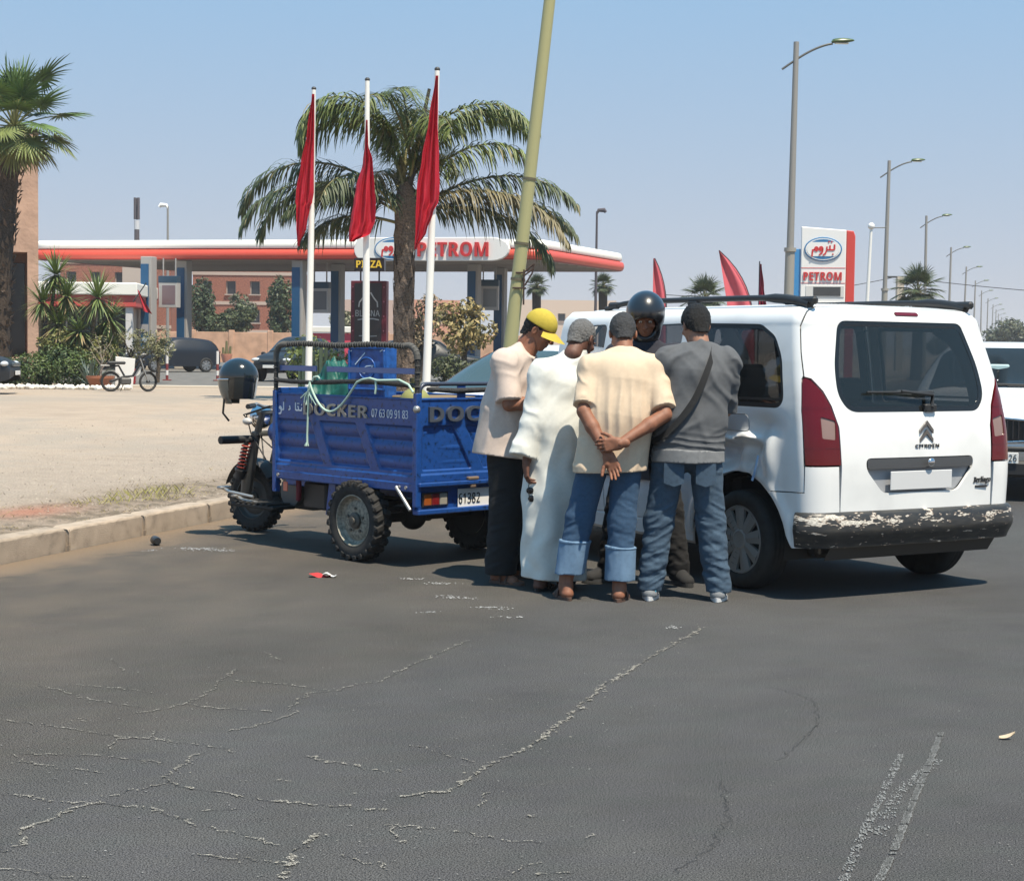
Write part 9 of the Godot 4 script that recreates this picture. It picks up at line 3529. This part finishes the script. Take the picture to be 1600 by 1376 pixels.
func man_in_pink_shirt():
	var o = thing("person", "person in pale pink shirt, black trousers and yellow cap beside the tricycle's plate", "person", Vector3(-0.02, 0, -10.72))
	var j = {"pelvis": Vector3(0.0, 0.93, 0.0), "chest": Vector3(0.02, 1.24, 0.0), "neck": Vector3(0.10, 1.465, 0.02), "head": Vector3(0.19, 1.62, 0.03),
		"sl": Vector3(0.085, 1.42, -0.16), "sr": Vector3(-0.03, 1.41, 0.17), "el": Vector3(0.16, 1.14, -0.2), "er": Vector3(0.0, 1.15, 0.24),
		"wl": Vector3(0.36, 1.18, -0.1), "wr": Vector3(0.235, 1.165, 0.18), "hl": Vector3(0.035, 0.88, -0.085), "hr": Vector3(-0.03, 0.88, 0.085),
		"kl": Vector3(0.075, 0.48, -0.1), "kr": Vector3(-0.01, 0.48, 0.1), "al": Vector3(0.06, 0.085, -0.14), "ar": Vector3(-0.045, 0.085, 0.13)}
	var fwd = Vector3(0.94, 0, 0.34)
	j.look = facing(Vector3(0.85, -0.5, 0.25))
	var dr = Vector3(0.8, 0, 0.6).normalized()
	var dl = Vector3(0.95, 0, 0.1).normalized()
	var hands = [[j.wr, Vector3(1, 0.05, -0.2), Vector3(0, 0.3, -1), Vector3(0.1, 1, 0), 0.5], [j.wl, Vector3(1, 0.1, 0.3), Vector3(0, 0, 1), Vector3(0, 1, 0), 0.5]]
	put("body", body_mesh(j, hands, [dl, dr], true), skin_mat("skin_brown", 0.27, 0.11, 0.06), o)
	add_eyes(j.head, j.look, o)
	put("hair", hair_cap(j.head, j.look, 0.005, -0.05, 184), hair_mat("hair_black", 0.014, 0.013, 0.013), o)
	var b: Basis = j.look
	var cf = Field.new(j.head - Vector3(0.22, 0.14, 0.22), j.head + Vector3(0.22, 0.2, 0.22), 0.006)
	cf.ball(j.head + b * Vector3(0, 0.04, 0.012), Vector3(0.089, 0.1, 0.109), b, 0.01)
	cf.cut(j.head + b * Vector3(0, 0.03, 0), b * Vector3(0, -1, 0.0))
	var cm = MB.new()
	cf.mesh_into(cm)
	var cap = put("cap", cm, cloth_mat("cap_yellow", 0.5, 0.38, 0.045, 0.4), o)
	var br = MB.new()
	br.sheet(func(u, v):
		var an: float = lerpf(-1.25, 1.25, u)
		var r: float = lerpf(0.09, 0.09 + 0.085 * cos(an * 0.9), v)
		return j.head + b * Vector3(sin(an) * r * 0.92, 0.034 - 0.03 * v - 0.02 * sin(an) * sin(an), -cos(an) * r - 0.012), 20, 6)
	put("brim", br, cloth_mat("cap_yellow", 0.5, 0.38, 0.045, 0.4), cap)
	var f = Field.new(Vector3(-0.36, 0.76, -0.4), Vector3(0.4, 1.56, 0.42), 0.0088)
	f.limb(Vector3(-0.035, 0.8, 0.0), Vector3(-0.01, 1.1, 0.0), 0.235, 0.205, 0.05, fwd, 1.22)
	f.limb(Vector3(-0.01, 1.1, 0.0), Vector3(0.03, 1.32, 0.0), 0.205, 0.185, 0.05, fwd, 1.3)
	f.limb(j.sl, j.sr, 0.078, 0.078, 0.06)
	f.limb(Vector3(0.04, 1.34, 0.0), j.neck, 0.15, 0.075, 0.06, fwd, 1.15)
	f.limb(j.neck, j.sl, 0.062, 0.07, 0.05)
	f.limb(j.neck, j.sr, 0.062, 0.07, 0.05)
	f.limb(j.sr, j.er.lerp(j.sr, 0.1), 0.08, 0.078, 0.035, Vector3.ZERO, 1.0, true)
	f.limb(j.sl, j.el.lerp(j.sl, 0.1), 0.08, 0.075, 0.035, Vector3.ZERO, 1.0, true)
	f.cut(j.neck + Vector3(0.03, 0.01, 0.01), Vector3(0.75, 0.65, 0.2).normalized(), 0.11)
	var n1 = noise(221, 4.0, 2)
	var n2 = noise(222, 9.0, 2)
	f.warp(func(p: Vector3) -> float:
		var v: float = pleat(n1, p.x * 42.0 + p.z * 30.0 - p.y * 6.0, p * 0.5) * 0.01 * smoothstep(1.3, 1.0, p.y)
		var a: float = 0.005 * n1.get_noise_3dv(p) + pleat(n2, p.y * 55.0 + p.z * 40.0, p * 0.4) * 0.004 * smoothstep(1.05, 1.2, p.y)
		return v + a)
	f.cut(Vector3(0, 0.8, 0), Vector3(-0.12, -1, 0.05).normalized())
	var m = MB.new()
	f.mesh_into(m)
	put("shirt", m, cloth_mat("pink_cotton", 0.6, 0.49, 0.42, 0.4, 0.9), o)
	var cl = MB.new()
	cl.tube([j.neck + Vector3(-0.07, 0.02, 0.05), j.neck + Vector3(-0.06, 0.03, -0.05), j.neck + Vector3(0.02, 0.02, -0.085)], 0.014, 7)
	cl.tube([j.neck + Vector3(-0.07, 0.02, 0.05), j.neck + Vector3(-0.01, 0.0, 0.085), j.neck + Vector3(0.06, -0.03, 0.06)], 0.014, 7)
	put("collar", cl, cloth_mat("pink_cotton", 0.6, 0.49, 0.42, 0.4, 0.9), o)
	var lf = legs_field(j, 0.112, 0.105, 0.098, 0.9)
	lf.cut(Vector3(0, 0.93, 0), Vector3(0, 1, 0))
	denim_folds(lf, j, 0.009, 225)
	lf.cut(Vector3(0, 0.06, 0), Vector3(0, -1, 0))
	var lm = MB.new()
	lf.mesh_into(lm)
	put("trousers", lm, cloth_mat("trouser_black", 0.008, 0.008, 0.009, 0.4), o)
	sandals(o, j, [dl, dr], mat("sandal_brown", 0.1, 0.055, 0.04, 0.7))

func man_in_helmet():
	var o = thing("person", "person in black helmet and dark clothes facing the camera, almost hidden behind the others", "person", Vector3(0.86, 0, -10.72))
	var j = {"pelvis": Vector3(0.0, 0.97, 0.0), "chest": Vector3(0.0, 1.28, 0.0), "neck": Vector3(0.0, 1.54, 0.03), "head": Vector3(-0.015, 1.71, 0.06),
		"sl": Vector3(0.19, 1.47, 0.0), "sr": Vector3(-0.19, 1.47, 0.0), "el": Vector3(0.22, 1.18, -0.03), "er": Vector3(-0.22, 1.18, -0.03),
		"wl": Vector3(0.14, 1.04, 0.14), "wr": Vector3(-0.14, 1.04, 0.14), "hl": Vector3(0.09, 0.91, 0.0), "hr": Vector3(-0.09, 0.91, 0.0),
		"kl": Vector3(0.16, 0.49, 0.03), "kr": Vector3(-0.16, 0.49, 0.02), "al": Vector3(0.225, 0.09, 0.05), "ar": Vector3(-0.225, 0.09, -0.02)}
	j.look = facing(Vector3(-0.1, -0.4, 1.0))
	var dl = Vector3(0.3, 0, 0.95).normalized()
	var dr = Vector3(-0.85, 0, 0.5).normalized()
	var hands = [[j.wl, Vector3(-0.6, -0.2, 0.8), Vector3(-0.5, 0, -0.6), Vector3(0, 1, 0), 0.6], [j.wr, Vector3(0.6, -0.2, 0.8), Vector3(0.5, 0, -0.6), Vector3(0, 1, 0), 0.6]]
	put("body", body_mesh(j, hands, [dl, dr], false), skin_mat("skin_brown", 0.27, 0.11, 0.06), o)
	add_eyes(j.head, j.look, o)
	var b: Basis = j.look
	var hf = Field.new(j.head - Vector3(0.24, 0.22, 0.24), j.head + Vector3(0.24, 0.26, 0.24), 0.007)
	hf.ball(j.head + b * Vector3(0, 0.035, 0.01), Vector3(0.125, 0.135, 0.148), b, 0.01)
	hf.limb(j.head + b * Vector3(0, -0.03, 0.02), j.head + b * Vector3(0, -0.09, 0.0), 0.115, 0.1, 0.02)
	hf.ball(j.head + b * Vector3(0, -0.03, -0.13), Vector3(0.085, 0.075, 0.11), b, 0.015, true)
	var hm = MB.new()
	hf.mesh_into(hm)
	put("helmet", hm, paint("helmet_dull", 0.012, 0.012, 0.014, 0.3), o)
	var f = Field.new(Vector3(-0.36, 0.78, -0.26), Vector3(0.36, 1.62, 0.28), 0.01)
	f.limb(Vector3(0, 0.85, 0), Vector3(0, 1.1, 0), 0.2, 0.195, 0.05, Vector3(0, 0, 1), 1.35)
	f.limb(Vector3(0, 1.1, 0), Vector3(0, 1.34, 0), 0.195, 0.2, 0.05, Vector3(0, 0, 1), 1.4)
	f.limb(j.sl, j.sr, 0.075, 0.075, 0.06)
	f.limb(Vector3(0, 1.4, 0), j.neck, 0.15, 0.075, 0.06, Vector3(0, 0, 1), 1.2)
	f.limb(j.sl, j.el, 0.075, 0.068, 0.035)
	f.limb(j.sr, j.er, 0.075, 0.068, 0.035)
	f.cut(Vector3(0, 0.83, 0), Vector3(0, -1, 0))
	var m = MB.new()
	f.mesh_into(m)
	put("shirt", m, cloth_mat("shirt_navy", 0.02, 0.02, 0.03, 0.4), o)
	var lf = legs_field(j, 0.1, 0.085, 0.07, 0.93)
	denim_folds(lf, j, 0.01, 235)
	lf.cut(Vector3(0, 0.06, 0), Vector3(0, -1, 0))
	var lm = MB.new()
	lf.mesh_into(lm)
	put("trousers", lm, cloth_mat("trouser_black", 0.008, 0.008, 0.009, 0.4), o)
	shoes(o, j, [dl, dr], cloth_mat("shoe_black", 0.02, 0.02, 0.021, 0.6), mat("shoe_sole_dark", 0.04, 0.04, 0.04, 0.7), cloth_mat("shoe_black", 0.02, 0.02, 0.021, 0.6))

func build_small_things():
	var r = RandomNumberGenerator.new()
	r.seed = 77
	# dented can in the gutter
	var c = thing("drink_can", "dark crushed can lying in the gutter below the kerb", "can", Vector3(-2.66, 0.035, -12.4), deg_to_rad(115))
	var cm = MB.new()
	cm.lathe([Vector2(0.001, -0.055), Vector2(0.026, -0.052), Vector2(0.033, -0.044), Vector2(0.033, 0.03), Vector2(0.027, 0.05), Vector2(0.026, 0.055)], 20, Transform3D(Basis(Vector3(0, 0, 1), PI / 2), Vector3.ZERO))
	put("wall", cm, mat("can_dark", 0.04, 0.042, 0.045, 0.4, 0.3), c)
	var ci = MB.new()
	ci.tube([Vector3(-0.054, 0, 0), Vector3(-0.052, 0, 0)], 0.024, 14)
	put("open_end", ci, mat("plate_black", 0.015, 0.015, 0.015, 0.5), c)
	# litter on the road
	var p = MB.new()
	p.sheet(func(u, v): return Vector3((u - 0.5) * 0.14, 0.012 + 0.014 * sin(u * 5.0 + v * 2.0), (v - 0.5) * 0.07), 8, 4, true)
	var lo = put("litter_wrapper", p, mat("wrapper_red", 0.45, 0.04, 0.04, 0.5))
	lo.position = Vector3(-1.24, 0, -10.78)
	tag(lo, "small red and white wrapper on the road below the tricycle's rear wheel", "litter")
	var p2 = MB.new()
	p2.sheet(func(u, v): return Vector3(0.06 + (u - 0.5) * 0.09, 0.018 + 0.012 * sin(u * 6.0), (v - 0.5) * 0.06), 6, 4, true)
	put("pale_half", p2, mat("wrapper_white", 0.6, 0.6, 0.58, 0.6), lo)
	var p3 = MB.new()
	p3.sheet(func(u, v): return Vector3((u - 0.5) * 0.062, 0.008 + 0.02 * u * u + 0.006 * sin(v * 6.0), (v - 0.5) * 0.03 * sin(PI * clampf(u + 0.08, 0, 1))), 8, 4, true)
	var leaf = put("dry_leaf", p3, mat("dry_leaf_tan", 0.5, 0.4, 0.28, 0.8))
	leaf.position = Vector3(1.95, 0, -6.43)
	tag(leaf, "pale curled dry leaf alone on the asphalt near the right edge", "leaf")
	# parked moped
	moped()
	# terracotta bowl with a bare shrub
	var tp = thing("terracotta_pot", "wide terracotta bowl with a thin bare shrub beside the moped", "plant pot", Vector3(-12.3, 0.15, -49.6))
	var tm = MB.new()
	tm.lathe([Vector2(0.001, 0), Vector2(0.2, 0.0), Vector2(0.3, 0.1), Vector2(0.38, 0.3), Vector2(0.4, 0.32), Vector2(0.42, 0.33), Vector2(0.42, 0.4), Vector2(0.37, 0.4), Vector2(0.36, 0.34), Vector2(0.001, 0.33)], 28)
	put("bowl", tm, mat("terracotta_pot", 0.3, 0.11, 0.055, 0.75), tp)
	var tb = MB.new()
	tb.tube([Vector3(0, 0.3, 0), Vector3(0.05, 0.8, 0), Vector3(-0.02, 1.3, 0)], [0.035, 0.025, 0.012], 6)
	for i in 7:
		var a = i * 2.4
		var h = 0.6 + i * 0.09
		tb.tube([Vector3(0.04, h, 0), Vector3(0.04 + cos(a) * 0.25, h + 0.3, sin(a) * 0.25), Vector3(0.02 + cos(a) * 0.38, h + 0.55, sin(a) * 0.3)], [0.014, 0.01, 0.004], 5)
	put("branches", tb, mat("bark_grey", 0.3, 0.25, 0.2, 0.9), tp)
	var tl = MB.new()
	leaves(tl, [[Vector3(0, 1.2, 0), Vector3(0.45, 0.45, 0.4)]], 260, 0.045, Color(0.1, 0.1, 0.05), Color(0.24, 0.22, 0.12), 3, 0.3)
	put("leaves", tl, leaf_mat("leaf_green"), tp)
	var wp = thing("cactus_pot", "small terracotta pot with a cactus at the foot of the boundary wall", "plant pot", Vector3(-22.2, 0.15, -129))
	var w1 = MB.new()
	w1.lathe([Vector2(0.001, 0), Vector2(0.28, 0), Vector2(0.45, 0.6), Vector2(0.45, 0.7), Vector2(0.001, 0.66)], 16)
	put("bowl", w1, mat("terracotta_pale", 0.5, 0.2, 0.13, 0.8), wp)
	var w2 = MB.new()
	for q in [[0.0, 1.7], [0.25, 1.3], [-0.22, 1.2]]:
		w2.tube([Vector3(q[0], 0.5, 0), Vector3(q[0] * 1.2, q[1], 0)], [0.14, 0.08], 7)
	put("cactus", w2, mat("cactus_olive", 0.13, 0.13, 0.05, 0.8), wp)
	# whitewashed stones along the planting bed
	var vs = []
	for k in 4:
		var m = MB.new()
		var nz = noise(300 + k, 1.6, 2)
		m.sheet(func(u, v):
			var an: float = u * TAU
			var e: float = (v - 0.5) * PI
			var d = Vector3(cos(an) * cos(e), sin(e), sin(an) * cos(e))
			return d * Vector3(0.17, 0.12, 0.13) * (1.0 + 0.45 * nz.get_noise_3dv(d * 0.8)), 10, 7, true)
		vs.append(m.mesh())
	for i in 30:
		var s = MeshInstance3D.new()
		s.name = "white_stone"
		s.mesh = vs[i % 4]
		s.material_override = mat("whitewash", 0.78, 0.74, 0.66, 0.85)
		add_child(s, true)
		s.position = Vector3(-15.6 + i * 0.147 + r.randfn() * 0.02, 0.2 + r.randf() * 0.02, -48.9 + r.randfn() * 0.05)
		s.rotation = Vector3(r.randf() * 0.4, r.randf() * 6.0, r.randf() * 0.4)
		s.scale = Vector3.ONE * r.randf_range(0.55, 0.85)
		tag(s, "whitewashed stone in the row edging the planting bed", "stone", "whitewashed edging stones")
	var bd = thing("notice_board", "blank white board standing behind the parked moped", "board", Vector3(-11.7, 0.15, -50.2), 0.2)
	var bm = MB.new()
	bm.prism(pv([-0.3, 0.0, 0.22, 0.0, 0.3, 0.92, -0.28, 0.98]), -0.03, 0.03, 0.01)
	put("panel", bm, mat("board_white", 0.72, 0.71, 0.68, 0.7), bd)

func moped():
	var o = thing("moped", "black moped with spoked wheels parked at the end of the white stones", "moped", Vector3(-10.95, 0.15, -47.4), deg_to_rad(-68))
	var blk = mat("black_paint", 0.02, 0.02, 0.021, 0.5)
	var st = mat("bare_steel", 0.42, 0.41, 0.39, 0.4, 0.7)
	for x in [0.55, -0.5]:
		var w = Node3D.new()
		w.name = "wheel"
		o.add_child(w, true)
		w.position = vc(x, 0, 0.29)
		w.basis = Basis(Vector3.UP, 0.35) if x > 0 else Basis()
		var t = MB.new()
		var ring = []
		var ring2 = []
		for i in 33:
			ring.append(vc(cos(TAU * i / 32) * 0.26, 0, sin(TAU * i / 32) * 0.26))
			ring2.append(vc(cos(TAU * i / 32) * 0.225, 0, sin(TAU * i / 32) * 0.225))
		t.tube(ring, 0.03, 8, false)
		put("tyre", t, mat("road_tyre", 0.028, 0.027, 0.026, 0.8), w)
		var rm = MB.new()
		rm.tube(ring2, 0.012, 6, false)
		for i in 16:
			rm.tube([Vector3.ZERO, vc(cos(TAU * i / 16) * 0.225, 0, sin(TAU * i / 16) * 0.225)], 0.003, 4, false)
		put("rim", rm, mat("rim_dark", 0.07, 0.066, 0.06, 0.6, 0.4), w)
		var h = MB.new()
		h.tube([vc(0, 0.05, 0), vc(0, -0.05, 0)], 0.04, 10)
		put("hub", h, blk, w)
	var f = MB.new()
	f.tube([vc(0.55, 0.06, 0.29), vc(0.42, 0.05, 0.66), vc(0.33, 0.03, 0.95)], 0.018, 6)
	f.tube([vc(0.55, -0.06, 0.29), vc(0.42, -0.05, 0.66), vc(0.33, -0.03, 0.95)], 0.018, 6)
	put("fork", f, st, o)
	var b = MB.new()
	b.tube([vc(0.36, 0, 0.85), vc(0.12, 0, 0.45), vc(-0.15, 0, 0.42), vc(-0.5, 0, 0.29)], 0.035, 8)
	b.tube([vc(-0.1, 0, 0.42), vc(-0.28, 0, 0.74), vc(-0.6, 0, 0.7)], 0.03, 8)
	put("frame", b, blk, o)
	var e = MB.new()
	e.box(vc(-0.08, 0, 0.3), Vector3(0.16, 0.2, 0.3), 0.04)
	put("engine", e, mat("engine_grey", 0.11, 0.105, 0.1, 0.55, 0.5), o)
	var s = MB.new()
	s.box(vc(-0.34, 0, 0.82), Vector3(0.2, 0.09, 0.5), 0.03)
	put("saddle", s, blk, o)
	var m = MB.new()
	m.sheet(func(u, v):
		var an: float = lerpf(0.3, 2.6, u)
		return vc(0.55 + 0.31 * cos(an), (v - 0.5) * 0.09, 0.29 + 0.31 * sin(an)), 14, 3)
	m.sheet(func(u, v):
		var an: float = lerpf(0.6, 3.2, u)
		return vc(-0.5 + 0.31 * cos(an), (v - 0.5) * 0.1, 0.29 + 0.31 * sin(an)), 14, 3)
	put("mudguards", m, blk, o)
	var hb = MB.new()
	hb.tube([vc(0.2, 0.3, 1.03), vc(0.3, 0.15, 1.02), vc(0.32, 0, 0.98), vc(0.3, -0.15, 1.02), vc(0.2, -0.3, 1.03)], 0.012, 6)
	put("handlebar", hb, blk, o)
	var hl = MB.new()
	hl.ball(vc(0.42, 0, 0.88), Vector3(0.07, 0.07, 0.06), 12, 8)
	put("headlight", hl, blk, o)
	var sh = MB.new()
	sh.prism(pv([0, 0, 0.2, 0.06, 0.26, 0.28, 0.16, 0.34, 0.02, 0.1]), -0.02, 0.02)
	var so = put("leg_shield", sh, mat("shield_white", 0.6, 0.6, 0.58, 0.5), o)
	so.transform = Transform3D(Basis(Vector3(0, 0, -1), Vector3(0, 1, 0), Vector3(1, 0, 0)), vc(0.12, 0.05, 0.42))
	var k = MB.new()
	k.tube([vc(-0.12, 0.08, 0.25), vc(-0.2, 0.14, 0.02)], 0.012, 6)
	put("stand", k, blk, o)
	var rk = MB.new()
	rk.box(vc(-0.66, 0, 0.74), Vector3(0.16, 0.03, 0.26), 0.008)
	put("rack", rk, st, o)
